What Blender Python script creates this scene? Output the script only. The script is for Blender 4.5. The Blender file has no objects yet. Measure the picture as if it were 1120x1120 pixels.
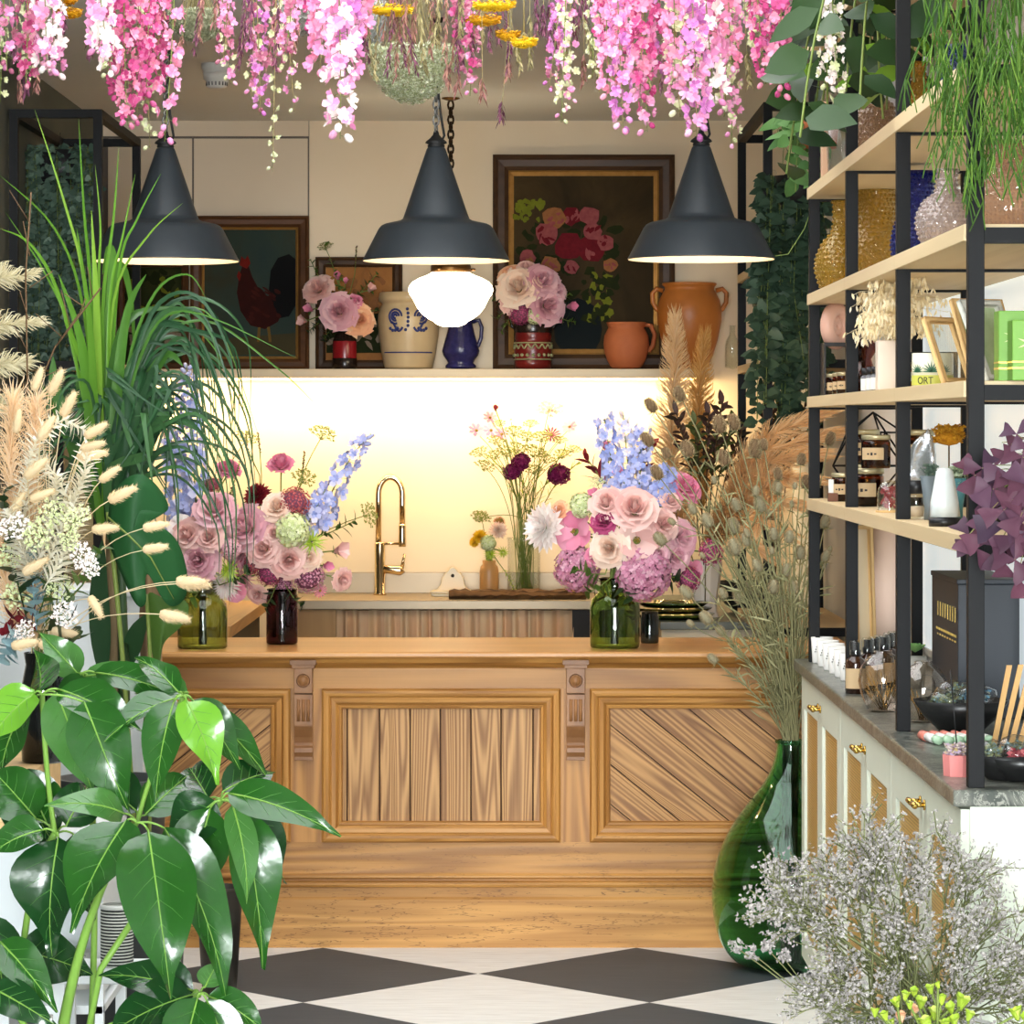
import bpy, math, random
from mathutils import Vector, Matrix, Quaternion
V = Vector
SC = bpy.context.scene
COL = SC.collection
FPX, CX, CY, HC = 3600.0, 560.0, 467.0, 1.65      # focal length in pixels, vanishing point, eye height
R = random.Random(7)
U = R.uniform
PI = math.pi
UP = V((0, 0, 1))
def PX(px, Y): return (px - CX) * Y / FPX
def PZ(py, Y): return HC - (py - CY) * Y / FPX
def P(px, py, Y): return V((PX(px, Y), Y, PZ(py, Y)))
def S(px, Y): return px * Y / FPX

# ------------------------------------------------------------------ mesh builder
class MB:
    def __init__(s): s.v = []; s.f = []; s.m = []; s.s = []
    def add(s, verts, faces, mi=0, smooth=True):
        o = len(s.v)
        s.v.extend([tuple(p) for p in verts])
        for f in faces:
            s.f.append(tuple(i + o for i in f)); s.m.append(mi); s.s.append(smooth)
        return s
    def box(s, x0, x1, y0, y1, z0, z1, mi=0):
        return s.add([(x0,y0,z0),(x1,y0,z0),(x1,y1,z0),(x0,y1,z0),(x0,y0,z1),(x1,y0,z1),(x1,y1,z1),(x0,y1,z1)],
                     [(0,3,2,1),(4,5,6,7),(0,1,5,4),(1,2,6,5),(2,3,7,6),(3,0,4,7)], mi, False)
    def obox(s, c, ax, ay, az, mi=0):
        c = V(c); ax = V(ax); ay = V(ay); az = V(az)
        vs = [c + i*ax + j*ay + k*az for k in (-1, 1) for (i, j) in ((-1,-1),(1,-1),(1,1),(-1,1))]
        return s.add(vs, [(0,3,2,1),(4,5,6,7),(0,1,5,4),(1,2,6,5),(2,3,7,6),(3,0,4,7)], mi, False)
    def prism(s, poly, a, b, mi=0, smooth=False):
        """poly: list of 3D points (planar); extrude by vector a->b offsets"""
        n = len(poly); a = V(a); b = V(b)
        vs = [V(p) + a for p in poly] + [V(p) + b for p in poly]
        fs = [tuple(range(n-1, -1, -1)), tuple(range(n, 2*n))]
        s.add(vs, fs, mi, False)
        o = len(s.v) - 2*n
        for i in range(n):
            j = (i+1) % n
            s.f.append((o+i, o+j, o+n+j, o+n+i)); s.m.append(mi); s.s.append(smooth)
        return s
    def tube(s, pts, r, n=6, mi=0, caps=True, smooth=True):
        pts = [V(p) for p in pts]; k = len(pts)
        if not hasattr(r, '__len__'): r = [r]*k
        vs = []; ref = None
        for i, p in enumerate(pts):
            t = (pts[min(i+1,k-1)] - pts[max(i-1,0)])
            if t.length < 1e-9: t = V((0,0,1))
            t.normalize()
            if ref is None:
                ref = V((1,0,0)) if abs(t.x) < .8 else V((0,1,0))
            a = t.cross(ref)
            if a.length < 1e-6: a = t.cross(V((0,1,0.3)))
            a.normalize(); b = t.cross(a); ref = a.cross(t) * 1.0; ref = ref if ref.length > 1e-6 else b
            for j in range(n):
                an = 2*PI*j/n
                vs.append(p + (a*math.cos(an) + b*math.sin(an))*r[i])
        fs = []
        for i in range(k-1):
            for j in range(n):
                q = (j+1) % n
                fs.append((i*n+j, i*n+q, (i+1)*n+q, (i+1)*n+j))
        if caps: fs += [tuple(range(n-1,-1,-1)), tuple(range((k-1)*n, k*n))]
        return s.add(vs, fs, mi, smooth)
    def lathe(s, prof, n=32, mi=0, c=(0,0,0), smooth=True, mod=None):
        """prof: (r,z) from bottom outside up (and down inside for thick walls); r=0 closes"""
        c = V(c); rings = []; o = len(s.v); vs = []
        for (r, z) in prof:
            if r < 1e-6: rings.append([len(vs)]); vs.append(c + V((0,0,z)))
            else:
                rg = []
                for j in range(n):
                    a = 2*PI*j/n; rr = r*(mod(a, z) if mod else 1)
                    rg.append(len(vs)); vs.append(c + V((rr*math.cos(a), rr*math.sin(a), z)))
                rings.append(rg)
        fs = []
        for A, B in zip(rings[:-1], rings[1:]):
            if len(A) == 1 and len(B) == 1: continue
            for j in range(n):
                q = (j+1) % n
                if len(A) == 1: fs.append((A[0], B[q], B[j]))
                elif len(B) == 1: fs.append((A[j], A[q], B[0]))
                else: fs.append((A[j], A[q], B[q], B[j]))
        return s.add(vs, fs, mi, smooth)
    def ball(s, c, rx, ry=None, rz=None, mi=0, n=8, m=5, axis=None):
        ry = rx if ry is None else ry; rz = rx if rz is None else rz
        c = V(c); q = UP.rotation_difference(V(axis).normalized()) if axis is not None else None
        vs = []; fs = []
        for i in range(1, m):
            ph = PI*i/m
            for j in range(n):
                a = 2*PI*j/n
                d = V((rx*math.sin(ph)*math.cos(a), ry*math.sin(ph)*math.sin(a), rz*math.cos(ph)))
                vs.append(c + (q @ d if q else d))
        d0 = V((0,0,rz)); d1 = V((0,0,-rz))
        t = len(vs); vs.append(c + (q @ d0 if q else d0)); vs.append(c + (q @ d1 if q else d1))
        for i in range(m-2):
            for j in range(n):
                k = (j+1) % n
                fs.append((i*n+j, (i+1)*n+j, (i+1)*n+k, i*n+k))
        for j in range(n):
            k = (j+1) % n
            fs.append((t, j, k)); fs.append((t+1, (m-2)*n+k, (m-2)*n+j))
        return s.add(vs, fs, mi)
    def leaf(s, base, d, nrm, L, W, prof='ovate', droop=.3, fold=.15, n=6, mi=0, wave=0, cross=1, twist=0):
        p = V(base); d = V(d).normalized(); nr = V(nrm); nr = nr - d*nr.dot(d)
        if nr.length < 1e-5: nr = d.orthogonal()
        nr.normalize(); vs = []; fs = []; k = 2*cross + 1; ph = U(0, 6)
        f = PROF[prof]
        for i in range(n+1):
            t = i/n; sd = d.cross(nr)
            w = W*.5*f(t)
            for j in range(-cross, cross+1):
                x = j/cross
                up = fold*w*abs(x)
                if wave: up += wave*W*abs(x)*math.sin(ph + t*9 + (2 if x > 0 else 0))
                vs.append(p + sd*(w*x) + nr*up)
            q = Quaternion(sd, -droop/n)
            if twist: q = Quaternion(d, twist/n) @ q
            p = p + d*(L/n); d = q @ d; nr = q @ nr
        for i in range(n):
            for j in range(k-1):
                fs.append((i*k+j, i*k+j+1, (i+1)*k+j+1, (i+1)*k+j))
        return s.add(vs, fs, mi)
    def blade(s, pts, w, nrm=None, mi=0, fold=0.0, taper=None):
        """ribbon along a polyline; w is the full width, taper(t)->0..1"""
        pts = [V(p) for p in pts]; k = len(pts); vs = []; fs = []
        for i, p in enumerate(pts):
            t = pts[min(i+1,k-1)] - pts[max(i-1,0)]; t.normalize()
            nn = V(nrm) if nrm is not None else V((0,-1,.3))
            sd = t.cross(nn)
            if sd.length < .05: sd = t.cross(V((1,0,0)))
            sd.normalize(); up = sd.cross(t)
            ww = w*.5*(taper(i/(k-1)) if taper else 1 - (i/(k-1))**2*.98)
            if fold: vs += [p - sd*ww + up*ww*fold, p, p + sd*ww + up*ww*fold]
            else: vs += [p - sd*ww, p + sd*ww]
        c = 3 if fold else 2
        for i in range(k-1):
            for j in range(c-1):
                fs.append((i*c+j, i*c+j+1, (i+1)*c+j+1, (i+1)*c+j))
        return s.add(vs, fs, mi)
    def floret(s, c, nrm, r, np=5, mi=0, cup=.35, rnd=.25):
        """small open flower: np kite petals around a centre"""
        c = V(c); nn = V(nrm).normalized(); a = nn.orthogonal().normalized(); b = nn.cross(a); o = U(0, 6)
        for k in range(np):
            an = o + 2*PI*k/np; rr = r*(1 + U(-rnd, rnd)); hw = PI/np*.95
            def q(g, l, h): return c + (a*math.cos(g) + b*math.sin(g))*l*rr + nn*h*rr
            if np == 5: s.add([c, q(an-hw, .68, cup*.6), q(an-hw*.5, 1, cup*U(.5,1.3)), q(an+hw*.5, .97, cup*U(.5,1.3)), q(an+hw, .68, cup*.6)], [(0,1,2),(0,2,3),(0,3,4)], mi)
            else: s.add([c, q(an-hw, .62, cup*.6), q(an, 1, cup), q(an+hw, .62, cup*.6)], [(0,1,2),(0,2,3)], mi)
        return s
    def merge(s, o, M=None, mi=None):
        base = len(s.v)
        s.v.extend([tuple(M @ V(p)) for p in o.v] if M else o.v)
        s.f.extend([tuple(i + base for i in f) for f in o.f])
        s.m.extend(o.m if mi is None else [mi]*len(o.m)); s.s.extend(o.s)
        return s
    def mesh(s, name, mats):
        me = bpy.data.meshes.new(name)
        me.from_pydata(s.v, [], s.f)
        if not isinstance(mats, (list, tuple)): mats = [mats]
        for m in mats: me.materials.append(m)
        me.polygons.foreach_set('material_index', s.m)
        me.polygons.foreach_set('use_smooth', s.s)
        me.update()
        return me
    def build(s, name, mats, parent=None, loc=(0,0,0), rot=(0,0,0), bevel=0):
        return obj(name, s.mesh(name, mats), parent, loc, rot, bevel)

def sm(t): return max(0., t)**.5
PROF = {
    'ovate': lambda t: (math.sin(PI*t**.72)**.8)*(1 if t < .96 else .6) + .02,
    'acum': lambda t: max(.012, math.sin(PI*min(1,t**.74*1.06))**.85*(1-.25*t)) if t < .86 else max(.012, .26*(1-t)/.14*.55 + .02),
    'lance': lambda t: math.sin(PI*min(1, t*.92+.06))**.9 + .01,
    'strap': lambda t: (1 if t > .12 else .6 + t*3)*(1 - t**3) + .01,
    'petal': lambda t: (.25 + .75*math.sin(PI*.5*min(1, t*1.5)))*(1 - max(0, t-.6)**2*4.2) ,
    'spoon': lambda t: .3 + .7*math.sin(PI*.5*t) if t < .85 else 1.0*(1-t)*5.5 + .15,
    'heart': lambda t: max(.02, (1 - t)**.62*1.08*min(1, .62 + t*4.5)),
    'tri': lambda t: max(.03, t*1.05 if t < .9 else .85),
    'point': lambda t: max(.02, (1-t))*(.7 + .3*math.sin(PI*t)),
}

def obj(name, me, parent=None, loc=(0,0,0), rot=(0,0,0), bevel=0):
    o = bpy.data.objects.new(name, me); COL.objects.link(o)
    o.location = loc; o.rotation_euler = rot
    if parent: o.parent = parent
    if bevel:
        b = o.modifiers.new('bevel', 'BEVEL'); b.width = bevel; b.segments = 2; b.limit_method = 'ANGLE'; b.angle_limit = .6
    return o
def thing(name, label, cat, loc=(0,0,0), rotz=0, group=None):
    o = bpy.data.objects.new(name, None); COL.objects.link(o)
    o.empty_display_size = .05; o.location = loc; o.rotation_euler = (0,0,rotz)
    return tag(o, label, cat, group)
def tag(o, label, cat, group=None, kind=None):
    o['label'] = label; o['category'] = cat
    if group: o['group'] = group
    o['kind'] = kind or 'thing'
    return o
def struct(o):
    o['kind'] = 'structure'; return o
def copy_tree(o, parent=None):
    c = o.copy(); COL.objects.link(c)
    if parent: c.parent = parent
    for ch in list(o.children): copy_tree(ch, c)
    return c
ORDQ = ['first','second','third','fourth','fifth','sixth','seventh','eighth','ninth','tenth','eleventh','twelfth',
 'thirteenth','fourteenth','fifteenth','sixteenth','seventeenth','eighteenth','nineteenth','twentieth',
 'twenty-first','twenty-second','twenty-third','twenty-fourth','twenty-fifth','twenty-sixth','twenty-seventh','twenty-eighth',
 'twenty-ninth','thirtieth','thirty-first','thirty-second','thirty-third','thirty-fourth','thirty-fifth','thirty-sixth']
def ordinal(items, what, group=None):
    """items: (key, object). label = 'Nth from the left of <what>' counted along key"""
    items = sorted(items, key=lambda q: q[0]); n = len(items)
    for i, (k, o) in enumerate(items):
        if n == 1: w = 'only one'
        elif i == 0: w = 'leftmost'
        elif i == n-1: w = 'rightmost'
        elif i < n/2: w = ORDQ[i] + ' from the left'
        else: w = ORDQ[n-1-i] + ' from the right'
        o['label'] = what.replace('#', w)
        if group: o['group'] = group
def bez(a, b, c, n=8):
    a, b, c = V(a), V(b), V(c)
    return [a*(1-t)**2 + b*2*t*(1-t) + c*t*t for t in [i/n for i in range(n+1)]]
def frame_sweep(mb, x0, x1, z0, z1, y, prof, mih=0, miv=0, smooth=False):
    """mitred frame; prof: list of (inset, out) going from outer edge inward; out is towards the camera (-Y)"""
    cs = lambda i, o: [(x0+i, y-o, z0+i), (x1-i, y-o, z0+i), (x1-i, y-o, z1-i), (x0+i, y-o, z1-i)]
    for (a, b) in zip(prof[:-1], prof[1:]):
        A = cs(*a); B = cs(*b)
        for k in range(4):
            q = (k+1) % 4
            mb.add([A[k], A[q], B[q], B[k]], [(0,1,2,3)], mih if k % 2 == 0 else miv, smooth)
def clip_poly(poly, x0, x1, z0, z1):
    def cl(ps, ins, inter):
        out = []
        for i in range(len(ps)):
            a, b = ps[i-1], ps[i]
            if ins(b):
                if not ins(a): out.append(inter(a, b))
                out.append(b)
            elif ins(a): out.append(inter(a, b))
        return out
    def ix(v): return lambda a, b: (v, a[1] + (b[1]-a[1])*(v-a[0])/(b[0]-a[0]))
    def iz(v): return lambda a, b: (a[0] + (b[0]-a[0])*(v-a[1])/(b[1]-a[1]), v)
    for ins, it in ((lambda p: p[0] >= x0, ix(x0)), (lambda p: p[0] <= x1, ix(x1)), (lambda p: p[1] >= z0, iz(z0)), (lambda p: p[1] <= z1, iz(z1))):
        if poly: poly = cl(poly, ins, it)
    return poly

# ------------------------------------------------------------------ materials
def srgb(*c):
    if len(c) == 1: c = c[0]
    return tuple(((v/255)/12.92 if v/255 <= .04045 else ((v/255+.055)/1.055)**2.4) for v in c) + (1,)
class NT:
    def __init__(s, name):
        s.m = bpy.data.materials.new(name); s.m.use_nodes = True; s.t = s.m.node_tree
        s.t.nodes.clear(); s.out = s.n('ShaderNodeOutputMaterial')
    def n(s, ty, **kw):
        nd = s.t.nodes.new(ty)
        for k, v in kw.items(): setattr(nd, k, v)
        return nd
    def l(s, a, b): s.t.links.new(a, b)
    def bsdf(s, rough=.5, metal=0, spec=.5, trans=0, ior=1.45, coat=0):
        b = s.n('ShaderNodeBsdfPrincipled')
        b.inputs['Roughness'].default_value = rough; b.inputs['Metallic'].default_value = metal
        b.inputs['Specular IOR Level'].default_value = spec; b.inputs['Transmission Weight'].default_value = trans
        b.inputs['IOR'].default_value = ior; b.inputs['Coat Weight'].default_value = coat
        return b
    def mix(s, fac, a, b):
        m = s.n('ShaderNodeMix', data_type='RGBA')
        for sock, v in ((m.inputs[0], fac), (m.inputs[6], a), (m.inputs[7], b)):
            if hasattr(v, 'is_linked'): s.l(v, sock)
            else: sock.default_value = v
        return m.outputs[2]
    def math(s, op, a, b=0):
        m = s.n('ShaderNodeMath', operation=op)
        for sock, v in ((m.inputs[0], a), (m.inputs[1], b)):
            if hasattr(v, 'is_linked'): s.l(v, sock)
            else: sock.default_value = v
        return m.outputs[0]
    def coord(s, scale=(1,1,1), rot=(0,0,0), loc=(0,0,0)):
        tc = s.n('ShaderNodeTexCoord'); mp = s.n('ShaderNodeMapping')
        mp.inputs['Scale'].default_value = scale; mp.inputs['Rotation'].default_value = rot; mp.inputs['Location'].default_value = loc
        s.l(tc.outputs['Object'], mp.inputs[0]); return mp.outputs[0]
    def noise(s, vec, scale=5, detail=3, rough=.5, dist=0):
        nz = s.n('ShaderNodeTexNoise'); nz.inputs['Scale'].default_value = scale; nz.inputs['Detail'].default_value = detail
        nz.inputs['Roughness'].default_value = rough; nz.inputs['Distortion'].default_value = dist
        if vec is not None: s.l(vec, nz.inputs['Vector'])
        return nz.outputs[0]
    def ramp(s, fac, stops):
        r = s.n('ShaderNodeValToRGB'); e = r.color_ramp.elements
        e[0].position, e[0].color = stops[0]; e[1].position, e[1].color = stops[1]
        for p, c in stops[2:]:
            x = e.new(p); x.color = c
        s.l(fac, r.inputs[0]); return r.outputs[0]
    def bump(s, h, b, strength=.3, dist=.01):
        bp = s.n('ShaderNodeBump'); bp.inputs['Strength'].default_value = strength; bp.inputs['Distance'].default_value = dist
        s.l(h, bp.inputs['Height']); s.l(bp.outputs[0], b.inputs['Normal'])
    def done(s, sh): s.l(sh, s.out.inputs[0]); return s.m
def island(t):
    g = t.n('ShaderNodeNewGeometry'); return g.outputs['Random Per Island']
def plain(name, c, c2=None, rough=.5, metal=0, nscale=6, bump=0, bscale=60, coat=0, spec=.5):
    """one colour with slow noise variation and an optional fine bump"""
    t = NT(name); b = t.bsdf(rough, metal, spec, coat=coat)
    c = srgb(c); c2 = srgb(c2) if c2 else tuple(x*.85 for x in c[:3]) + (1,)
    co = t.coord()
    t.l(t.mix(t.noise(co, nscale, 4), c, c2), b.inputs['Base Color'])
    if bump: t.bump(t.noise(co, bscale, 3), b, bump, .004)
    return t.done(b.outputs[0])
def petal(name, c, c2, c3=None, rough=.55, tl=.18, byobj=False):
    """petals and leaves: colour differs petal by petal, some light passes through"""
    t = NT(name); b = t.bsdf(rough, spec=.3)
    fac = island(t)
    if byobj:
        oi = t.n('ShaderNodeObjectInfo'); fac = t.math('MULTIPLY_ADD', fac, .5); fac.node.inputs[2].default_value = 0
        fac = t.math('ADD', fac, t.math('MULTIPLY', oi.outputs['Random'], .5))
    if c3: col = t.ramp(fac, [(0, srgb(c)), (1, srgb(c3)), (.5, srgb(c2))])
    else: col = t.mix(fac, srgb(c), srgb(c2))
    t.l(col, b.inputs['Base Color'])
    if tl:
        tr = t.n('ShaderNodeBsdfTranslucent'); t.l(col, tr.inputs[0]); mx = t.n('ShaderNodeMixShader')
        mx.inputs[0].default_value = tl; t.l(b.outputs[0], mx.inputs[1]); t.l(tr.outputs[0], mx.inputs[2])
        return t.done(mx.outputs[0])
    return t.done(b.outputs[0])
def glass(name, c, rough=.02, ior=1.45, bump=0, bscale=40):
    t = NT(name); b = t.bsdf(rough, trans=1, ior=ior); b.inputs['Base Color'].default_value = srgb(c)
    if bump: t.bump(t.noise(t.coord(), bscale, 2), b, bump, .01)
    return t.done(b.outputs[0])
def thin_glass(name, tint=(250,252,250), rough=.03, ior=1.5):
    """thin clear glass or film: lets light straight through and mirrors at the rim"""
    t = NT(name); tr = t.n('ShaderNodeBsdfTransparent'); tr.inputs[0].default_value = srgb(tint); g = t.n('ShaderNodeBsdfGlossy'); g.inputs['Roughness'].default_value = rough
    lw = t.n('ShaderNodeLayerWeight'); lw.inputs[0].default_value = .5; fr = t.math('ADD', t.math('MULTIPLY', t.math('POWER', lw.outputs['Facing'], 3.0), .75), (ior-1)*.08); mx = t.n('ShaderNodeMixShader'); t.l(fr, mx.inputs[0]); t.l(tr.outputs[0], mx.inputs[1]); t.l(g.outputs[0], mx.inputs[2])
    return t.done(mx.outputs[0])
def emit(name, c, s):
    t = NT(name); e = t.n('ShaderNodeEmission'); e.inputs[0].default_value = srgb(c); e.inputs[1].default_value = s
    return t.done(e.outputs[0])
def wood(name, c1, c2, axis='x', ring=9, stretch=.08, contrast=1.0, rough=.5, fine=.35, knots=0, dist=2.0, cracks=0):
    """grain along one axis; every separate board gets its own cut of the log"""
    t = NT(name); b = t.bsdf(rough, spec=.35)
    sc = {'x': (stretch,1,1), 'y': (1,stretch,1), 'z': (1,1,stretch)}[axis]
    tc = t.n('ShaderNodeTexCoord'); off = t.n('ShaderNodeVectorMath', operation='ADD')
    cv = t.n('ShaderNodeCombineXYZ'); k = t.math('MULTIPLY', island(t), 37)
    for i in range(3): t.l(t.math('MULTIPLY', k, (1, .7, 1.3)[i]), cv.inputs[i])
    t.l(tc.outputs['Object'], off.inputs[0]); t.l(cv.outputs[0], off.inputs[1])
    mp = t.n('ShaderNodeMapping'); mp.inputs['Scale'].default_value = sc; t.l(off.outputs[0], mp.inputs[0])
    co = mp.outputs[0]
    base = t.noise(co, 6, 2, .5, .6)
    rg = t.math('SINE', t.math('MULTIPLY', base, ring*8))
    rg = t.math('MULTIPLY_ADD', rg, .5); rg.node.inputs[2].default_value = .5
    mp2 = t.n('ShaderNodeMapping'); mp2.inputs['Scale'].default_value = tuple(x*(.25 if x < .5 else 1) for x in sc); t.l(off.outputs[0], mp2.inputs[0])
    fib = t.noise(mp2.outputs[0], 160, 3, .6)
    f = t.math('ADD', t.math('MULTIPLY', rg, .65*contrast), t.math('MULTIPLY', fib, fine))
    big = t.noise(co, 2.2, 2)
    f = t.math('ADD', f, t.math('MULTIPLY', big, .35)); f = t.math('SUBTRACT', f, .25)
    col = t.mix(f, srgb(c1), srgb(c2)); f.node.use_clamp = True
    if knots:
        vo = t.n('ShaderNodeTexVoronoi'); vo.inputs['Scale'].default_value = knots
        mk = t.n('ShaderNodeMapping'); mk.inputs['Scale'].default_value = tuple(.45 if x < .5 else 1 for x in sc); t.l(off.outputs[0], mk.inputs[0]); t.l(mk.outputs[0], vo.inputs['Vector'])
        kn = t.ramp(vo.outputs['Distance'], [(.05, (1,1,1,1)), (.1, (0,0,0,1))])
        col = t.mix(kn, col, srgb(70, 38, 20))
    if cracks:
        mc = t.n('ShaderNodeMapping'); mc.inputs['Scale'].default_value = tuple(.12 if x < .5 else 1 for x in sc); t.l(off.outputs[0], mc.inputs[0])
        n1 = t.noise(mc.outputs[0], 26, 4, .65); n2 = t.noise(mc.outputs[0], 3.2, 2)
        cr = t.math('MULTIPLY', t.ramp(n1, [(.492, (0,0,0,1)), (.508, (0,0,0,1)), (.5, (1,1,1,1))]), t.ramp(n2, [(.5, (0,0,0,1)), (.62, (1,1,1,1))]))
        col = t.mix(t.math('MULTIPLY', cr, cracks), col, srgb(75, 42, 18))
    t.l(col, b.inputs['Base Color'])
    t.bump(f, b, .25, .002)
    return t.done(b.outputs[0])
# ------------------------------------------------------------------ the room
XL, XR, YF, YB, ZC = -1.80, 1.22, -3.0, 14.3, 2.98
def floor_mat():
    t = NT('painted_floor'); b = t.bsdf(.5, spec=.18)
    D = .993; x0, y0 = -.599, 9.933
    tc = t.n('ShaderNodeTexCoord'); sp = t.n('ShaderNodeSeparateXYZ'); t.l(tc.outputs['Object'], sp.inputs[0])
    x = t.math('SUBTRACT', sp.outputs[0], x0); y = t.math('SUBTRACT', sp.outputs[1], y0)
    u = t.math('FLOOR', t.math('ADD', t.math('DIVIDE', t.math('ADD', x, y), D), .5))
    v = t.math('FLOOR', t.math('ADD', t.math('DIVIDE', t.math('SUBTRACT', x, y), D), .5))
    par = t.math('ABSOLUTE', t.math('MODULO', t.math('ADD', u, v), 2))
    gr = t.noise(t.coord((1.2, 22, 1)), 6, 4, .6); fine = t.noise(t.coord(), 3, 4)
    wht = t.mix(t.ramp(gr, [(.4, (0,0,0,1)), (.75, (1,1,1,1))]), srgb(240, 238, 232), srgb(212, 207, 198))
    blk = t.mix(t.math('ADD', t.math('MULTIPLY', gr, .6), t.math('MULTIPLY', fine, .4)), srgb(46, 51, 55), srgb(90, 97, 101))
    col = t.mix(par, blk, wht)
    # joints between the floor boards
    jy = t.math('ABSOLUTE', t.math('SUBTRACT', t.math('FRACT', t.math('DIVIDE', sp.outputs[1], .165)), .5))
    col = t.mix(t.math('MULTIPLY', t.math('LESS_THAN', jy, .012), .22), col, srgb(110, 106, 100))
    t.l(col, b.inputs['Base Color']); t.bump(gr, b, .08, .002)
    return t.done(b.outputs[0])
m_ceil = plain('ceiling_paint', (232,232,230), (228,228,225), .8)
m_wall = plain('cream_wall_paint', (240,222,194), (236,217,188), .75)
m_wleft = plain('grey_green_wall_paint', (96,100,90), (88,92,84), .8)
m_wright = plain('white_wall_paint', (236,236,234), (230,230,228), .8)
m_pave = plain('pavement_stone', (190,186,178), (165,160,152), .8, nscale=3)
struct(MB().box(XL-.1, XR+.1, YF-.1, YB+.1, -.1, 0).build('floor', floor_mat()))
struct(MB().box(XL-.1, XR+.1, YF-.1, YB+.1, ZC, ZC+.1).build('ceiling', m_ceil))
struct(MB().box(XL-.1, XR+.1, YB, YB+.1, 0, ZC).build('wall_back', m_wall))
struct(MB().box(XL-.1, XL, YF-.1, YB, 0, ZC).build('wall_left', m_wleft))
struct(MB().box(XR, XR+.1, YF-.1, YB, 0, ZC).build('wall_right', m_wright))
struct(MB().box(-7, 7, -14, YF-.1, -.12, -.02).build('pavement', m_pave))
m_black = plain('black_metal', (13,14,16), (10,11,13), .55, nscale=10, spec=.2)
# shop front: door opening in the middle, glazed windows with bars either side (the camera looks in through the door)
for k, (a, b_) in enumerate(((XL, -.92), (.92, XR))):
    w = MB()
    for x in ([a+.02, (a+b_)/2, b_-.02] if k == 0 else [a+.02, b_-.02]): w.box(x-.025, x+.025, YF-.08, YF-.03, .3, ZC)
    for z in (.32, 1.2, 2.05, ZC-.03): w.box(a, b_, YF-.075, YF-.035, z-.02, z+.02)
    w.box(a, b_, YF-.09, YF-.02, 0, .3)
    struct(w.build('window_%d' % (k+1), m_black))
struct(MB().box(-.92, .92, YF-.08, YF-.03, 2.52, 2.57).build('trim_1', m_black))

# obscured daylight window in the right wall, behind the shelving
def pane_mat():
    t = NT('obscured_window_glass'); b = t.bsdf(.25, spec=.3); b.inputs['Base Color'].default_value = srgb(225,232,232)
    tc = t.n('ShaderNodeTexCoord'); sp = t.n('ShaderNodeSeparateXYZ'); t.l(tc.outputs['Object'], sp.inputs[0])
    rib = t.math('MULTIPLY_ADD', t.math('SINE', t.math('MULTIPLY', sp.outputs[1], 160)), .06); rib.node.inputs[2].default_value = .62
    b.inputs['Emission Color'].default_value = srgb(232,243,246); t.l(rib, b.inputs['Emission Strength']); return t.done(b.outputs[0])
wf = MB()
for y in (7.36, 8.6, 9.88): wf.box(XR-.012, XR, y-.02, y+.02, .985, 2.34)
for z in (.985, 2.32): wf.box(XR-.012, XR, 7.36, 9.88, z-.02 if z > 1 else z, z+.02)
wf = struct(wf.build('window_3', plain('white_window_frame', (236,238,236), (228,230,228), .5)))
MB().box(XR-.005, XR-.001, 7.38, 9.86, 1.0, 2.31).build('pane', pane_mat(), wf)

# built-in cupboards, high on the left of the back wall
m_cup = plain('cupboard_paint', (226,210,186), (221,204,179), .6)
Yc = YB-.02
cup = thing('built_in_cupboard', 'flush cream built-in cupboard high on the back wall above the rooster painting', 'cupboard', (PX(225,Yc), YB-.03, 1.9))
def inx(o, mb):  # shift a world-space mesh into the space of a thing
    l = V(o.location); mb.v = [(p[0]-l.x, p[1]-l.y, p[2]-l.z) for p in mb.v]; return mb
inx(cup, MB().box(PX(96,Yc), PX(338,Yc), Yc+.009, YB, 1.901, ZC-.001)).build('carcass', plain('painted_gap_shade', (96,84,70)), cup)  # carcass coloured dark to paint in the shade of the door gaps
inx(cup, MB().box(PX(96,Yc), PX(337.5,Yc), Yc, Yc+.009, PZ(149,Yc), ZC-.001)).build('fascia', m_cup, cup, bevel=.002)
for a, b_ in ((118, 210), (212, 336.5)):
    inx(cup, MB().box(PX(a,Yc), PX(b_,Yc), Yc, Yc+.009, 1.915, PZ(151.5,Yc))).build('door', m_cup, cup, bevel=.002)

# smoke detector
Y = 12.06
sd = thing('smoke_detector', 'round white smoke detector on the ceiling left of centre', 'smoke detector', (PX(237,Y), Y, ZC))
m_wplast = plain('white_plastic', (238,238,234), (230,230,226), .4)
k = S(1, Y)
MB().lathe([(0,0),(17*k,0),(17*k,-5*k),(15.5*k,-7*k),(15.5*k,-10*k),(0,-10*k)], 32).build('base', m_wplast, sd)
MB().lathe([(0,-10*k),(15*k,-10*k),(14.5*k,-17*k),(12*k,-19*k),(11*k,-25*k),(8*k,-27*k),(0,-27*k)], 32).build('sensor_head', m_wplast, sd)
g = MB()
for j in range(18):
    a = 2*PI*j/18; g.box(-.6*k, .6*k, -.4*k, .4*k, -24*k, -20*k); n_ = len(g.v)
    for q in range(n_-8, n_):
        p = Matrix.Rotation(a, 3, 'Z') @ (V(g.v[q]) + V((0,-11.5*k,0))); g.v[q] = tuple(p)
g.build('vent_slots', plain('slot_grey', (70,70,72)), sd)

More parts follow.
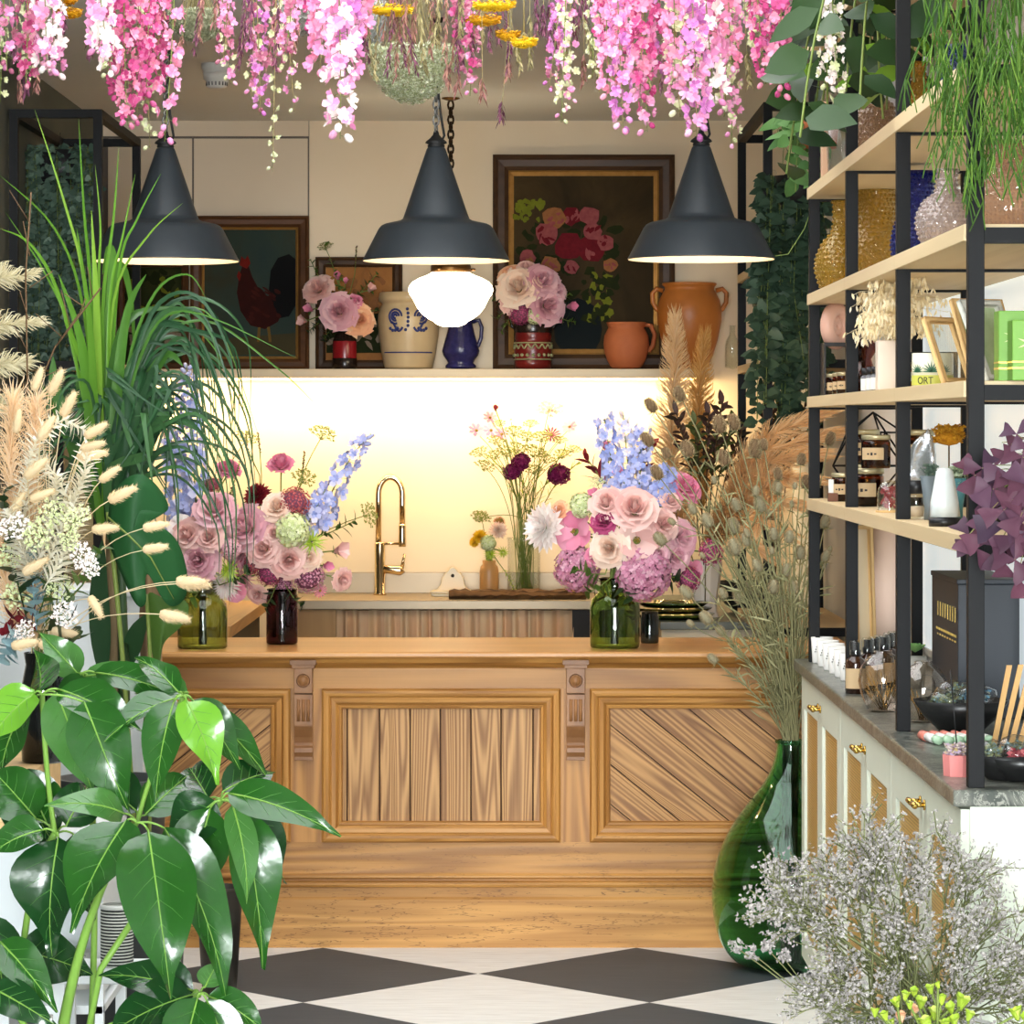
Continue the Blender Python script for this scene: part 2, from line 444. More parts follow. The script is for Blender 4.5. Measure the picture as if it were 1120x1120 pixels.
# ------------------------------------------------------------------ shop counter of stripped pine
w_x = wood('pine_rail', (188,136,70), (136,90,40), 'x', 7, .06, 1.0, .42, .45, cracks=.5)
w_z = wood('pine_stile', (190,136,70), (138,90,40), 'z', 7, .06, 1.0, .42, .45)
w_top = wood('pine_top', (196,144,84), (150,100,52), 'x', 4, .05, .6, .32, .3)
w_plinth = wood('pine_plinth_worn', (196,146,80), (148,100,48), 'x', 6, .07, .8, .5, .45, knots=2.1, cracks=.9)
w_bz = wood('pitch_pine_board', (202,156,100), (108,66,32), 'z', 24, .05, .9, .5, .55)
w_bx = wood('pitch_pine_diagonal', (196,148,90), (104,62,30), 'x', 24, .05, .9, .5, .55)
w_cor = wood('corbel_wood', (150,104,62), (98,62,36), 'z', 4, .1, .6, .4, .3)
m_groove = plain('groove_dark_brown', (70,44,22), (58,36,18), .8)  # dark brown backing that shows between the boards
Yp = 10.44; XA, XE = PX(28, Yp), 1.08
ctr = thing('shop_counter', 'long antique stripped pine shop counter with panelled front and brackets', 'counter', (-.2, 10.7, 0))
def cpart(name, mb, mats, bevel=0): return inx(ctr, mb).build(name, mats, ctr, bevel=bevel)
z = lambda y: PZ(y, Yp)
cpart('worktop', MB().box(XA-.03, XE+.02, 10.36, 11.08, .922, .942), w_top, .006)
mm = MB()
pr = [(10.44, .885), (10.425, .895), (10.40, .905), (10.39, .922), (10.46, .922), (10.46, .885)]
mm.prism([(XA-.01, a, b_) for a, b_ in pr], (0,0,0), (XE-XA+.02, 0, 0)); cpart('top_moulding', mm, w_x)
PAN = [(57, 318, -1), (352, 613, 0), (645, 906, 1)]
zt, zb = z(753), z(921)
cpart('frieze', MB().box(XA, XE, Yp, Yp+.03, zt, .9), w_x)
edges = [XA] + [e for a, b_, _ in PAN for e in (PX(a,Yp), PX(b_,Yp))] + [XE]
for i in range(0, len(edges), 2): cpart('stile', MB().box(edges[i]-.004, edges[i+1]+.004, Yp, Yp+.03, zb, zt), w_z)
cpart('lower_rail', MB().box(XA, XE, Yp, Yp+.03, z(957), zb), w_x)
bd = MB()
pr = [(Yp+.01, z(955)), (Yp-.004, z(955)), (Yp-.012, z(957.5)), (Yp-.012, z(959.5)), (Yp-.004, z(961.5)), (Yp-.004, z(963)), (Yp-.017, z(964.5)), (Yp-.02, z(967)), (Yp-.017, z(969.5)), (Yp-.006, z(970.5)), (Yp+.01, z(970.5))]
bd.prism([(XA, a, b_) for a, b_ in pr], (0,0,0), (XE-XA, 0, 0)); cpart('bead_moulding', bd, w_x)
pl = MB()
pr = [(Yp+.02, z(970.5)), (Yp-.004, z(970.5)), (Yp-.004, z(981)), (Yp-.012, z(983.5)), (Yp-.012, .0), (Yp+.02, .0)]
pl.prism([(XA, a, b_) for a, b_ in pr], (0,0,0), (XE-XA, 0, 0)); cpart('plinth', pl, w_plinth)
cpart('side_panel', MB().box(XA, XA+.025, Yp+.03, 10.98, 0, .922), w_z)
cpart('side_panel', MB().box(XE-.025, XE, Yp+.03, 10.98, 0, .922), w_z)
cpart('inner_shelf', MB().box(XA+.025, XE-.025, Yp+.05, 10.96, .45, .475), w_x)
PROFM = [(0,0),(0,.012),(.006,.020),(.014,.022),(.022,.020),(.028,.012),(.032,.014),(.044,.012),(.052,.004),(.055,.006),(.062,.004),(.066,-.014)]
for a, b_, kind in PAN:
    x0, x1 = PX(a,Yp), PX(b_,Yp)
    m = MB(); frame_sweep(m, x0, x1, zb, zt, Yp, PROFM, 0, 1); cpart('panel_moulding', m, [w_x, w_z])
    i = .064; xa, xb, za, zc = x0+i, x1-i, zb+i, zt-i
    cpart('panel_back', MB().box(xa-.02, xb+.02, Yp+.024, Yp+.029, za-.02, zc+.02), m_groove)
    if kind == 0:
        m = MB(); divs = [372, 379.5, 415, 448.5, 481.5, 515, 548, 583, 598]
        for p, q in zip(divs[:-1], divs[1:]):
            m.box(max(xa, PX(p,Yp)+.0022), min(xb, PX(q,Yp)-.0022), Yp+.013, Yp+.024, za, zc)
        cpart('board_panel', m, w_bz, .0015)
    else:
        ang = math.radians(-39*kind); ca, sa = math.cos(ang), math.sin(ang); w = .098
        c0 = ((xa+xb)/2, (za+zc)/2); m = MB()
        for r in range(-8, 9):
            q = []
            for (lx, lz) in ((-1, r*w+.002), (1, r*w+.002), (1, (r+1)*w-.002), (-1, (r+1)*w-.002)):
                q.append((c0[0] + lx*ca - lz*sa, c0[1] + lx*sa + lz*ca))
            q = clip_poly(q, xa, xb, za, zc)
            if len(q) < 3: continue
            loc = []
            for (X, Z) in q:
                dx, dz = X-c0[0], Z-c0[1]; loc.append((dx*ca + dz*sa, 0, -dx*sa + dz*ca))
            m.prism(loc, (0,0,0), (0,.011,0))
        l = V(ctr.location)
        m.build('board_panel', w_bx, ctr, (c0[0]-l.x, Yp+.013-l.y, c0[1]-l.z), (0, -ang, 0))
for cx in (332.5, 629.5):
    xx = lambda p: PX(cx+p, Yp)
    cb = MB()
    cb.box(xx(-14.5), xx(14.5), Yp-.055, Yp, z(726), z(720.5)).box(xx(-12.5), xx(12.5), Yp-.046, Yp, z(730), z(726)).box(xx(-10), xx(10), Yp-.040, Yp, z(757), z(730))
    cb.box(xx(-10), xx(10), Yp-.034, Yp, z(793), z(758.5))
    side = [(0, 757), (-.036, 757), (-.036, 758.5), (0, 758.5)]
    low = [(0,793), (-.034,793), (-.03,797), (-.018,806), (-.014,812), (-.016,815), (-.026,817), (-.028,822), (-.022,827), (-.022,831), (0,831)]
    cb.prism([(xx(-10), Yp+a, z(b_)) for a, b_ in low], (0,0,0), (S(20,Yp),0,0))
    o = cpart('corbel', cb, w_cor, .0012)
    m = MB(); k = S(1, Yp)
    m.lathe([(6.5*k,-.041),(7.5*k,-.036),(5.2*k,-.036),(5*k,-.0385),(0,-.041)], 24); m.v = [(p[0], p[2], p[1]) for p in m.v]
    l = V(ctr.location)
    m.build('rosette', w_cor, o, (xx(0)-l.x, Yp-l.y-.006, z(743.5)-l.z))
    m = MB()
    for j in (-5.2, 0, 5.2): m.tube([(xx(j), Yp-.034, z(788)), (xx(j), Yp-.034, z(764))], 1.9*k, 8)
    inx(ctr, m).build('fluting', w_cor, o)

# ------------------------------------------------------------------ lamps
m_enam = plain('charcoal_enamel', (48,53,57), (40,45,49), .4, nscale=14, spec=.45)
m_enin = plain('white_enamel_inside', (248,240,222), (244,234,214), .35)
m_chain = plain('galvanised_chain', (150,150,146), (110,110,108), .35, metal=.9)
m_bulb = emit('warm_bulb', (255,205,140), 14)
m_cable = plain('black_cable', (18,18,18), (26,26,26), .6)
def chain(mb, x, y, z0, z1, lw, ll, r):
    n = max(1, int((z1-z0)/(ll*.72))); st = (z1-z0)/n
    for i in range(n):
        c = V((x, y, z0 + (i+.5)*st)); ax = V((1,0,0)) if i % 2 else V((.35,.93,0))
        pts = []
        for j in range(9):
            a = 2*PI*j/8; pts.append(c + ax*(math.cos(a)*lw*.5) + UP*(math.sin(a)*ll*.5))
        mb.tube(pts, r, 5, caps=False)
YLmp = 10.7; kL = S(1, YLmp)
def pendant(cx, cy, label):
    zr = PZ(cy, YLmp)
    t = thing('pendant_lamp', label, 'lamp', (PX(cx,YLmp), YLmp, zr), 0, 'black enamel lamps in a row over the counter')
    pts = [(80,0),(80.6,.8),(80,2),(63,35),(60,38.5),(56,40.5),(40,44),(36.5,46),(35,50),(10.5,122),(9,124.5),(0,125)]
    MB().lathe([(r*kL, h*kL) for r, h in pts], 48).build('shade', m_enam, t)
    MB().lathe([(r*kL, h*kL) for r, h in [(0,118),(8,118),(33,50),(35,45),(39,42.5),(55,39),(60,36),(62,33),(78.6,2),(79.2,.8),(80,0)]][::-1], 48).build('lining', m_enin, t)
    MB().lathe([(r*kL, h*kL) for r, h in [(0,124),(9,124),(9.5,126),(8.5,127.5),(12,129),(11,131),(7,134),(3.5,138),(2.5,142),(0,143)]], 24).build('cap', m_cable, t)
    MB().ball((0,0,40*kL), 11*kL, mi=0, n=12, m=8).tube([(0,0,48*kL),(0,0,70*kL)], 5*kL, 10).build('bulb', m_bulb, t)
    c = MB(); chain(c, 0, 0, 141*kL, ZC-zr-.01, 6.5*kL, 12*kL, 1.1*kL); c.build('chain', m_chain, t)
    pts = [(6*kL,0,131*kL),(9*kL,-.005,137*kL),(5*kL,0,160*kL),(2*kL,.004,190*kL),(6*kL,0,215*kL),(3*kL,0,240*kL),(2*kL,0,ZC-zr)]
    MB().tube(pts, 1.5*kL, 6).build('cable', m_cable, t)
    MB().lathe([(0,ZC-zr),(9*kL,ZC-zr),(7*kL,ZC-zr-5*kL),(0,ZC-zr-6*kL)], 20).build('ceiling_rose', m_cable, t)
    ld = bpy.data.lights.new('pendant_bulb_light', 'POINT'); ld.energy = 5.5; ld.color = (1, .72, .42); ld.shadow_soft_size = .03
    lo = bpy.data.objects.new('pendant_bulb_light', ld); COL.objects.link(lo); lo.location = (PX(cx,YLmp), YLmp, zr + 22*kL)
pendant(181, 286, 'leftmost of the three black enamel pendant lamps over the counter')
pendant(477, 285.5, 'middle black enamel pendant lamp, hanging in front of the lit white globe')
pendant(767, 284, 'rightmost of the three black enamel pendant lamps, beside the shelving rack')
Yg = 13.3; kG = S(1, Yg)
gl = thing('globe_pendant_light', 'lit white opal glass globe light hanging on a chain behind the middle lamp', 'lamp', (PX(493,Yg), Yg, PZ(357,Yg)))
m_opal = emit('opal_glass_lit', (255,236,200), 11)
MB().lathe([(r*kG, (357-y)*kG) for r, y in [(0,357.5),(9,357),(15,355),(19,351.5),(24,349),(31,344),(36.5,337),(40,330),(42,326),(45,322),(46.5,317.5),(45.5,313),(42,308.5),(35,304.5),(27,301.5),(22,299),(21,297)]], 48).build('glass_globe', m_opal, gl)
m_brz = plain('aged_brass', (120,88,50), (96,68,38), .35, metal=.9)
ft = MB().lathe([(r*kG, (357-y)*kG) for r, y in [(20,300),(22,298),(22,291),(20.5,289),(12,286),(6,280),(4,272),(0,271)]], 32)
for a in (0, 2.1, 4.2): ft.tube([(22*kG*math.cos(a), 22*kG*math.sin(a), 62*kG), (27*kG*math.cos(a), 27*kG*math.sin(a), 62*kG)], 1.4*kG, 6)
ft.build('fitter', m_brz, gl)
c = MB(); zt_ = ZC - PZ(357,Yg); chain(c, 0, 0, 86*kG, zt_-.015, 6*kG, 11*kG, 1.3*kG); c.build('chain', plain('bronze_chain', (62,46,30), (48,36,24), .4, metal=.8), gl)
MB().lathe([(0,zt_-.012),(4*kG,zt_-.012),(10*kG,zt_-.004),(10*kG,zt_),(0,zt_)], 24).build('ceiling_rose', m_brz, gl)

# ------------------------------------------------------------------ light
w = bpy.data.worlds.new('daylight'); SC.world = w; w.use_nodes = True
bg = w.node_tree.nodes['Background']; bg.inputs[0].default_value = (.92, .97, 1.0, 1); bg.inputs[1].default_value = 66.0
pd = bpy.data.lights.new('shopfront_portal', 'AREA'); pd.shape = 'RECTANGLE'; pd.size = XR-XL; pd.size_y = ZC; pd.cycles.is_portal = True
po = bpy.data.objects.new('shopfront_portal', pd); COL.objects.link(po); po.location = ((XL+XR)/2, YF-.12, ZC/2); po.rotation_euler = (-PI/2, 0, 0)
po.rotation_euler = (PI/2, 0, 0)
# added overhead fill over the aisle, before the counter (unseen, above the frame)
rl = bpy.data.lights.new('added_overhead_fill', 'AREA'); rl.shape = 'RECTANGLE'; rl.size = 2.2; rl.size_y = 4.2; rl.energy = 125; rl.color = (.93, .97, 1.0)
ro = bpy.data.objects.new('added_overhead_fill', rl); COL.objects.link(ro); ro.location = (-.3, 7.9, ZC-.01)
# camera
cd = bpy.data.cameras.new('camera'); cam = bpy.data.objects.new('camera', cd); COL.objects.link(cam)
cam.location = (0, 0, HC); cam.rotation_euler = (PI/2, 0, 0); cd.sensor_width = 36; cd.lens = FPX/1120*36
cd.shift_y = (CY-560)/1120; cd.shift_x = 0; cd.clip_end = 100; cd.clip_start = .1
SC.camera = cam
SC.view_settings.view_transform = 'Standard'; SC.view_settings.look = 'None'; SC.view_settings.exposure = 0; SC.view_settings.gamma = 1
SC.cycles.use_denoising = True
SC.cycles.max_bounces = 10; SC.cycles.transparent_max_bounces = 12; SC.cycles.caustics_reflective = False; SC.cycles.caustics_refractive = False
SC.cycles.sample_clamp_indirect = 6
# ------------------------------------------------------------------ long wall shelf with strip light
Ys = 13.98; zs = PZ(403.5, Ys)
m_shelf = plain('painted_shelf', (226,206,172), (218,196,160), .45)
sh = thing('wall_shelf', 'long cream painted shelf across the back wall above the sink, lit from beneath', 'shelf', (-.4, YB-.16, zs-.036))
inx(sh, MB().box(-1.79, .86, Ys, YB-.002, zs-.036, zs)).build('board', m_shelf, sh, bevel=.002)
inx(sh, MB().box(-1.75, .84, Ys+.20, Ys+.215, zs-.046, zs-.036)).build('light_strip', emit('light_strip_glow', (255,206,130), 9), sh)
ld = bpy.data.lights.new('shelf_strip_light', 'AREA'); ld.shape = 'RECTANGLE'; ld.size = 2.6; ld.size_y = .05; ld.energy = 26; ld.color = (1, .74, .40)
lo = bpy.data.objects.new('shelf_strip_light', ld); COL.objects.link(lo); lo.location = (-.45, Ys+.09, zs-.05); lo.rotation_euler = (math.radians(28), 0, 0)

# ------------------------------------------------------------------ pictures leaning on the shelf
m_fr = wood('dark_picture_frame', (74,50,30), (40,26,16), 'x', 5, .1, .6, .45, .4)
m_fr2 = wood('walnut_picture_frame', (92,58,32), (56,34,18), 'x', 5, .1, .6, .4, .4)
m_gold = plain('gilt_slip', (196,150,84), (150,108,54), .4, metal=.5, nscale=40)
def canvas(name, cols, sc=2.2):
    t = NT(name); b = t.bsdf(.7, spec=.06); co = t.coord()
    t.l(t.ramp(t.noise(co, sc, 5, .6, .8), [(.3, srgb(cols[0])), (.7, srgb(cols[2])), (.5, srgb(cols[1]))]), b.inputs['Base Color'])
    t.bump(t.noise(co, 120, 2), b, .2, .002); return t.done(b.outputs[0])
def picture(label, px0, px1, py0, py1, fw, inner, cv, mfr, Y=14.24, gold=True):
    x0, x1, z0, z1 = PX(px0,Y), PX(px1,Y), zs, PZ(py0,Y)
    t = thing('framed_painting', label, 'painting', ((x0+x1)/2, Y+.03, zs))
    m = MB(); w = S(fw, Y); g = S(inner, Y)
    frame_sweep(m, x0, x1, z0, z1, Y+.03, [(0,0),(0,.03),(w*.2,.036),(w*.35,.030),(w*.75,.026),(w,.016),(w,.008)], 0, 0)
    inx(t, m).build('frame', mfr, t)
    if gold:
        m = MB(); frame_sweep(m, x0+w, x1-w, z0+w, z1-w, Y+.03, [(0,.010),(g*.3,.014),(g,.006),(g,.002)], 0, 0); inx(t, m).build('gilt_slip', m_gold, t)
    inx(t, MB().box(x0+w, x1-w, Y+.026, Y+.032, z0+w, z1-w)).build('canvas', cv, t)
    return t, (x0+w, x1-w, z0+w, z1-w, Y+.0255)
def blob(mb, px, py, rx, ry, Y, n=14, mi=0, jag=.12, ang=0):
    k = S(1, Y); c = V((PX(px,Y), Y, PZ(py,Y))); vs = [c]
    for j in range(n):
        a = 2*PI*j/n; r = 1 + U(-jag, jag); dx, dz = rx*math.cos(a)*r, ry*math.sin(a)*r
        vs.append(c + V(((dx*math.cos(ang)-dz*math.sin(ang))*k, 0, (dx*math.sin(ang)+dz*math.cos(ang))*k)))
    mb.add(vs, [(0, 1+(j+1) % n, 1+j) for j in range(n)], mi, False)
# flower still life
t, (x0,x1,z0,z1,Yc_) = picture('large dark flower still life in a wide frame, leaning behind the terracotta pots', 539, 738, 169, 400, 17, 6,
    canvas('still_life_ground', [(40,33,22),(58,47,30),(74,60,38)]), m_fr)
pm = [plain('paint_green', (40,46,18), (24,30,12), .7, nscale=30, spec=.08), plain('paint_lime', (120,124,36), (84,92,26), .7, nscale=40, spec=.08), plain('paint_red', (110,26,34), (74,14,24), .7, nscale=60, spec=.08),
      plain('paint_pink', (150,82,80), (110,46,54), .7, nscale=60, spec=.08), plain('paint_ochre', (150,104,62), (116,70,44), .7, nscale=60, spec=.08), plain('paint_vase', (24,30,30), (18,24,26), .7, spec=.08), plain('paint_white', (150,132,110), (112,94,80), .7, spec=.08)]
m = MB(); d = Yc_
def dab(px, py, rx, ry, mi, n=12, jag=.15, ang=0):
    global d
    d -= .00006; blob(m, px, py, rx, ry, d, n, mi, jag, ang)
dab(632, 360, 27, 34, 5, 16, .04); dab(632, 388, 16, 6, 5)
for _ in range(46): dab(620+U(-50,54), 285+U(-46,40), U(4,10), U(3,6), 0, 8, .35, U(0,3))
for _ in range(28): dab(572+U(-10,22), 228+U(-8,14), U(2,6), U(2,4), 1, 7, .4, U(0,3))
for _ in range(40): dab(654+U(-16,14), 330+U(-30,26), U(3,6), U(2,5), 1 if R.random() < .5 else 0, 7, .4, U(0,3))
for (px, py, r, mi, mi2) in [(625,236,11,2,3),(645,236,11,3,3),(606,240,13,4,3),(598,256,13,3,2),(623,269,16,2,2),(646,272,15,2,3),(648,253,11,3,2),(662,266,9,3,2),(577,282,9,3,4),(602,290,11,4,3),(580,300,9,6,3),(625,292,8,3,2),(668,290,8,4,3)]:
    dab(px, py, r, r*.95, mi)
    for q in range(9): dab(px+U(-.55,.55)*r, py+U(-.55,.55)*r, r*U(.25,.5), r*U(.12,.25), mi2 if q % 2 else mi, 8, .2, U(0,3))
inx(t, m).build('painted_flowers', pm, t)
# cockerel picture
t, (x0,x1,z0,z1,Yc_) = picture('dark painting of a cockerel in a brown wood frame on the wall shelf', 208, 338, 236, 400, 12, 3,
    canvas('cockerel_ground', [(58,52,34),(50,62,56),(40,56,58)], 1.6), m_fr2)
m = MB(); d = Yc_
pm2 = [plain('paint_oxblood', (54,18,14), (38,14,11), .7, nscale=30, spec=.08), plain('paint_black', (12,12,13), (16,16,18), .7, spec=.08), plain('paint_comb', (120,30,22), (90,24,18), .7, spec=.08), plain('paint_ochre_ground', (74,66,44), (54,50,34), .7, spec=.08), plain('paint_leg', (110,84,40), (90,70,36), .7, spec=.08), plain('paint_dark_red', (70,26,20), (44,18,14), .7, nscale=40, spec=.08)]
def poly(pts, mi):
    global d
    d -= .0001; m.add([P(x, y, d) for x, y in pts], [tuple(range(len(pts)))], mi, False)
poly([(222,372),(326,364),(326,388),(222,388)], 3)
poly([(262,300),(266,288),(272,291),(276,303),(284,318),(296,326),(306,322),(312,336),(304,352),(290,360),(274,356),(263,340),(259,320)], 0)
poly([(300,336),(294,318),(296,296),(304,282),(316,278),(324,284),(326,300),(326,330),(316,346),(306,348)], 1)
for q in range(30): dab(262+U(4,44), 325+U(-10,28), U(3,6), U(1,2.4), 5 if q % 2 else 0, 7, .2, -.6)
poly([(262,290),(264,280),(268,284),(271,279),(274,288),(270,294)], 2); poly([(261,296),(264,300),(262,308),(259,302)], 2)
poly([(282,358),(285,358),(284,374),(281,374)], 4); poly([(292,358),(295,357),(297,374),(294,374)], 4)
inx(t, m).build('painted_cockerel', pm2, t)
# small picture behind the roses, and the dark landscape at the far left
t, (x0,x1,z0,z1,Yc_) = picture('small ochre painting in a dark frame half hidden behind the stoneware crock', 345, 440, 281, 400, 11, 2,
    canvas('ochre_ground', [(168,120,70),(150,100,56),(96,66,40)], 2.5), m_fr, 14.25, False)
m = MB(); d = Yc_
poly([(357,352),(428,340),(428,386),(357,386)], 0)
for q in range(24): dab(U(362,424), U(345,378), U(3,8), U(2,4), 6, 8, .3, U(0,3))
for q in range(16): dab(U(385,424), U(300,340), U(3,9), U(3,6), 4, 8, .3, U(0,3))
inx(t, m).build('painted_view', pm, t)
t, (x0,x1,z0,z1,Yc_) = picture('dark green landscape painting at the far left end of the wall shelf', 128, 206, 284, 400, 8, 2,
    canvas('landscape_ground', [(30,34,18),(46,52,26),(62,60,30)], 2.0), m_fr2, 14.22, False)
m = MB(); d = Yc_
for q in range(40): dab(U(138,198), U(296,350), U(4,9), U(3,6), 0 if q % 3 else 1, 8, .3, U(0,3))
for q in range(12): dab(U(140,196), U(360,386), U(5,10), U(2,4), 6, 8, .3, 0)
inx(t, m).build('painted_trees', pm, t)

# ------------------------------------------------------------------ pots on the shelf
def pot_prof(pts, cx, base, Y, wall=2.0):
    """pixel profile [(radius, y)] bottom to top -> closed thick-walled profile in metres, z from the base"""
    k = S(1, Y); o = [(r*k, (base-y)*k) for r, y in pts]; rim = o[-1]
    inner = [(max(.002, r-wall*k), max(z, wall*k)) for r, z in o[1:]][::-1]
    return [(0,0)] + o + inner + [(0, wall*k)]
Yo = 14.13
def pot(name, label, cat, cx, pts, mat, Y=Yo, n=36, group=None, mod=None, wall=2.0, part='body'):
    t = thing(name, label, cat, (PX(cx,Y), Y, zs), 0, group)
    MB().lathe(pot_prof(pts, cx, PY0(Y), Y, wall), n, mod=mod).build(part, mat, t)
    return t
def PY0(Y): return CY + (HC-zs)*FPX/Y          # pixel row of the shelf top at depth Y
m_crock = plain('salt_glaze_stoneware', (206,184,146), (184,158,118), .35, nscale=12, spec=.5)
m_blue = plain('cobalt_slip', (40,56,120), (26,36,92), .35, nscale=30)
pts = [(26,402.6),(27,400),(30,385),(32.5,368),(34,352),(33.5,344),(31,336),(29,333),(30,331),(32.5,330),(33,326),(32,321),(31,320)]
t = pot('stoneware_crock', 'large grey salt-glazed stoneware crock with blue scroll decoration', 'crock', 447, pts, m_crock)
k = S(1, Yo); b0 = PY0(Yo)
def on_pot(px, py):   # a point on the crock's surface
    z_ = (b0-py)*k; ys = sorted(pts, key=lambda q: -q[1]); r = 30
    for (r1,y1),(r2,y2) in zip(ys[:-1], ys[1:]):
        if y2 <= py <= y1: r = r1 + (r2-r1)*(y1-py)/max(1e-6, y1-y2)
    a = max(-1.4, min(1.4, px/r)); return V((r*k*math.sin(a), -r*k*math.cos(a), z_))
m = MB()
for cx_, sgn in ((-14, 1), (15, -1)):
    for j, rad in enumerate((7.5, 4.5, 2)):
        m.tube([on_pot(cx_ + sgn*rad*math.cos(a*.42), 347 - rad*1.05*math.sin(a*.42)) for a in range(0, 13)], 1.25*k, 5)
    m.tube([on_pot(cx_ + sgn*q*1.4, 358 + 5*math.sin(q*.5)) for q in range(-4, 7)], 1.4*k, 5)
    for q in range(4): m.ball(on_pot(cx_ + sgn*(q*3-6), 363 - abs(q-1.5)*2), 2*k, n=6, m=4)
for q in range(6): m.ball(on_pot(-1+U(-3,3), 339+q*4.5), 1.9*k, n=6, m=4)
m.build('blue_scrolls', m_blue, t)
m = MB(); m.tube([on_pot(31*math.sin(a/12*PI-PI/2), 386) for a in range(0, 13)], .9*k, 5); m.build('blue_band', m_blue, t)
# blue jug
m_jug = plain('cobalt_glaze_dotted', (52,50,104), (26,26,66), .25, nscale=55, bump=.5, bscale=90)
pts = [(16.5,402.5),(17,400),(14,397),(15.5,394),(19,389),(20.5,384),(19,378),(15.5,366),(13,355),(13.5,347),(14.5,342)]
t = pot('pottery_jug', 'dark blue dotted pottery jug with a handle, standing below the lit globe', 'jug', 504, pts, m_jug)
m = MB(); m.tube([(13*k,0,52*k),(20*k,0,54*k),(23*k,0,46*k),(22*k,0,34*k),(19*k,0,26*k),(16.5*k,0,24*k)], [2.2*k]*6, 8)
m.build('handle', m_jug, t)
# decorated red pot (holds roses)
m_redpot = plain('oxblood_pottery', (120,28,24), (86,18,18), .3, nscale=12)
m_dkglz = plain('dark_brown_glaze', (38,26,20), (26,18,14), .25)
m_dec = plain('cream_green_slip', (196,190,140), (60,96,60), .35, nscale=60)
pts = [(20,396),(20.5,390),(19.5,388),(20.5,380),(20.5,368),(19,366),(20,364),(19,356),(17,350),(17.5,346),(18.5,343)]
pts = [(r, y+6.5) for r, y in pts]
t = pot('decorated_pot', 'squat red folk pottery pot with a cream and green patterned band, holding roses', 'pot', 583, pts, [m_redpot])
k = S(1, Yo)
def ringz(mb, r, z, a0=0, a1=2*PI, rad=1, n=28, wob=0, wn=0):
    mb.tube([(r*math.cos(a0+(a1-a0)*i/n), r*math.sin(a0+(a1-a0)*i/n), z + wob*math.sin(wn*(a0+(a1-a0)*i/n))) for i in range(n+1)], rad, 5, caps=False)
m = MB(); ringz(m, 20.6*k, 29*k, rad=.8*k); ringz(m, 20.6*k, 11*k, rad=.8*k); ringz(m, 20.8*k, 25*k, rad=.9*k, wob=2.5*k, wn=16, n=96)
for j in range(20):
    a = 2*PI*j/20; m.ball((20.6*k*math.cos(a), 20.6*k*math.sin(a), 15.5*k), 2*k, n=6, m=4)
m.build('patterned_band', m_dec, t)
m = MB(); m.lathe([(19.8*k,40*k),(20.4*k,42*k),(19.5*k,50*k),(17.6*k,57*k),(18.2*k,63*k),(19.2*k,66*k),(18*k,66.3*k),(16.6*k,58*k),(18*k,50*k),(18*k,40*k)][::-1], 32); m.build('dark_neck', m_dkglz, t)
for s_ in (-1, 1):
    MB().tube([(s_*16.5*k,0,62*k),(s_*22*k,0,62*k),(s_*25*k,0,55*k),(s_*23*k,0,47*k),(s_*19.5*k,0,44*k)], 1.6*k, 7).build('handle', m_dkglz, t)
# small red and black vase
m_rv = plain('red_glaze', (150,30,34), (120,20,28), .25)
pts = [(10,403),(12.5,401.5),(13,398),(13,391),(12.9,390.5)]
t = pot('small_vase', 'small red vase with a black foot and neck, holding roses on the shelf', 'vase', 377, [(12,402),(13,400),(13.2,390),(13.2,374),(11,369),(8,364),(8,356),(9,353)], m_rv)
m = MB(); m.lathe([(0,-.0005),(12.4*k,-.0005),(13.5*k,2*k),(13.6*k,12*k),(13.2*k,12.4*k)], 32).build('dark_foot', m_dkglz, t)
m = MB(); m.lathe([(13.3*k,31*k),(11.4*k,36*k),(8.5*k,40.5*k),(8.5*k,48*k),(9.6*k,52.5*k),(8*k,52.6*k),(7*k,44*k)], 32).build('dark_neck', m_dkglz, t)
# terracotta
m_terra = plain('orange_terracotta', (190,108,62), (160,84,46), .7, nscale=8, bump=.2, bscale=60)
m_terra2 = plain('glazed_ochre_terracotta', (196,122,52), (158,88,34), .4, nscale=7, bump=.15, bscale=40)
pts = [(15,402.5),(17,401),(21,394),(24,385),(25,376),(24,367),(21,361),(19.5,358.5),(21,355),(22,352.5)]
t = pot('terracotta_jug', 'small round plain terracotta jug in front of the still life painting', 'jug', 685, pts, m_terra)
MB().tube([(20*k,0,49*k),(27*k,0,48*k),(31*k,0,38*k),(29*k,0,26*k),(24*k,0,20*k)], [2.6*k,2.6*k,2.4*k,2.6*k,3*k], 8).build('handle', m_terra, t)
pts = [(19,402.5),(21,401),(26,388),(31,372),(35,352),(35.5,340),(33,328),(29,320),(27,317),(27.5,314),(30,311.5),(29.5,309.5)]
t = pot('terracotta_urn', 'tall ochre glazed terracotta urn with two ear handles', 'urn', 754, pts, m_terra2, 14.1)
for s_ in (-1, 1):
    MB().tube([(s_*29*k,0,86*k),(s_*36*k,0,88*k),(s_*40.5*k,0,83*k),(s_*40*k,0,73*k),(s_*36*k,0,66*k),(s_*33.5*k,0,64*k)], 2.6*k, 8).build('handle', m_terra2, t)
m_cglass = thin_glass('clear_glass')
MB_ = MB().lathe(pot_prof([(7,402.5),(8,401),(8,378),(7,373),(3.4,366),(3.2,357),(4,356)], 0, PY0(Yo), Yo, .9), 20)
t = tag(MB_.build('glass_bottle', m_cglass, None, (PX(801,Yo), Yo, zs)), 'small clear glass bottle at the right end of the wall shelf, beside the urn', 'bottle')

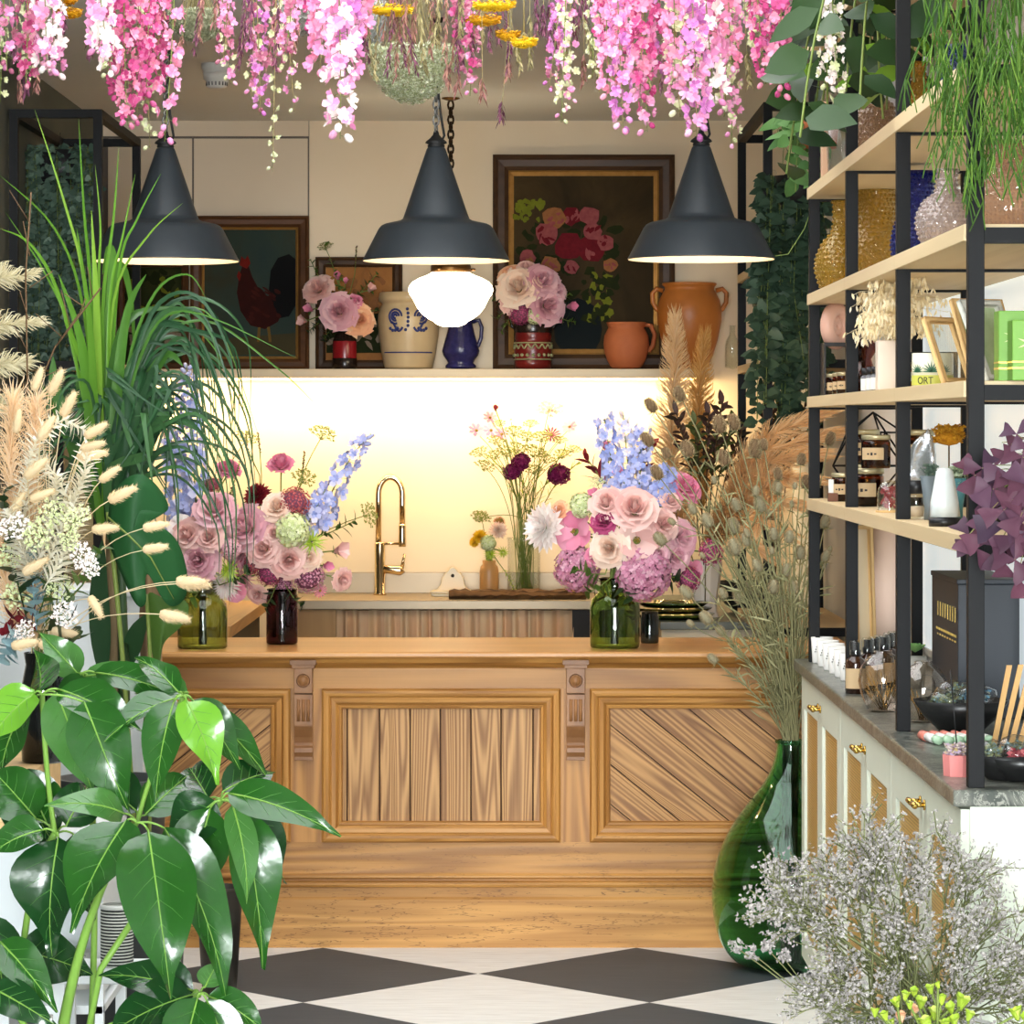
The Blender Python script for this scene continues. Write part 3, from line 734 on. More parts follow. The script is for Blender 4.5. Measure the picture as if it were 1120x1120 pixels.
# ------------------------------------------------------------------ sink run under the shelf
zw = PZ(656.5, 13.7); Yw = 13.7
m_steel = plain('brushed_steel_warm', (160,144,120), (146,130,108), .4, metal=.6, nscale=3)
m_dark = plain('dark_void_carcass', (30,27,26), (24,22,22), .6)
m_ply = wood('birch_ply', (196,160,112), (168,130,84), 'z', 4, .08, .5, .5, .3)
sk = thing('sink_unit', 'steel topped sink unit with a pleated curtain below, against the back wall', 'sink unit', (PX(490,Yw), 14.0, 0))
xa, xb = PX(316,Yw), .548
inx(sk, MB().box(xa, xb, Yw, YB-.002, zw-.04, zw)).build('worktop', m_steel, sk, bevel=.004)
inx(sk, MB().box(xa, xb, YB-.02, YB-.002, zw, PZ(626,14.28))).build('upstand', m_steel, sk, bevel=.002)
inx(sk, MB().box(xa+.02, PX(367,Yw), Yw+.03, YB-.02, .0, zw-.04)).build('side_panel', m_ply, sk)
inx(sk, MB().box(PX(626,Yw), PX(646,Yw), Yw+.03, YB-.02, .0, zw-.04)).build('side_panel', m_dark, sk)
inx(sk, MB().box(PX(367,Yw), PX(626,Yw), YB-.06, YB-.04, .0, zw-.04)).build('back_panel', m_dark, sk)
def cur_mat():
    t = NT('linen_stripe_curtain'); b = t.bsdf(.85, spec=.1)
    tc = t.n('ShaderNodeTexCoord'); sp = t.n('ShaderNodeSeparateXYZ'); t.l(tc.outputs['Object'], sp.inputs[0])
    s1 = t.math('FRACT', t.math('MULTIPLY', sp.outputs[0], 15)); st = t.math('MULTIPLY', s1, 1.0)
    t.l(t.mix(st, srgb(236,206,166), srgb(226,186,150)), b.inputs['Base Color']); return t.done(b.outputs[0])
m = MB(); n = 150; x0, x1 = PX(366,Yw), PX(627,Yw); vs = []; fs = []
for i in range(n+1):
    x = x0 + (x1-x0)*i/n; q = i/n*2*PI*13 + 1.3*math.sin(i*.11)
    for zz, am in ((zw-.045, .012), (zw-.10, .026), (.45, .034), (.06, .038)):
        vs.append((x + .004*math.sin(q*.5), Yw+.06 + am*math.sin(q) + am*.35*math.sin(2.3*q+1), zz))
for i in range(n):
    for j in range(3): fs.append((i*4+j, i*4+j+1, i*4+j+5, i*4+j+4))
m.add(vs, fs); o = inx(sk, m).build('curtain', cur_mat(), sk)
so = o.modifiers.new('thick', 'SOLIDIFY'); so.thickness = .002
# mixer tap
m_tap = plain('polished_nickel', (226,206,170), (214,190,150), .12, metal=1)
Yt = 14.12; k = S(1, Yt); tp = thing('kitchen_tap', 'tall polished swan-neck kitchen tap at the sink', 'tap', (PX(415.5,Yt), Yt, zw)); yb = CY + (HC-zw)*FPX/Yt
h = lambda y: (yb-y)*k
MB().lathe([(0,0),(7*k,0),(7*k,2*k),(5.8*k,3*k),(5.8*k,h(595)),(5*k,h(593)),(0,h(593))], 24).build('column', m_tap, tp)
arc = [(-1.5*k,0,h(594)),(-1.5*k,0,h(548))] + [((11.5 - 13*math.cos(a*PI/12))*k, 0, h(540) + 18*math.sin(a*PI/12)*k) for a in range(0,13)] + [(24.5*k,0,h(552)),(24.5*k,0,h(575))]
MB().tube(arc, 3.3*k, 12).build('spout', m_tap, tp)
MB().lathe([(0,h(598)),(4*k,h(598)),(4.3*k,h(594)),(4*k,h(576)),(3.5*k,h(573)),(0,h(573))], 20).build('spray_head', m_tap, tp).location = (24.5*k, 0, 0)
MB().tube([(-1.5*k,0,h(594.5)),(24*k,0,h(594.5))], 1.5*k, 10).build('holder_arm', m_tap, tp)
MB().tube([(0,0,h(622)),(12*k,0,h(623)),(22*k,0,h(624)),(25*k,0,h(622))], [4.6*k,4.6*k,5.4*k,4.8*k], 12).tube([(24*k,0,h(622)),(27*k,0,h(606))], [2.2*k,1.4*k], 8).build('lever', m_tap, tp)
# items by the sink
Yi = 14.05; k = S(1, Yi); yb = CY + (HC-zw)*FPX/Yi
m_cream = plain('cream_glazed_ceramic', (228,208,164), (218,196,150), .3)
t = thing('soap_dish', 'cream ceramic wall-back soap dish with a scalloped top beside the sink', 'soap dish', (PX(495,Yi), Yi, zw))
outl = [(-24,0),(-24,5),(-17,7),(-13,12),(-12,19),(-9,24),(-5,27),(-2,31),(2,31),(5,27),(9,24),(12,19),(13,12),(17,7),(24,5),(24,0)]
MB().prism([(x*k, 0, y*k) for x, y in outl], (0,.02,0), (0,.035,0)).build('scalloped_back', m_cream, t, bevel=.003)
MB().box(-22*k, 22*k, -.05, .02, 0, 3*k).box(-22*k, 22*k, -.05, -.042, 3*k, 6*k).build('tray', m_cream, t, bevel=.003)
MB().ball((0,.018,22*k), 2*k, n=8, m=5).build('hole', m_dark, t)
m_bark = wood('bark_edged_slab', (130,92,54), (70,46,26), 'x', 6, .1, 1, .8, .6)
Yi2 = 13.83; k2 = S(1, Yi2); m = MB(); vs = []; fs = []; n = 26
for i in range(n+1):
    x = PX(491,Yi2) + S(150,Yi2)*i/n
    for (yy, zz) in ((-.05, .0), (-.07, .016), (-.055, .034), (.05, .036), (.06, .0)): vs.append((x, Yi2 + yy + U(-.006,.006), zw + .001 + max(0, zz + (U(-.005,.005) if zz else 0))))
for i in range(n):
    for j in range(5): fs.append((i*5+j, i*5+(j+1)%5, (i+1)*5+(j+1)%5, (i+1)*5+j))
fs += [(4,3,2,1,0), tuple(n*5+q for q in range(5))]
m.add(vs, fs, 0, False); tag(m.build('wooden_slab', m_bark), 'long rough bark-edged wooden slab lying on the front edge of the sink top', 'wooden slab')

# side worktops joining the sink run
m_wt = wood('beech_worktop', (206,160,100), (170,120,66), 'y', 5, .06, .6, .4, .3)
lw = thing('side_worktop', 'wooden side worktop with a dark open front, running along the left wall behind the counter', 'worktop', (-1.4, 12.8, 0))
xi = PX(288, 13.49)
inx(lw, MB().box(XL+.002, xi, 11.9, 13.68, zw-.045, zw)).build('top', m_wt, lw, bevel=.003)
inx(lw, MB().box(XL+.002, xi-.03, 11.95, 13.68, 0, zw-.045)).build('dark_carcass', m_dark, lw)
m_slate = plain('grey_green_stone', (112,116,104), (90,94,84), .35, nscale=5)
m_crm = plain('cream_cabinet_paint', (228,214,186), (222,206,176), .5)
rw = thing('stone_worktop', 'grey stone topped side worktop at the right behind the counter', 'worktop', (.9, 13.0, 0))
Yr = 12.3; zr_ = PZ(680, Yr)
inx(rw, MB().box(PX(722,Yr), XR-.002, Yr, YB-.03, zr_-.03, zr_)).build('top', m_slate, rw, bevel=.003)
inx(rw, MB().box(PX(724,Yr), XR-.002, Yr+.02, YB-.03, 0, zr_-.03)).build('cabinet', m_crm, rw)
# ------------------------------------------------------------------ flower kit
m_stem = petal('stem_green', (92,112,48), (120,134,66), rough=.5, tl=0)
m_stemd = petal('stem_dry', (150,140,96), (122,110,72), rough=.7, tl=0)
m_stembr = petal('stem_brown', (104,80,52), (84,62,42), rough=.7, tl=0)
m_leaf = petal('leaf_green', (62,92,36), (92,122,52), rough=.45, tl=.3)
m_leafdk = petal('leaf_dark', (34,56,30), (52,76,40), rough=.4, tl=.2)
m_leaflime = petal('leaf_lime', (150,176,60), (186,200,90), rough=.5, tl=.35)
CLR = {
 'mauve': petal('petal_mauve', (240,200,204), (226,174,184), (212,152,166)),
 'blush': petal('petal_blush', (244,212,202), (234,190,182), (222,170,164)),
 'cream': petal('petal_cream', (248,232,216), (242,214,194), (236,200,178)),
 'pink': petal('petal_pink', (232,150,176), (220,126,158), (234,172,190)),
 'peach': petal('petal_peach', (246,206,166), (238,180,140), (230,164,130)),
 'magenta': petal('petal_magenta', (188,80,124), (156,50,96), (204,110,146)),
 'dusk': petal('petal_dusky_red', (190,92,96), (164,66,78), (208,120,116)),
 'white': petal('petal_white', (250,246,240), (244,234,228), (246,226,222)),
 'lilac': petal('petal_lilac_pink', (214,150,172), (186,116,144), (228,184,196)),
 'blue': petal('petal_blue', (150,164,218), (182,188,230), (126,140,202)),
 'bluewhite': petal('petal_pale_blue', (206,208,240), (180,186,232), (226,222,240)),
 'claret': petal('petal_claret', (104,22,34), (134,34,42), (80,16,30)),
 'lime': petal('petal_lime', (182,204,70), (150,180,50), (204,218,110)),
 'greenwhite': petal('petal_green_white', (224,230,180), (206,218,150), (236,238,206)),
 'yellow': petal('petal_yellow', (238,196,40), (224,174,20), (244,210,70)),
 'rust': petal('petal_rust', (196,116,66), (176,92,50), (210,140,90)),
 'plum': petal('petal_plum', (132,30,90), (108,22,70), (156,50,110)),
 'cosmos': petal('petal_cosmos', (226,146,186), (206,120,166), (236,180,206)),
 'umbel': petal('umbel_green', (128,138,56), (104,118,44), (156,160,84), tl=.05),
 'berry': petal('dark_seed', (104,50,50), (84,60,50), (120,80,60)),
}
m_core = plain('cluster_core_shade', (128,74,96), (100,56,74), .9)  # darker core puts the shade between florets into the colour
m_eye = plain('flower_eye', (150,130,40), (110,90,30), .8, nscale=200)

def rose_mb(openness=1.0, layers=6, pn=(3,4,5,5,6,6), wav=.05):
    mb = MB(); ga = 0
    for L in range(layers):
        f = (L+1)/layers; n = pn[L]
        for k in range(n):
            ga += 2.39996 if L < 2 else 2*PI/n + .02
            ang = ga + L*.5; rb = .05 + .12*f; rm = (.13, .20, .30, .42, .54, .62)[L]*(.6+.4*openness); rt = (.02, .10, .24, .44, .66, .86)[L]*openness*1.05 if layers == 6 else (.10 + .72*f**1.15*openness)
            h = (1.02, 1.0, .96, .86, .72, .56)[L] + U(-.05, .05); hw = min(1.25, (1.25 if L < 2 else 2.5*PI/n))*.72
            curl = (.0, .05, .12, .18, .26, .32)[L]*openness; nu, nv = 6, 5; vs = []; fs = []; ph = U(0, 6)
            for j in range(nv+1):
                v = j/nv; r = rb*(1-v)**2 + 2*rm*v*(1-v)*1.05 + rt*v*v
                hh = h*(v**.9) ; wv = hw*(.45 + .55*math.sin(PI*.5*min(1, v*1.6)))
                for i in range(nu+1):
                    u = i/nu*2-1; ed = u*u
                    z_ = hh*(1 - .16*ed*v) - curl*.55*v**5*(1+.2*ed); rr = r + curl*v**4*(.7+.5*ed) + wav*v**3*math.sin(ph+u*3.3)
                    a = ang + u*wv; vs.append((rr*math.cos(a), rr*math.sin(a), z_ - .35*f*.6 - .1))
            for j in range(nv):
                for i in range(nu): fs.append((j*(nu+1)+i, j*(nu+1)+i+1, (j+1)*(nu+1)+i+1, (j+1)*(nu+1)+i))
            mb.add(vs, fs, 0)
    mb.lathe([(0,-.5),(.12,-.48),(.16,-.36),(.1,-.25)], 8, 1)
    for k in range(5):
        a = k*1.2566; mb.leaf((.1*math.cos(a), .1*math.sin(a), -.36), (math.cos(a), math.sin(a), .2), (0,0,1), .55, .16, 'point', .5, .2, 3, 1)
    return mb
def bud_mb():
    mb = MB()
    for k in range(7):
        a = k*2.4; rr = .16 + .04*k
        mb.leaf((rr*.5*math.cos(a), rr*.5*math.sin(a), -.5), (.28*math.cos(a), .28*math.sin(a), 1), (-math.cos(a), -math.sin(a), .2), 1.35-.05*k, .8, 'spoon', .55-.06*k, .4, 5, 0, cross=2)
    for k in range(5):
        a = k*1.2566; mb.leaf((.05*math.cos(a), .05*math.sin(a), -.62), (math.cos(a)*.8, math.sin(a)*.8, .7), (-math.cos(a), -math.sin(a), .5), .6, .22, 'point', .3, .2, 3, 1)
    return mb
def lisi_mb():
    mb = MB()
    for k in range(8):
        a = k*2*PI/8 + U(-.1,.1); up = .55 if k % 2 else .35
        mb.leaf((.12*math.cos(a), .12*math.sin(a), -.25), (math.cos(a), math.sin(a), up*1.6), (-math.cos(a)*.5, -math.sin(a)*.5, 1), 1.0, .95, 'spoon', .75, .1, 7, 0, wave=.05, cross=2)
    for k in range(14):
        a = U(0,6.28); r = U(0,.14); mb.ball((r*math.cos(a), r*math.sin(a), -.02+U(0,.12)), .05, mi=2, n=5, m=3)
    mb.lathe([(0,-.45),(.14,-.4),(.2,-.2),(.14,-.12)], 8, 1); return mb
def dahlia_mb(rows=7, pts=18, wd=.26):
    mb = MB()
    for L in range(rows):
        f = L/(rows-1); el = 1.45 - 1.5*f
        for k in range(pts if L > 1 else 8):
            a = 2*PI*(k+.5*(L%2))/(pts if L > 1 else 8) + U(-.06,.06); d = V((math.cos(a)*math.cos(el), math.sin(a)*math.cos(el), math.sin(el)))
            nr = V((-math.cos(a)*math.sin(el), -math.sin(a)*math.sin(el), math.cos(el)))
            mb.leaf(d*.08 + V((0,0,-.1*f)), d, nr, (.55+.45*f)*U(.92,1.06), wd*(.7+.5*f), 'lance', -.35, .35, 4, 0)
    mb.lathe([(0,-.3),(.15,-.26),(.2,-.1),(.05,0)], 8, 1); return mb
def cluster_mb(n=120, fr=.16, flat=1.0, np=5):
    mb = MB(); mb.ball((0,0,0), .8, .8, .8*flat, 1, 10, 6)
    for k in range(n):
        z_ = 1 - 1.75*(k+.5)/n; r = math.sqrt(max(0, 1-z_*z_)); a = k*2.39996; d = V((r*math.cos(a), r*math.sin(a), z_*flat))
        mb.floret(d*U(.86,1.04), d + V((U(-.3,.3), U(-.3,.3), U(-.3,.3))), fr*U(.8,1.25), np, 0, .25)
    return mb
def daisy_mb(n=8, w=.5):
    mb = MB()
    for k in range(n):
        a = 2*PI*k/n; mb.leaf((.1*math.cos(a), .1*math.sin(a), 0), (math.cos(a), math.sin(a), .25), (0,0,1), .95, w, 'spoon', .25, .08, 4, 0)
    mb.ball((0,0,.04), .2, .2, .14, 2, 8, 5); mb.lathe([(0,-.25),(.12,-.2),(.16,-.02)], 8, 1); return mb
def umbel_mb(n=22, fl=9):
    mb = MB()
    for k in range(n):
        r = math.sqrt((k+.5)/n); a = k*2.39996; e = V((r*math.cos(a), r*math.sin(a), .1 - .28*r*r))
        mb.tube(bez((0,0,-.75), e*.55 + V((0,0,-.28)), e, 3), .012, 3, 1, False)
        for q in range(fl):
            p = e + V((U(-.15,.15), U(-.15,.15), U(-.03,.06))); mb.floret(p, (U(-.4,.4), U(-.4,.4), 1), U(.06,.11), 4, 0, .2)
    return mb
def spiky_mb(n=34):
    mb = MB()
    for k in range(n):
        z_ = 1 - 1.5*(k+.5)/n; r = math.sqrt(max(0,1-z_*z_)); a = k*2.39996; d = V((r*math.cos(a), r*math.sin(a), z_))
        mb.leaf(d*.15, d, UP if abs(z_) < .9 else V((1,0,0)), U(.8,1.05), .2, 'point', .3, .3, 3, 0)
    return mb
_mesh = {}
def bloom(kind, col):
    key = (kind, col)
    if key not in _mesh:
        st = R.getstate(); R.seed(hash(kind) % 1000 if False else sum(map(ord, kind+col)))
        mb = {'rose': lambda: rose_mb(1.0), 'rosetight': lambda: rose_mb(.72, 6), 'bud': bud_mb, 'lisianthus': lisi_mb, 'dahlia': dahlia_mb,
              'hydrangea': lambda: cluster_mb(190, .17), 'sedum': lambda: cluster_mb(260, .1, .8, 4), 'cosmos': daisy_mb, 'daisy': lambda: daisy_mb(14, .22), 'umbel': umbel_mb,
              'spiky': spiky_mb, 'fluffy': lambda: dahlia_mb(7, 22, .09), 'scabious': lambda: cluster_mb(90, .28, .5)}[kind]()
        _mesh[key] = mb.mesh(kind + '_bloom', [CLR[col], m_core if kind in ('hydrangea','sedum','scabious') and col in ('lilac','magenta','dusk','mauve','plum') else m_stem, m_eye]); R.setstate(st)
    return _mesh[key]
def put(me, name, parent, loc, facing, r, spin=None):
    o = bpy.data.objects.new(name, me); COL.objects.link(o); o.parent = parent; o.location = loc
    o.rotation_mode = 'QUATERNION'; f = V(facing).normalized()
    o.rotation_quaternion = UP.rotation_difference(f) @ Quaternion(UP, U(0, 6.28) if spin is None else spin); o.scale = (r, r, r)
    return o
def leafy(mb, path, n, L, W, mi=0, prof='ovate', start=.35, spread=.9):
    k = len(path)
    for i in range(n):
        t = start + (1-start)*i/max(1, n-1); j = min(k-2, int(t*(k-1))); p = V(path[j]).lerp(V(path[j+1]), t*(k-1)-j); d = (V(path[j+1])-V(path[j])).normalized()
        a = i*2.4; s = d.orthogonal().normalized(); s = Quaternion(d, a) @ s
        mb.leaf(p, d*(1-spread*.6) + s*spread, d, L*U(.75,1.15)*(1.1-.4*t), W*U(.8,1.1), prof, .4, .15, 4, mi)
KW = {'rose':'rose','rosetight':'rose','bud':'rose bud','lisianthus':'open lisianthus','dahlia':'dahlia','hydrangea':'hydrangea head','sedum':'sedum head','cosmos':'cosmos flower','daisy':'daisy',
      'umbel':'umbel flower','spiky':'spiky green flower','fluffy':'fluffy flower','scabious':'scabious flower'}
CW = {'mauve':'mauve','blush':'blush pink','cream':'cream','pink':'pink','peach':'peach','magenta':'magenta','dusk':'dusky red','white':'white','lilac':'lilac pink','claret':'dark claret','lime':'lime green',
      'greenwhite':'green-white','yellow':'yellow','rust':'rust orange','plum':'deep plum','cosmos':'pink','umbel':'yellow-green','blue':'blue','bluewhite':'pale blue','berry':'dark red'}
BOUQ = {}     # (vase words, flower words) -> [(px, object)]
def reg(where, words, px, o): BOUQ.setdefault((where, words), []).append((px, o))
class Bouquet:
    def __init__(s, where, mouth, base, cen, rad, Y, spread=1):
        s.sp = spread
        s.where, s.mouth, s.base, s.cen, s.rad, s.Y = where, V(mouth), V(base), cen, rad, Y
    def pos(s, px, py, dy=None):
        if dy is None:
            d2 = ((px-s.cen[0])**2 + (py-s.cen[1])**2)/s.rad**2
            dy = -.8*S(s.rad, s.Y)*math.sqrt(max(0, 1-d2)) if d2 < 1 else U(-.02,.03)
        return P(px, py, s.Y + dy)
    def face(s, px, py, tilt=0):
        return V(((px-s.cen[0])/s.rad*.75 + U(-.12,.12), -1, (s.cen[1]-py)/s.rad*.7 + .28 + tilt + U(-.1,.1)))
    def root(s, name, cat): return thing(name, '-', cat, s.base + V((U(-.012,.012)*s.sp, U(-.012,.012)*s.sp, 0)))
    def stem(s, root, end, r=.0022, mat=None, leaves=0, sag=0):
        b = V(root.location); m_ = s.mouth + V((U(-.012,.012)*s.sp, U(-.01,.01)*s.sp, 0))
        up = bez(m_, m_ + (m_-b)*.5 + V((0,0,(end.z-m_.z)*.35 + sag)), end, 8)
        pts = [b, b.lerp(m_, .5)] + up; mb = MB(); loc = [p-b for p in pts]
        mb.tube(loc, r, 5, 0)
        if leaves: leafy(mb, loc[2:], leaves, .05, .022, 1, 'ovate', .5)
        return mb.build('stem', [mat or m_stem, m_leaf], root), pts
    def bloom(s, kind, col, px, py, rpx, dy=None, face=None, leaves=0, cat='flower'):
        nm = {'rosetight':'rose','bud':'rose_bud','hydrangea':'hydrangea','sedum':'sedum','umbel':'umbel_flower','spiky':'spiky_flower','fluffy':'fluffy_flower','scabious':'scabious','rose':'rose','lisianthus':'lisianthus','dahlia':'dahlia','cosmos':'cosmos','daisy':'daisy'}[kind]
        p = s.pos(px, py, dy); f = V(face) if face else s.face(px, py); r = S(rpx, p.y)*1.06; f.normalize()
        t = s.root(nm, cat); put(bloom(kind, col), 'umbel' if kind == 'umbel' else 'bloom', t, p - V(t.location), f, r)
        s.stem(t, p - f*r*.3, .0016 if kind in ('umbel','cosmos','daisy','scabious') else .0026, None, leaves)
        reg(s.where, CW[col] + ' ' + KW[kind], px, t); return t
    def spike(s, name, words, pts, cols, r0, r1, n, cat='flower', budtip=True, np=5, dy=0, start=.0):
        """flower spike: florets along the visible pixel path (bottom to top)"""
        t = s.root(name, cat); b = V(t.location); W = [P(x, y, s.Y + dy) for x, y in pts]
        stm, _ = s.stem(t, W[0], .003)
        mb = MB(); mb.tube([p-b for p in W], [.0028 - .0016*i/(len(W)-1) for i in range(len(W))], 5, 0)
        fl = MB(); k = len(W)
        for i in range(n):
            q = (i+.5)/n; j = min(k-2, int(q*(k-1))); p = W[j].lerp(W[j+1], q*(k-1)-j) - b; d = (W[j+1]-W[j]).normalized()
            a = i*2.39996; sd = Quaternion(d, a) @ d.orthogonal().normalized(); r = r0 + (r1-r0)*q
            if budtip and q > .86: fl.ball(p + sd*r*.8, r*.5, r*.5, r*.8, 1, 6, 4, sd+d); mb.tube([p, p+sd*r*.8], .0008, 3, 0, False)
            else:
                c = p + sd*r*1.15 + d*r*.3; fl.floret(c, sd + V((0,-.7,0)) + d*.2, r*U(.85,1.15), np, i % len(cols), .3); fl.floret(c - V((0,.001,0)), sd + V((0,-.6,.1)), r*.55, np, (i+1) % len(cols), .6)
                mb.tube([p, c], .0009, 3, 0, False)
        mb.build('spike_stem', m_stem, t); cm = [CLR[c] for c in cols]
        if len(cm) == 1: cm.append(CLR['greenwhite'])
        fl.build('flower_spike', cm, t); reg(s.where, words, pts[-1][0], t); return t
    def sprig(s, name, words, pts, n, L, W, mats, prof='ovate', cat='foliage', dy=0, spread=.9, start=.25):
        t = s.root(name, cat); b = V(t.location); Wp = [P(x, y, s.Y+dy) for x, y in pts]
        s.stem(t, Wp[0], .002); mb = MB(); loc = [p-b for p in Wp]; mb.tube(loc, .0018, 4, 0); mb.build('twig', m_stem, t)
        lf = MB(); leafy(lf, loc, n, L, W, 0, prof, start, spread); lf.build('leaves', mats, t); reg(s.where, words, pts[-1][0], t); return t
def flush_labels():
    for (where, words), lst in BOUQ.items():
        if len(lst) == 1: lst[0][1]['label'] = words + ' ' + where
        else: ordinal(lst, words + ', # of those ' + where, words + ' ' + where)
    BOUQ.clear()

# ------------------------------------------------------------------ vases on the counter
zct = .942
def vase_on(name, label, cx, by, pts, mat, n=36, wall=1.4, cat='vase', ztop=None, mod=None):
    zt_ = zct if ztop is None else ztop; Y = (HC-zt_)*FPX/(by-CY)
    o = MB().lathe(pot_prof(pts, cx, by, Y, wall), n, mod=mod).build(name, mat, None, (PX(cx,Y), Y, zt_ + .0005))
    tag(o, label, cat); k = S(1, Y); top = pts[-1]
    return o, Y, V((PX(cx,Y), Y, zt_ + .012)), V((PX(cx,Y), Y, zt_ + (by-top[1])*k - .01))
g_olive = glass('olive_green_glass', (194,212,150), .02, bump=.1, bscale=14)
g_green = glass('bottle_green_glass', (176,204,140), .02, bump=.1, bscale=14)
g_plum = glass('aubergine_glass', (124,78,104), .02)
g_navy = glass('smoky_blue_glass', (120,134,146), .02)
_, YA, bA, mA = vase_on('glass_vase', 'olive green glass vase at the left end of the counter, partly behind the big leaf', 221.5, 709, [(25.5,709),(27,707.5),(27.2,704),(27.2,668),(26,660),(20,653),(18.5,649),(18.5,640),(20,636)], g_olive)
_, YBq, bB, mB = vase_on('glass_vase', 'tall dark aubergine glass vase on the counter, left of the tap', 308.5, 704.5, [(15,704.5),(17,703),(17.3,700),(17.3,653),(16,649),(16.6,644)], g_plum)
_, YCq, bC, mC = vase_on('glass_vase', 'wide bottle-green glass vase on the counter right of centre', 672.5, 708.5, [(25.5,708.5),(27,707),(27.3,703),(27.3,664),(26,656),(18,648),(16,644),(16,636),(18,632)], g_green)
_, YDq, bD, mD = vase_on('glass_jar', 'small dark smoky glass jar on the counter, right behind the green vase', 710.5, 703.5, [(9,703.5),(10,702.5),(10.2,700),(10.2,676),(9,672.5),(9.4,669)], g_navy, 24, 1.0, 'jar')

# left bouquet, in the olive vase
bq = Bouquet('in the olive green vase', mA, bA, (236,590), 52, YA)
for k_, c_, x, y, r in [('rose','mauve',235,558,20),('rose','mauve',217,612,21),('rose','blush',206,586,17),('rosetight','pink',250,514,16),('rose','mauve',197,602,13),
        ('fluffy','white',246,640,17),('fluffy','blush',222,642,14),('spiky','lime',250,624,13),('rose','blush',229,588,14),('lisianthus','pink',258,648,11),('lisianthus','white',196,575,13),
        ('hydrangea','mauve',252,600,11),('umbel','umbel',271,477,12),('sedum','dusk',232,530,9),('spiky','lime',214,636,8)]: bq.bloom(k_, c_, x, y, r)
bq.spike('delphinium', 'tall blue delphinium', [(216,575),(211,500),(206,440),(204,398)], ['blue','bluewhite'], .034, .014, 46, dy=.05)
bq.spike('delphinium', 'tall blue delphinium', [(204,580),(192,510),(184,462)], ['blue','bluewhite'], .034, .014, 34, dy=.08)
bq.sprig('leaf_sprig', 'leafy green sprig', [(222,640),(214,652),(206,660)], 6, .07, .035, [m_leaf], dy=-.08)
bq.sprig('leaf_sprig', 'leafy green sprig', [(240,640),(258,634),(270,626)], 7, .07, .035, [m_leafdk], dy=-.06)
bq.sprig('astilbe', 'dark red astilbe plume', [(244,560),(254,535),(262,506)], 20, .018, .010, [CLR['claret']], cat='flower')
# centre-left bouquet, in the aubergine vase
bq = Bouquet('in the aubergine vase', mB, bB, (308,585), 56, YBq)
for k_, c_, x, y, r in [('rosetight','pink',307,508,17),('rose','mauve',270,578,22),('rose','cream',303,555,15),('rose','blush',289,600,17),('rose','blush',316,612,18),('rose','cream',337,609,13),
        ('bud','blush',371,602,14),('rose','blush',374,634,11),('bud','pink',357,619,9),('sedum','dusk',322,549,17),('sedum','magenta',294,627,14),('sedum','lilac',337,630,18),
        ('dahlia','claret',281,542,15),('spiky','lime',341,593,15),('hydrangea','greenwhite',320,580,18),('umbel','umbel',354,472,14),('umbel','umbel',333,521,13),('umbel','umbel',405,562,13),
        ('fluffy','mauve',266,634,15),('rose','mauve',262,606,13),('rose','blush',282,650,10),('sedum','dusk',276,616,12),('sedum','lilac',310,640,11),('daisy','pink',350,646,8),('rose','blush',300,584,11)]: bq.bloom(k_, c_, x, y, r)
bq.spike('delphinium', 'lilac blue delphinium', [(344,580),(358,548),(374,516),(390,492),(406,474)], ['bluewhite','blue'], .030, .016, 30)
bq.spike('delphinium', 'lilac blue delphinium', [(330,590),(340,566),(350,548),(356,535)], ['blue','bluewhite'], .027, .018, 20, dy=-.03)
bq.sprig('leaf_sprig', 'leafy green sprig', [(340,590),(362,582),(388,570)], 12, .06, .018, [m_leaf], 'lance')
bq.sprig('leaf_sprig', 'leafy green sprig', [(302,640),(296,655),(290,664)], 8, .05, .02, [m_leafdk], dy=-.05)
bq.sprig('leaf_sprig', 'leafy green sprig', [(312,640),(322,655),(330,662)], 8, .05, .02, [m_leafdk], dy=-.05)
for pth in ([(285,560),(284,520),(270,490),(269,476)], [(285,560),(286,520),(284,490),(282,474)], [(318,560),(330,525),(333,495)]):
    bq.sprig('seed_spike', 'thin dark seed spike', pth, 26, .012, .008, [CLR['berry']], cat='flower', start=.6, spread=.6)
bq.sprig('astilbe', 'dark red astilbe plume', [(262,580),(258,556),(254,534)], 34, .016, .01, [CLR['claret']], cat='flower', start=.3)
bq.sprig('astilbe', 'dark red astilbe plume', [(270,580),(274,562),(280,544)], 30, .016, .01, [CLR['dusk']], cat='flower', start=.3, dy=-.05)
# right bouquet, in the bottle-green vase
bq = Bouquet('in the bottle-green vase', mC, bC, (688,585), 62, YCq)
for k_, c_, x, y, r in [('dahlia','white',596,577,26),('lisianthus','pink',627,581,21),('rose','magenta',661,570,13),('rose','blush',694,557,22),('rose','blush',664,551,17),('bud','pink',650,541,9),
        ('rose','cream',667,599,19),('lisianthus','blush',697,590,22),('rose','blush',726,573,15),('rose','mauve',745,588,17),('rose','pink',750,533,16),('bud','pink',663,490,9),('bud','pink',676,519,10),
        ('hydrangea','lilac',632,622,23),('hydrangea','lilac',703,627,28),('sedum','magenta',778,604,14),('sedum','magenta',753,634,14),('rose','mauve',738,608,16),('lisianthus','pink',759,624,11),
        ('rose','peach',611,559,10),('hydrangea','greenwhite',637,553,13),('rose','mauve',719,606,12),('rose','blush',733,548,11),('umbel','greenwhite',652,526,9),('rose','pink',649,609,9)]: bq.bloom(k_, c_, x, y, r)
bq.spike('delphinium', 'blue delphinium', [(674,550),(672,520),(666,490),(661,458)], ['blue','bluewhite','blue'], .028, .018, 32, budtip=False, dy=.02)
bq.spike('delphinium', 'blue delphinium', [(698,550),(700,520),(700,492),(703,470)], ['blue','bluewhite'], .028, .018, 28, budtip=False, dy=.03)
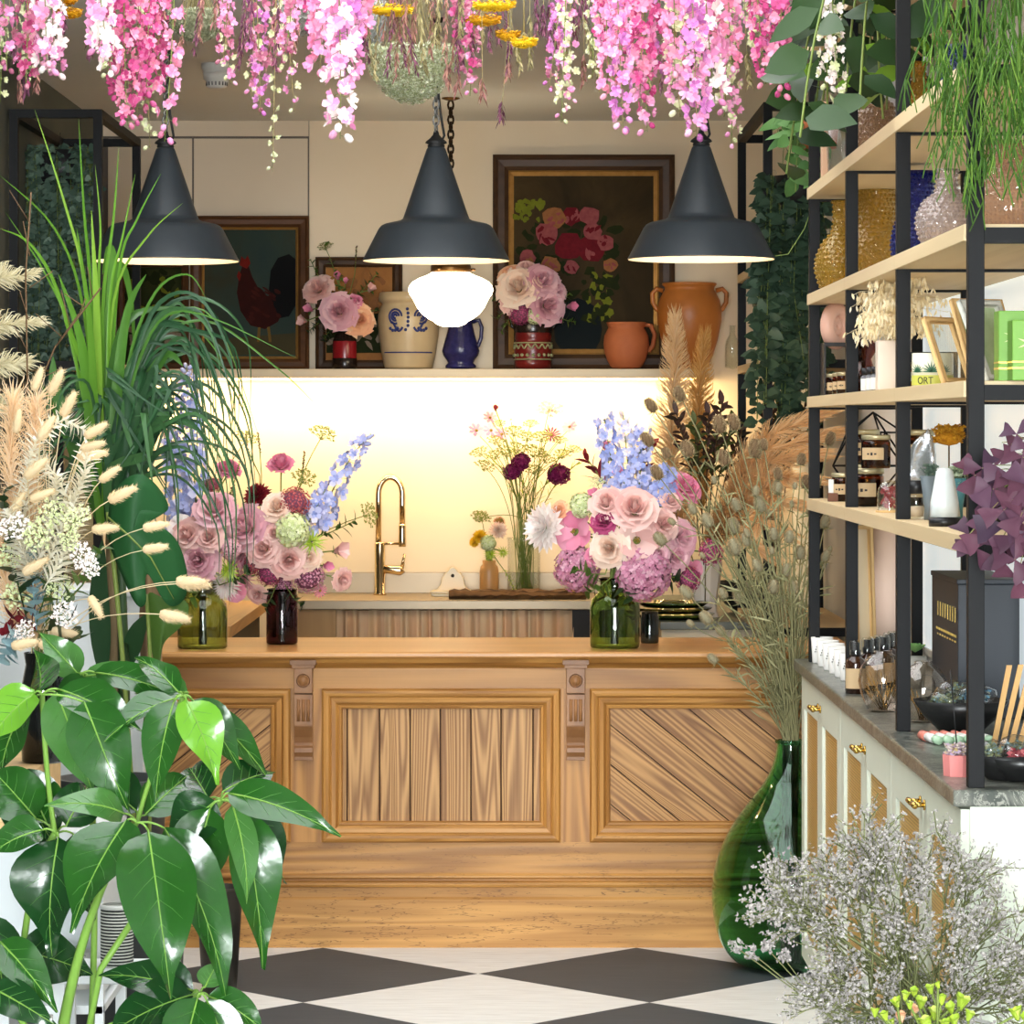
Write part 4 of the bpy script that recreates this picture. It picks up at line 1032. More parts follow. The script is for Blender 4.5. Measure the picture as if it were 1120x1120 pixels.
bq.spike('delphinium', 'pale lilac delphinium', [(690,540),(687,510),(684,480),(681,450)], ['bluewhite','white'], .024, .015, 26, dy=.06)
bq.spike('delphinium', 'blue delphinium', [(722,560),(724,545),(728,530),(731,515)], ['blue'], .03, .02, 18, budtip=False, dy=-.02)
bq.spike('delphinium', 'blue delphinium', [(684,550),(682,535),(684,515)], ['blue','bluewhite'], .026, .02, 16, budtip=False, dy=-.04)
bq.sprig('leaf_sprig', 'leafy green sprig', [(662,628),(648,628),(630,622)], 9, .07, .03, [m_leaf], dy=-.17)
bq.sprig('leaf_sprig', 'leafy green sprig', [(668,632),(658,640),(645,648)], 8, .07, .03, [m_leaf], dy=-.13)
bq.sprig('leaf_sprig', 'leafy green sprig', [(690,636),(722,630),(742,632)], 8, .09, .045, [m_leafdk], dy=-.08)
bq.sprig('leaf_sprig', 'leafy green sprig', [(676,632),(684,645),(688,655)], 7, .08, .04, [m_leafdk], dy=-.12)
bq.sprig('dark_leaf_sprig', 'dark red leaf sprig', [(668,540),(655,520),(641,500)], 9, .07, .022, [CLR['claret']], 'lance', spread=.5)
bq.sprig('dark_leaf_sprig', 'dark red leaf sprig', [(690,540),(702,512),(712,488)], 9, .07, .024, [CLR['claret']], 'lance', spread=.5, dy=.08)

# ------------------------------------------------------------------ roses on the wall shelf
b0_ = V((PX(583,Yo), Yo, zs+.03)); bq = Bouquet('in the decorated red pot', b0_ + V((0,0,.19)), b0_, (580,325), 34, Yo)
for k_, c_, x, y, r in [('rose','cream',567,315,20),('rose','mauve',593,308,17),('rose','mauve',598,334,18),('sedum','magenta',569,342,13),('rose','peach',557,302,12),('rose','mauve',607,318,12),('bud','pink',624,335,9),
        ('rose','blush',575,293,9),('hydrangea','greenwhite',585,345,9),('bud','pink',612,350,5),('rose','blush',559,331,11)]: bq.bloom(k_, c_, x, y, r)
for pth in ([(572,330),(555,338),(543,348)],[(575,330),(552,330),(540,326)],[(595,330),(612,330),(622,322)],[(575,340),(556,350),(549,362)],[(600,340),(618,350),(628,352)]):
    bq.sprig('leaf_sprig', 'leafy green sprig', pth, 10, .045, .02, [m_leaf], dy=-.04)
k = S(1, Yo); b0_ = V((PX(377,Yo), Yo, zs+.03)); bq = Bouquet('in the small red and black vase', b0_ + V((0,0,.16)), b0_, (374,340), 40, Yo)
for k_, c_, x, y, r in [('rose','mauve',371,341,18),('rose','peach',392,350,15),('rose','blush',348,316,15),('bud','pink',339,338,8),('bud','blush',332,351,9),('bud','pink',369,303,7),('bud','blush',405,316,8),
        ('rosetight','pink',388,330,10),('bud','pink',378,308,5),('umbel','umbel',355,268,8)]: bq.bloom(k_, c_, x, y, r, leaves=3)
for pth in ([(372,350),(358,365),(354,372)],[(374,340),(352,310),(340,285)],[(378,340),(396,318),(412,300)],[(378,345),(405,340),(428,338)],[(372,350),(350,352),(338,362)],[(376,340),(372,315),(362,285)]):
    bq.sprig('leaf_sprig', 'leafy green sprig', pth, 12, .045, .02, [m_leaf if pth[2][1] < 330 else m_leafdk], dy=U(-.05,.05))
bq.sprig('seed_spike', 'thin dark seed spike', [(380,330),(388,300),(390,270)], 22, .014, .008, [CLR['berry']], cat='flower', start=.6, spread=.5)

# ------------------------------------------------------------------ flowers by the sink
o, YE, bE, mE = vase_on('glass_cylinder_vase', 'tall clear glass cylinder vase of wild flowers standing at the sink', 573, 652, [(17,652),(18,651),(18,647),(18,592),(18.6,588)], m_cglass, 32, 1.2, ztop=zw)
bq = Bouquet('in the tall clear vase', mE, bE, (578,500), 60, YE, 3.4)
for k_, c_, x, y, r in [('cosmos','cosmos',521,471,9),('cosmos','cosmos',537,471,9),('cosmos','pink',536,457,8),('bud','dusk',542,447,5),('cosmos','cosmos',549,475,8),('scabious','plum',570,505,9),('scabious','plum',560,516,9),
        ('scabious','plum',611,519,11),('daisy','plum',603,476,10),('cosmos','pink',623,467,8),('umbel','blush',601,444,13),('cosmos','pink',559,459,4)]: bq.bloom(k_, c_, x, y, r, dy=U(-.06,.06), face=(U(-.4,.4),-1,.8))
for x, y, r in [(523,493,10),(526,564,11),(543,480,10),(562,470,11),(586,492,13),(576,476,10),(531,508,11),(598,500,10),(556,492,12),(615,495,10),(580,462,8),(592,476,11),(568,488,10),(606,560,8),(546,462,7),(584,512,10),(612,480,8),(628,490,8),(541,496,10)]:
    bq.bloom('umbel', 'umbel', x, y, r, dy=U(-.07,.07), face=(U(-.5,.5),-.5,1))
for pth in ([(585,560),(600,520),(618,490)],[(575,560),(570,520),(560,480)],[(590,560),(610,525),(634,505)],[(570,560),(556,520),(536,500)],[(580,560),(590,510),(600,470)]):
    bq.sprig('fine_leaf_sprig', 'fine grassy green sprig', pth, 26, .05, .005, [m_leaflime], 'lance', start=.1, spread=.55)
m_stone = plain('toasted_stoneware', (196,146,88), (176,124,68), .4)
o, YG, bG, mG = vase_on('stoneware_bottle', 'small brown stoneware bottle of yellow flowers at the sink, left of the clear vase', 535, 654, [(10,654),(10.5,653),(10.5,625),(9.5,620),(7,617),(7.5,613)], m_stone, 24, 1.2, ztop=zw)
bq = Bouquet('in the stoneware bottle', mG, bG, (537,592), 26, YG)
for k_, c_, x, y, r in [('dahlia','yellow',525,587,8),('dahlia','cream',545,580,10),('sedum','rust',546,571,6),('spiky','lime',536,606,8),('umbel','umbel',526,564,8),('hydrangea','greenwhite',534,594,8),('spiky','lime',550,604,7),('dahlia','yellow',519,593,6)]: bq.bloom(k_, c_, x, y, r)
bq.sprig('leaf_sprig', 'feathery green sprig', [(545,615),(556,630),(562,645)], 30, .03, .006, [m_leaflime], 'lance', dy=-.05)
flush_labels()
# ------------------------------------------------------------------ shelving rack, cabinets and everything on them (right)
zc = .9615; XF = .855; YN, YFar = 6.27, 9.72
m_mint = plain('mint_white_paint', (226,232,214), (220,226,208), .45)
def mesh_mat():
    t = NT('brass_mesh'); b = t.bsdf(.38, metal=.55)
    tc = t.n('ShaderNodeTexCoord'); sp = t.n('ShaderNodeSeparateXYZ'); t.l(tc.outputs['Object'], sp.inputs[0])
    a = t.math('SINE', t.math('MULTIPLY', t.math('ADD', sp.outputs[1], sp.outputs[2]), 420)); c = t.math('SINE', t.math('MULTIPLY', t.math('SUBTRACT', sp.outputs[1], sp.outputs[2]), 420))
    h_ = t.math('MULTIPLY', a, c)
    t.l(t.ramp(h_, [(.25, srgb(228,190,110)), (.7, srgb(140,100,44))]), b.inputs['Base Color']); t.bump(h_, b, .5, .002); return t.done(b.outputs[0])
m_mesh = mesh_mat(); m_brass = plain('brass_knob', (214,176,96), (190,150,74), .25, metal=1)
def marble():
    t = NT('dark_green_marble'); b = t.bsdf(.28, spec=.2); co = t.coord((1,1,1), (0,0,.5))
    v1 = t.noise(co, 5, 6, .65, 1.5); v2 = t.noise(co, 14, 4, .7, 2)
    col = t.ramp(v1, [(.3, srgb(48,54,52)), (.72, srgb(128,128,118)), (.5, srgb(76,80,74))])
    col = t.mix(t.ramp(v2, [(.48,(0,0,0,1)), (.54,(0,0,0,1)), (.51,(.7,.7,.7,1))]), col, srgb(170,170,158)); t.l(col, b.inputs['Base Color']); return t.done(b.outputs[0])
m_marble = marble()
tag(MB().box(XF-.018, XR-.001, YN-.03, YFar+.06, zc-.032, zc).build('marble_worktop', m_marble, bevel=.004), 'dark grey-green marble worktop on the mint cabinets under the shelving rack', 'worktop')
un = (YFar-YN)/3
for i, w_ in enumerate(('nearest the camera, under the black bowls', 'in the middle of the row of three', 'at the far end, beside the green demijohn')):
    a = YN + i*un; b_ = a + un
    t = thing('cabinet', 'mint white cabinet with brass mesh doors, ' + w_, 'cabinet', (XF+.18, (a+b_)/2, 0), 0, 'row of mint cabinets')
    def cp(name, mb, mat, par=None, bevel=0):
        inx(t, mb); return mb.build(name, mat, par or t, bevel=bevel)
    cp('carcass', MB().box(XF+.018, XR-.002, a+.0015, b_-.0015, .08, zc-.033), m_mint)
    cp('plinth', MB().box(XF+.05, XR-.01, a+.002, b_-.002, 0, .08), m_mint)
    mid = (a+b_)/2
    for (p, q, kn) in ((a+.004, mid-.0015, mid-.035), (mid+.0015, b_-.004, mid+.035)):
        p0, q0 = p+.085, q-.085; z0, z1 = .16, .825
        if kn > mid: p0 = p+.07
        else: q0 = q-.07
        d_ = MB().box(XF, XF+.018, p, p0, .09, zc-.04).box(XF, XF+.018, q0, q, .09, zc-.04).box(XF, XF+.018, p0, q0, .09, z0).box(XF, XF+.018, p0, q0, z1, zc-.04)
        d_ = cp('door', d_, m_mint, bevel=.0015)
        cp('mesh_panel', MB().box(XF+.009, XF+.012, p0, q0, z0, z1), m_mesh, d_)
        kb = MB().tube([(XF,kn,.868),(XF-.004,kn,.868)], .011, 14).tube([(XF,kn,.868),(XF-.024,kn,.868)], .0055, 10).tube([(XF-.024,kn-.022,.868),(XF-.024,kn+.022,.868)], .0065, 10)
        cp('knob', kb, m_brass, d_)

m_bwood = wood('pale_birch_shelf', (222,198,156), (200,172,128), 'y', 4, .05, .5, .5, .25)
PY = [6.294, 7.458, 8.584, 9.65]; ZTOP = 2.781
LEV = [(1.4074,1.441), (1.707,1.7385), (2.007,2.039), (2.317,2.35), (2.735,2.765)]
rk = thing('shelving_rack', 'tall black metal rack with pale wooden shelves standing on the marble worktop', 'shelving', (1.02, 8, zc))
def rp(t, name, mb, mat, bevel=0): return inx(t, mb).build(name, mat, t, bevel=bevel)
for y in PY:
    for x in (.886, 1.187): rp(rk, 'post', MB().box(x-.0155, x+.0155, y-.0155, y+.0155, zc, ZTOP), m_black, .001)
    for z0, z1 in LEV: rp(rk, 'cross_rail', MB().box(.9015, 1.1715, y-.0155, y+.0155, z0-.006, z1-.008), m_black)
    rp(rk, 'cross_rail', MB().box(.9015, 1.1715, y-.0155, y+.0155, ZTOP-.03, ZTOP), m_black)
rp(rk, 'top_rail', MB().box(.8705, .9015, PY[0], PY[-1], ZTOP-.03, ZTOP), m_black)
for z0, z1 in LEV:
    for i in range(3):
        a = PY[i] + (.0165 if i == 0 else 0); b_ = PY[i+1] + (.0165 if i == 2 else 0)
        rp(rk, 'shelf', MB().box(.866, 1.205, a+.0008, b_-.0008, z0, z1), m_bwood, .0012)
def display_rack(label, x0, x1, y0, y1, shelves):
    t = thing('display_rack', label, 'shelving', ((x0+x1)/2, (y0+y1)/2, 0))
    for x in (x0, x1):
        for y in (y0, y1): rp(t, 'post', MB().box(x-.0155, x+.0155, y-.0155, y+.0155, 0, ZTOP), m_black)
    for y in (y0, y1):
        for z in [ZTOP-.03] + [s_-.03 for s_ in shelves]: rp(t, 'cross_rail', MB().box(min(x0,x1)+.0155, max(x0,x1)-.0155, y-.0155, y+.0155, z, z+.03), m_black)
    for x in (x0, x1): rp(t, 'side_rail', MB().box(x-.0155, x+.0155, y0+.0155, y1-.0155, ZTOP-.03, ZTOP), m_black)
    for s_ in shelves: rp(t, 'shelf', MB().box(min(x0,x1)-.018, max(x0,x1)+.018, y0+.016, y1-.016, s_-.03, s_), m_bwood)
    return t
display_rack('black framed display rack at the far right, beyond the tall shelving rack', .891, 1.19, 11.47, 12.76, [.95, 1.885, 2.236])
display_rack('black framed display rack at the far left, holding the hanging grey-green plant', -1.475, -1.775, 11.73, 12.93, [.95, 1.885])

# --- helpers for small goods
def spot(px, X): return X*FPX/(px-CX)
m_lab = plain('kraft_label', (206,178,138), (190,160,120), .8); m_wlab = plain('white_label', (238,236,230), (228,226,220), .7)
m_lid = plain('pale_gold_lid', (206,196,160), (180,168,130), .35, metal=.6); m_blk = plain('black_plastic', (24,24,26), (30,30,32), .4)
g_amber = glass('amber_jar_glass', (176,104,34), .03); m_wax = plain('amber_filling', (170,96,34), (140,74,24), .4)
m_ink = plain('ink', (40,36,34), (50,46,44), .7)
def jar_parts(t, r, h, lid=True, lab=None, mat=None):
    MB().lathe([(0,0),(r*.94,0),(r,r*.08),(r,h*.9),(r*.93,h*.97),(r*.9,h)] + [(r*.84,h),(r*.9,h*.9),(r*.92,r*.15),(0,r*.12)], 24).build('jar_body', mat or g_amber, t)
    MB().lathe([(0,r*.14),(r*.9,r*.14),(r*.9,h*.8),(0,h*.8)], 20).build('filling', m_wax, t)
    if lid: MB().lathe([(0,h),(r*1.0,h),(r*1.0,h*1.15),(r*.96,h*1.17),(0,h*1.17)], 24).build('lid', m_lid, t)
    if lab:
        m = MB(); n = 10
        a0 = -PI/2 - .75; vs = []; fs = []
        for i in range(n+1):
            a = a0 - .5 + 1.7*i/n
            for z_ in (h*.3, h*.72): vs.append((r*1.012*math.cos(a), r*1.012*math.sin(a), z_))
        for i in range(n): fs.append((2*i, 2*i+2, 2*i+3, 2*i+1))
        l_ = m.add(vs, fs).build('label', lab, t)
        m = MB()
        for q in range(3):
            a = a0 + .1 + .25*q; m.obox((r*1.018*math.cos(a), r*1.018*math.sin(a), h*.5), (r*.07*math.sin(a), -r*.07*math.cos(a), 0), (.0003,0,0), (0,0,h*(.03 + .02*(q % 2))))
        m.build('print', m_ink, l_)
_jar = {}
def jar(label, px, X, z, r, h, lab=m_lab, group='amber candle jars on the shelf', name='candle_jar', mat=None, dy=0):
    key = (name, r, h); Y = spot(px, X) + dy
    if key not in _jar:
        t = thing(name, label, 'jar', (X, Y, z), 0, group); jar_parts(t, r, h, True, lab, mat); _jar[key] = t
    else:
        t = copy_tree(_jar[key]); t.location = (X, Y, z); t['label'] = label
    t['group'] = group; return t
z1, z2, z3, z4 = LEV[3][1], LEV[2][1], LEV[1][1], LEV[0][1]
# --- shelf at head height and above: textured glass vases
def hob(name, c, c2=None):
    t = NT(name); b = t.bsdf(.06, trans=.75, ior=1.45); b.inputs['Base Color'].default_value = srgb(c)
    v = t.n('ShaderNodeTexVoronoi'); v.inputs['Scale'].default_value = 75; t.l(t.coord(), v.inputs['Vector']); t.bump(v.outputs['Distance'], b, 1.0, .004); return t.done(b.outputs[0])
def hob_vase(label, px, X, z, prof, mat, studs=True, dy=0):
    Y = spot(px, X) + dy; t = thing('glass_vase', label, 'vase', (X, Y, z), 0)
    MB().lathe(pot_prof(prof, 0, 0, Y, 1.6), 28).build('body', mat, t)
    if studs:
        m = MB(); k = S(1, Y); row = 0
        for (ra, ya), (rb, yb_) in zip(prof[:-1], prof[1:]):
            L = math.hypot(rb-ra, yb_-ya); nr = max(1, int(L/4.5))
            for q in range(nr):
                f = (q+.5)/nr; r = ra+(rb-ra)*f; y = ya+(yb_-ya)*f; n = max(5, int(2*PI*r/5)); row += 1
                for j in range(n):
                    a = 2*PI*(j+.5*(row % 2))/n
                    if math.sin(a) > .35 and math.cos(a) > .1: continue
                    m.ball((r*k*math.cos(a), r*k*math.sin(a), -y*k), 1.7*k, n=5, m=3)
        m.build('studs', mat, t)
    return t
g_amb2 = hob('amber_hobnail_glass', (244,196,80)); g_cob = hob('cobalt_hobnail_glass', (46,60,170)); g_pearl = hob('pearl_pink_glass', (255,234,224)); g_brz = hob('bronze_glass', (232,196,160)); g_or = hob('apricot_glass', (255,214,180))
hob_vase('amber studded glass vase at the far end of the second shelf down', 921, .952, z2, [(20,0),(26,-8),(30,-24),(29,-38),(22,-54),(13,-64),(10,-74),(10,-96),(12,-100)], g_amb2)
hob_vase('large amber studded glass vase with a wide neck, next to a blue one', 960, 1.03, z2, [(22,0),(30,-12),(34,-34),(32,-52),(24,-68),(21,-84),(22,-104),(25,-110)], g_amb2)
hob_vase('cobalt blue studded glass vase on the second shelf down', 1004, 1.03, z2, [(20,0),(28,-14),(30,-34),(26,-54),(19,-66),(17,-90),(20,-112)], g_cob)
hob_vase('pearl pink studded glass vase in front of the blue one', 1036, .965, z2, [(18,0),(30,-12),(35,-28),(34,-40),(27,-54),(15,-63),(11,-70),(11,-86),(13,-90)], g_pearl)
hob_vase('apricot studded glass vase behind the nearest rack post', 1102, 1.03, z2, [(26,0),(40,-14),(48,-40),(46,-64),(34,-84),(22,-96),(22,-108)], g_or)
hob_vase('square shouldered bronze glass bottle with a stopper on the top shelf', 956, .985, z1, [(22,0),(24,-4),(24,-58),(22,-70),(10,-78),(7,-82),(7,-92),(11,-96),(7,-104),(1,-108)], g_brz)
hob_vase('tall slim amber glass vase on the top shelf among the leaves', 1003, 1.03, z1, [(12,0),(15,-6),(15,-60),(10,-74),(9,-92),(12,-98)], g_amb2)
g_navy2 = hob('navy_glass', (30,60,120))
hob_vase('dark blue glass vase at the near end of the top shelf', 1048, 1.0, z1, [(16,0),(19,-5),(20,-40),(15,-58),(15,-70),(18,-76)], g_navy2)
hob_vase('clear ribbed glass vase at the far end of the top shelf', 921, .948, z1, [(13,0),(15,-4),(17,-40),(18,-62)], m_cglass, False)
Y = spot(902, .905); m_pw = wood('pale_pink_wood', (206,166,136), (176,136,106), 'z', 4, .1, .5, .6, .3)
tag(MB().box(.895, .915, Y-.02, Y+.02, z1, z1+.24).build('wooden_block', m_pw, bevel=.002), 'upright pale wooden block at the far end of the top shelf', 'wooden block')
# --- third shelf
m_blush = plain('blush_ceramic', (226,180,160), (214,164,142), .4)
Y = spot(914, .94); t = thing('ring_vase', 'round blush ceramic vase with a swirl hole, standing on the dark plate stand', 'vase', (.94, Y, z3+.155))
m = MB()
for r, w_ in ((.048,.022), (.018,.012)): m.tube([(r*math.cos(a*PI/12)*.55, r*math.cos(a*PI/12)*.6, .05 + r*math.sin(a*PI/12)) for a in range(25)], w_, 10, caps=False)
m.build('body', m_blush, t)
Y2 = Y; t = tag(MB().box(.90, .99, Y-.07, Y+.05, z3+.145, z3+.155).box(.90, .905, Y-.07, Y+.05, z3, z3+.145).box(.985, .99, Y-.07, Y+.05, z3, z3+.145).build('riser_shelf', m_dark), 'small dark riser standing at the far end of the third shelf', 'riser')
for j, (px, dx) in enumerate(((906, .925), (911, .925), (917, .925), (922, .925))):
    jar(('amber honey-coloured jar with a kraft label, # from the far end of the row').replace('#', ('first','second','third','last')[j]), px, dx, z3, .018, .055, m_lab, 'row of small amber jars on the third shelf', 'small_jar')
m_br = glass('brown_smoke_glass', (150,80,40), .03)
Y = spot(944, 1.06); t = tag(MB().lathe(pot_prof([(20,0),(22,-3),(22,-26),(12,-34),(9,-42),(14,-50),(17,-58),(12,-66),(9,-70),(16,-80)], 0, 0, Y, 1.4), 24).build('glass_candle_holder', m_br, None, (1.06, Y, z3)), 'bulbous brown glass candle holder behind the dried oat grass', 'candle holder')
_c = None
for j in range(4):
    px, X = 947 + 5.5*j, .915 + .0*j; Y = spot(px, X)
    if _c is None:
        _c = thing('dropper_bottle', '-', 'bottle', (X, Y, z3)); r = .013
        MB().lathe([(0,0),(r,0),(r,.04),(r*.6,.046),(0,.046)], 16).build('bottle_body', plain('frosted_bottle', (120,120,124), (100,100,104), .3), _c)
        MB().lathe([(0,.046),(r*.85,.046),(r*.85,.064),(0,.064)], 16).build('cap', m_blk, _c)
        MB().lathe([(r*1.02,.006),(r*1.02,.036)], 16).build('label', m_wlab, _c); t = _c
    else: t = copy_tree(_c); t.location = (X, Y, z3)
    t['label'] = 'black-capped bottle with white label, %s from the far end of its row' % ('first','second','third','last')[j]; t['group'] = 'black-capped bottles on the third shelf'
Y = spot(972, .93); t = thing('tall_vase', 'tall cream rectangular vase holding pale dried oat grass', 'vase', (.93, Y, z3))
MB().box(-.03, .03, -.028, .028, 0, .125).build('body', plain('cream_ceramic', (238,222,206), (230,212,194), .5), t, bevel=.004)
m_oat = petal('dried_oat_straw', (252,242,214), (246,230,192), (238,218,172), rough=.8, tl=.3)
def oats(label, base, tips, name='oat_spray'):
    t = thing(name, label, 'dried grass', base); st = MB(); sp_ = MB(); b = V(base)
    for tp_ in tips:
        e = V(tp_) - b; pts = bez((0,0,0), (e.x*.2, e.y*.2, e.z*1.0 + .05), e, 7); st.tube(pts, .0007, 3, 0, False)
        for i in range(14):
            q = .45 + .55*i/14; j = min(6, int(q*7)); p = pts[j].lerp(pts[j+1], q*7-j); o_ = V((U(-1,1), U(-1,1), U(-1,.3)))*.014
            st.tube([p, p+o_], .0004, 3, 0, False)
            for w_ in (0,1): sp_.leaf(p+o_, V((U(-.5,.5), U(-.5,.5), -1)), (U(-1,1),-1,.2), U(.012,.022), .005, 'lance', .3, .3, 3, 0)
    st.build('stems', m_oat, t); sp_.build('oat_heads', m_oat, t); return t
Yo2 = Y
oats('spray of pale dried oat grass spilling from the tall cream vase', (.93, Yo2, z3+.11), [(.93+U(-.09,.10), Yo2+U(-.46,.42), z3+.20+U(-.07,.07)) for _ in range(110)])
m_lag = petal('bunny_tail_fluff', (238,214,172), (228,200,152), (246,228,194), rough=.9, tl=.3)
def tail_mesh(name='tail'):
    mb = MB(); mb.lathe([(0,0),(.2,.05),(.27,.3),(.28,.7),(.25,1.15),(.14,1.55),(0,1.7)], 10, 0)
    for i in range(240):
        z_ = U(.0,1.65); r = .25*math.sin(PI*min(1,.2+z_*.48)); a = U(0,6.28); d = V((math.cos(a), math.sin(a), 1.1))
        p = V((r*math.cos(a), r*math.sin(a), z_)); mb.leaf(p, d, (-math.sin(a), math.cos(a), 0), U(.18,.36), .03, 'point', -.2, 0, 2, 0)
    return mb.mesh('tail', [m_lag])
TAIL = tail_mesh()
for j, (px, dz) in enumerate(((966, .165), (975, .178), (983, .16))):
    b = V((.93, Yo2, z3+.11)); e = V((.90, spot(px, .90), z3+dz)); t = thing('bunny_tail', '-', 'dried grass', b)
    put(TAIL, 'seed_head', t, e-b, (-.3,-1,-.1), .016); MB().tube(bez((0,0,0), (0,0,.06), e-b, 5), .0009, 4).build('stem', m_oat, t)
    t['label'] = 'bunny tail grass head in the tall cream vase, %s of three' % ('leftmost','middle','rightmost')[j]; t['group'] = 'bunny tails in the cream vase'
Y = spot(1012, 1.05); t = tag(MB().box(.98, 1.12, Y-.10, Y+.12, z3, z3+.10).build('dark_box', plain('dark_green_card', (40,44,40), (34,38,34), .6), bevel=.002), 'dark green gift box behind the lettered tin on the third shelf', 'box')
# lettered tin with printed succulents
Y = spot(1020, .935); t = thing('candle_tin', 'clear and cream candle tumbler lettered ORT, printed with green succulents', 'candle', (.935, Y, z3)); r = .046; hT = .075
MB().lathe([(0,0),(r,0),(r,hT),(r*.94,hT),(r*.94,.055),(0,.055)], 32).build('tumbler', plain('cream_tumbler', (226,222,196), (216,212,186), .2, coat=.5), t)
lb = MB().lathe([(r*1.012,.004),(r*1.012,.026)], 32).build('label_band', plain('lime_label', (206,206,96), (190,190,80), .5), t)
c_ = bpy.data.curves.new('lettering', 'FONT'); c_.body = 'ORT'; c_.size = .022; c_.align_x = 'CENTER'; c_.extrude = .0004
to = bpy.data.objects.new('lettering_source', c_); COL.objects.link(to); dg = bpy.context.evaluated_depsgraph_get(); dg.update()
me = bpy.data.meshes.new_from_object(to.evaluated_get(dg)); bpy.data.objects.remove(to)
for v in me.vertices:
    a = -PI/2 - .5 + v.co.x/(r*1.02)*.85; rr = r*1.02 + v.co.z; z_ = .007 + v.co.y; v.co = (rr*math.cos(a), rr*math.sin(a), z_)
me.materials.clear(); me.materials.append(m_ink); obj('lettering', me, lb)
m = MB()
for a, s_ in ((-2.5,.8),(-1.75,1.1),(-1.1,.8)):
    for q in range(9):
        g_ = q*PI/8; n_ = V((math.cos(a), math.sin(a), 0)); sd = V((-math.sin(a), math.cos(a), 0)); d_ = sd*math.cos(g_) + UP*math.sin(g_)
        m.leaf(V((r*1.012*math.cos(a), r*1.012*math.sin(a), .034)), d_, n_, .022*s_, .006, 'point', 0, 0, 2, 0)
m.build('printed_succulents', plain('print_green', (40,84,62), (60,110,80), .6), t)
Y = spot(1003, .91); jar('slim clear candle jar beside the lettered tumbler', 1001, .915, z3, .016, .05, m_wlab, 'slim jar on the third shelf', 'slim_jar', m_cglass)
def lean_frame(label, px, X, z, w_, h_, rot, tilt, mat, par=None, name='framed_print', face=None):
    Y = spot(px, X); t = thing(name, label, 'frame', (X, Y, z)); m = MB()
    frame_sweep(m, -w_/2, w_/2, 0, h_, 0, [(0,0),(0,.012),(.012,.012),(.012,.0)], 0, 0)
    q = Matrix.Rotation(rot, 4, 'Z') @ Matrix.Rotation(tilt, 4, 'X')
    o = m.build('frame', mat, t); o.rotation_euler = q.to_euler(); so = o.modifiers.new('th', 'SOLIDIFY'); so.thickness = .004
    o = MB().box(-w_/2+.004, w_/2-.004, .0005, .004, .004, h_-.004).build('panel', face or m_cglass, t); o.rotation_euler = q.to_euler(); return t
m_pine = wood('pale_pine_frame', (228,190,132), (206,164,104), 'z', 4, .1, .5, .6, .3)
m_art = plain('botanical_print', (196,206,170), (120,150,90), .6, nscale=26)
lean_frame('pale pine frame leaning at the right of the lettered tumbler', 1046, .94, z3, .12, .15, .9, -.35, m_pine)
lean_frame('pale wooden frame with a botanical print leaning behind the near rack post', 1090, 1.0, z3, .13, .19, .5, -.42, m_pine, face=m_art)
lean_frame('white frame leaning beside the green boxes at the near end of the rack', 1100, .985, z3, .12, .18, .7, -.45, plain('white_frame', (228,226,216), (216,214,204), .5), face=m_art)
m_gbox = plain('bright_green_card', (110,160,50), (96,146,42), .45); m_gold2 = plain('gold_print', (206,178,90), (190,160,74), .35, metal=.6)
for px, X, h_, l_ in ((1101, .955, .135, 'tall bright green gift box with gold bands at the near end of the rack'), (1116, .972, .115, 'shorter green gift box printed with a pale flower at the frame edge')):
    Y = spot(px, X); t = thing('gift_box', l_, 'box', (X, Y, z3)); MB().box(-.02, .05, -.03, .03, 0, h_).build('carton', m_gbox, t, bevel=.0015)
    MB().box(-.0208, .0508, -.0308, .0308, .022, .026).box(-.0208, .0508, -.0308, .0308, .034, .037).build('gold_band', m_gold2, t)
    m = MB()
    for q in range(9): m.leaf((.015, -.0306, h_*.62), (math.cos(q*.7), 0, math.sin(q*.7)), (0,-1,0), .026, .007, 'point', 0, 0, 2, 0)
    m.build('printed_flower', plain('print_cream', (226,220,170), (210,200,140), .6), t)
# --- fourth shelf: candles, terrarium, pouches
Y = spot(955, 1.08); t = thing('geometric_terrarium', 'black wire geometric terrarium behind the candle jars on the fourth shelf', 'terrarium', (1.08, Y, z4)); m = MB()
rg = []
for z_, r_, n_ in ((0,.07,5),(.09,.12,5),(.19,.09,5),(.25,.0,1)): rg.append([V((r_*math.cos(2*PI*(j+.5*(len(rg) % 2))/n_), r_*math.sin(2*PI*(j+.5*(len(rg) % 2))/n_), z_ + .003)) for j in range(n_)])
for a, b_ in zip(rg[:-1], rg[1:]):
    for j in range(5):
        m.tube([a[j], a[(j+1) % 5]], .003, 5)
        if len(b_) == 5:
            m.tube([a[j], b_[j]], .003, 5); m.tube([a[j], b_[(j-1) % 5 if len(a) and rg.index(a) % 2 == 0 else (j+1) % 5]], .003, 5)
        else: m.tube([a[j], b_[0]], .003, 5)
m.build('wire_frame', m_black, t)
jar('small amber candle jar with a kraft label at the far end of the fourth shelf', 922, .93, z4, .034, .068)
jar('large amber candle jar with a kraft tag, at the bottom of the stack', 948, .935, z4, .046, .086)
jar('medium amber candle jar stacked on top of the large one', 957, .945, z4+.102, .038, .074, dy=-.02)
jar('amber candle jar at the back left of the stacked jars', 945, 1.02, z4, .046, .086)
jar('amber candle jar stacked at the back, nearest the terrarium', 945, 1.02, z4+.1015, .046, .086)
jar('amber candle jar at the back right, behind the silver pouch', 1003, 1.06, z4, .046, .086)
jar('amber candle jar stacked on the one behind the silver pouch', 1003, 1.06, z4+.1015, .046, .086)
Y = spot(911, .90); t = thing('card_holder', 'white card standing in a small brown wooden block on the fourth shelf', 'card', (.90, Y, z4))
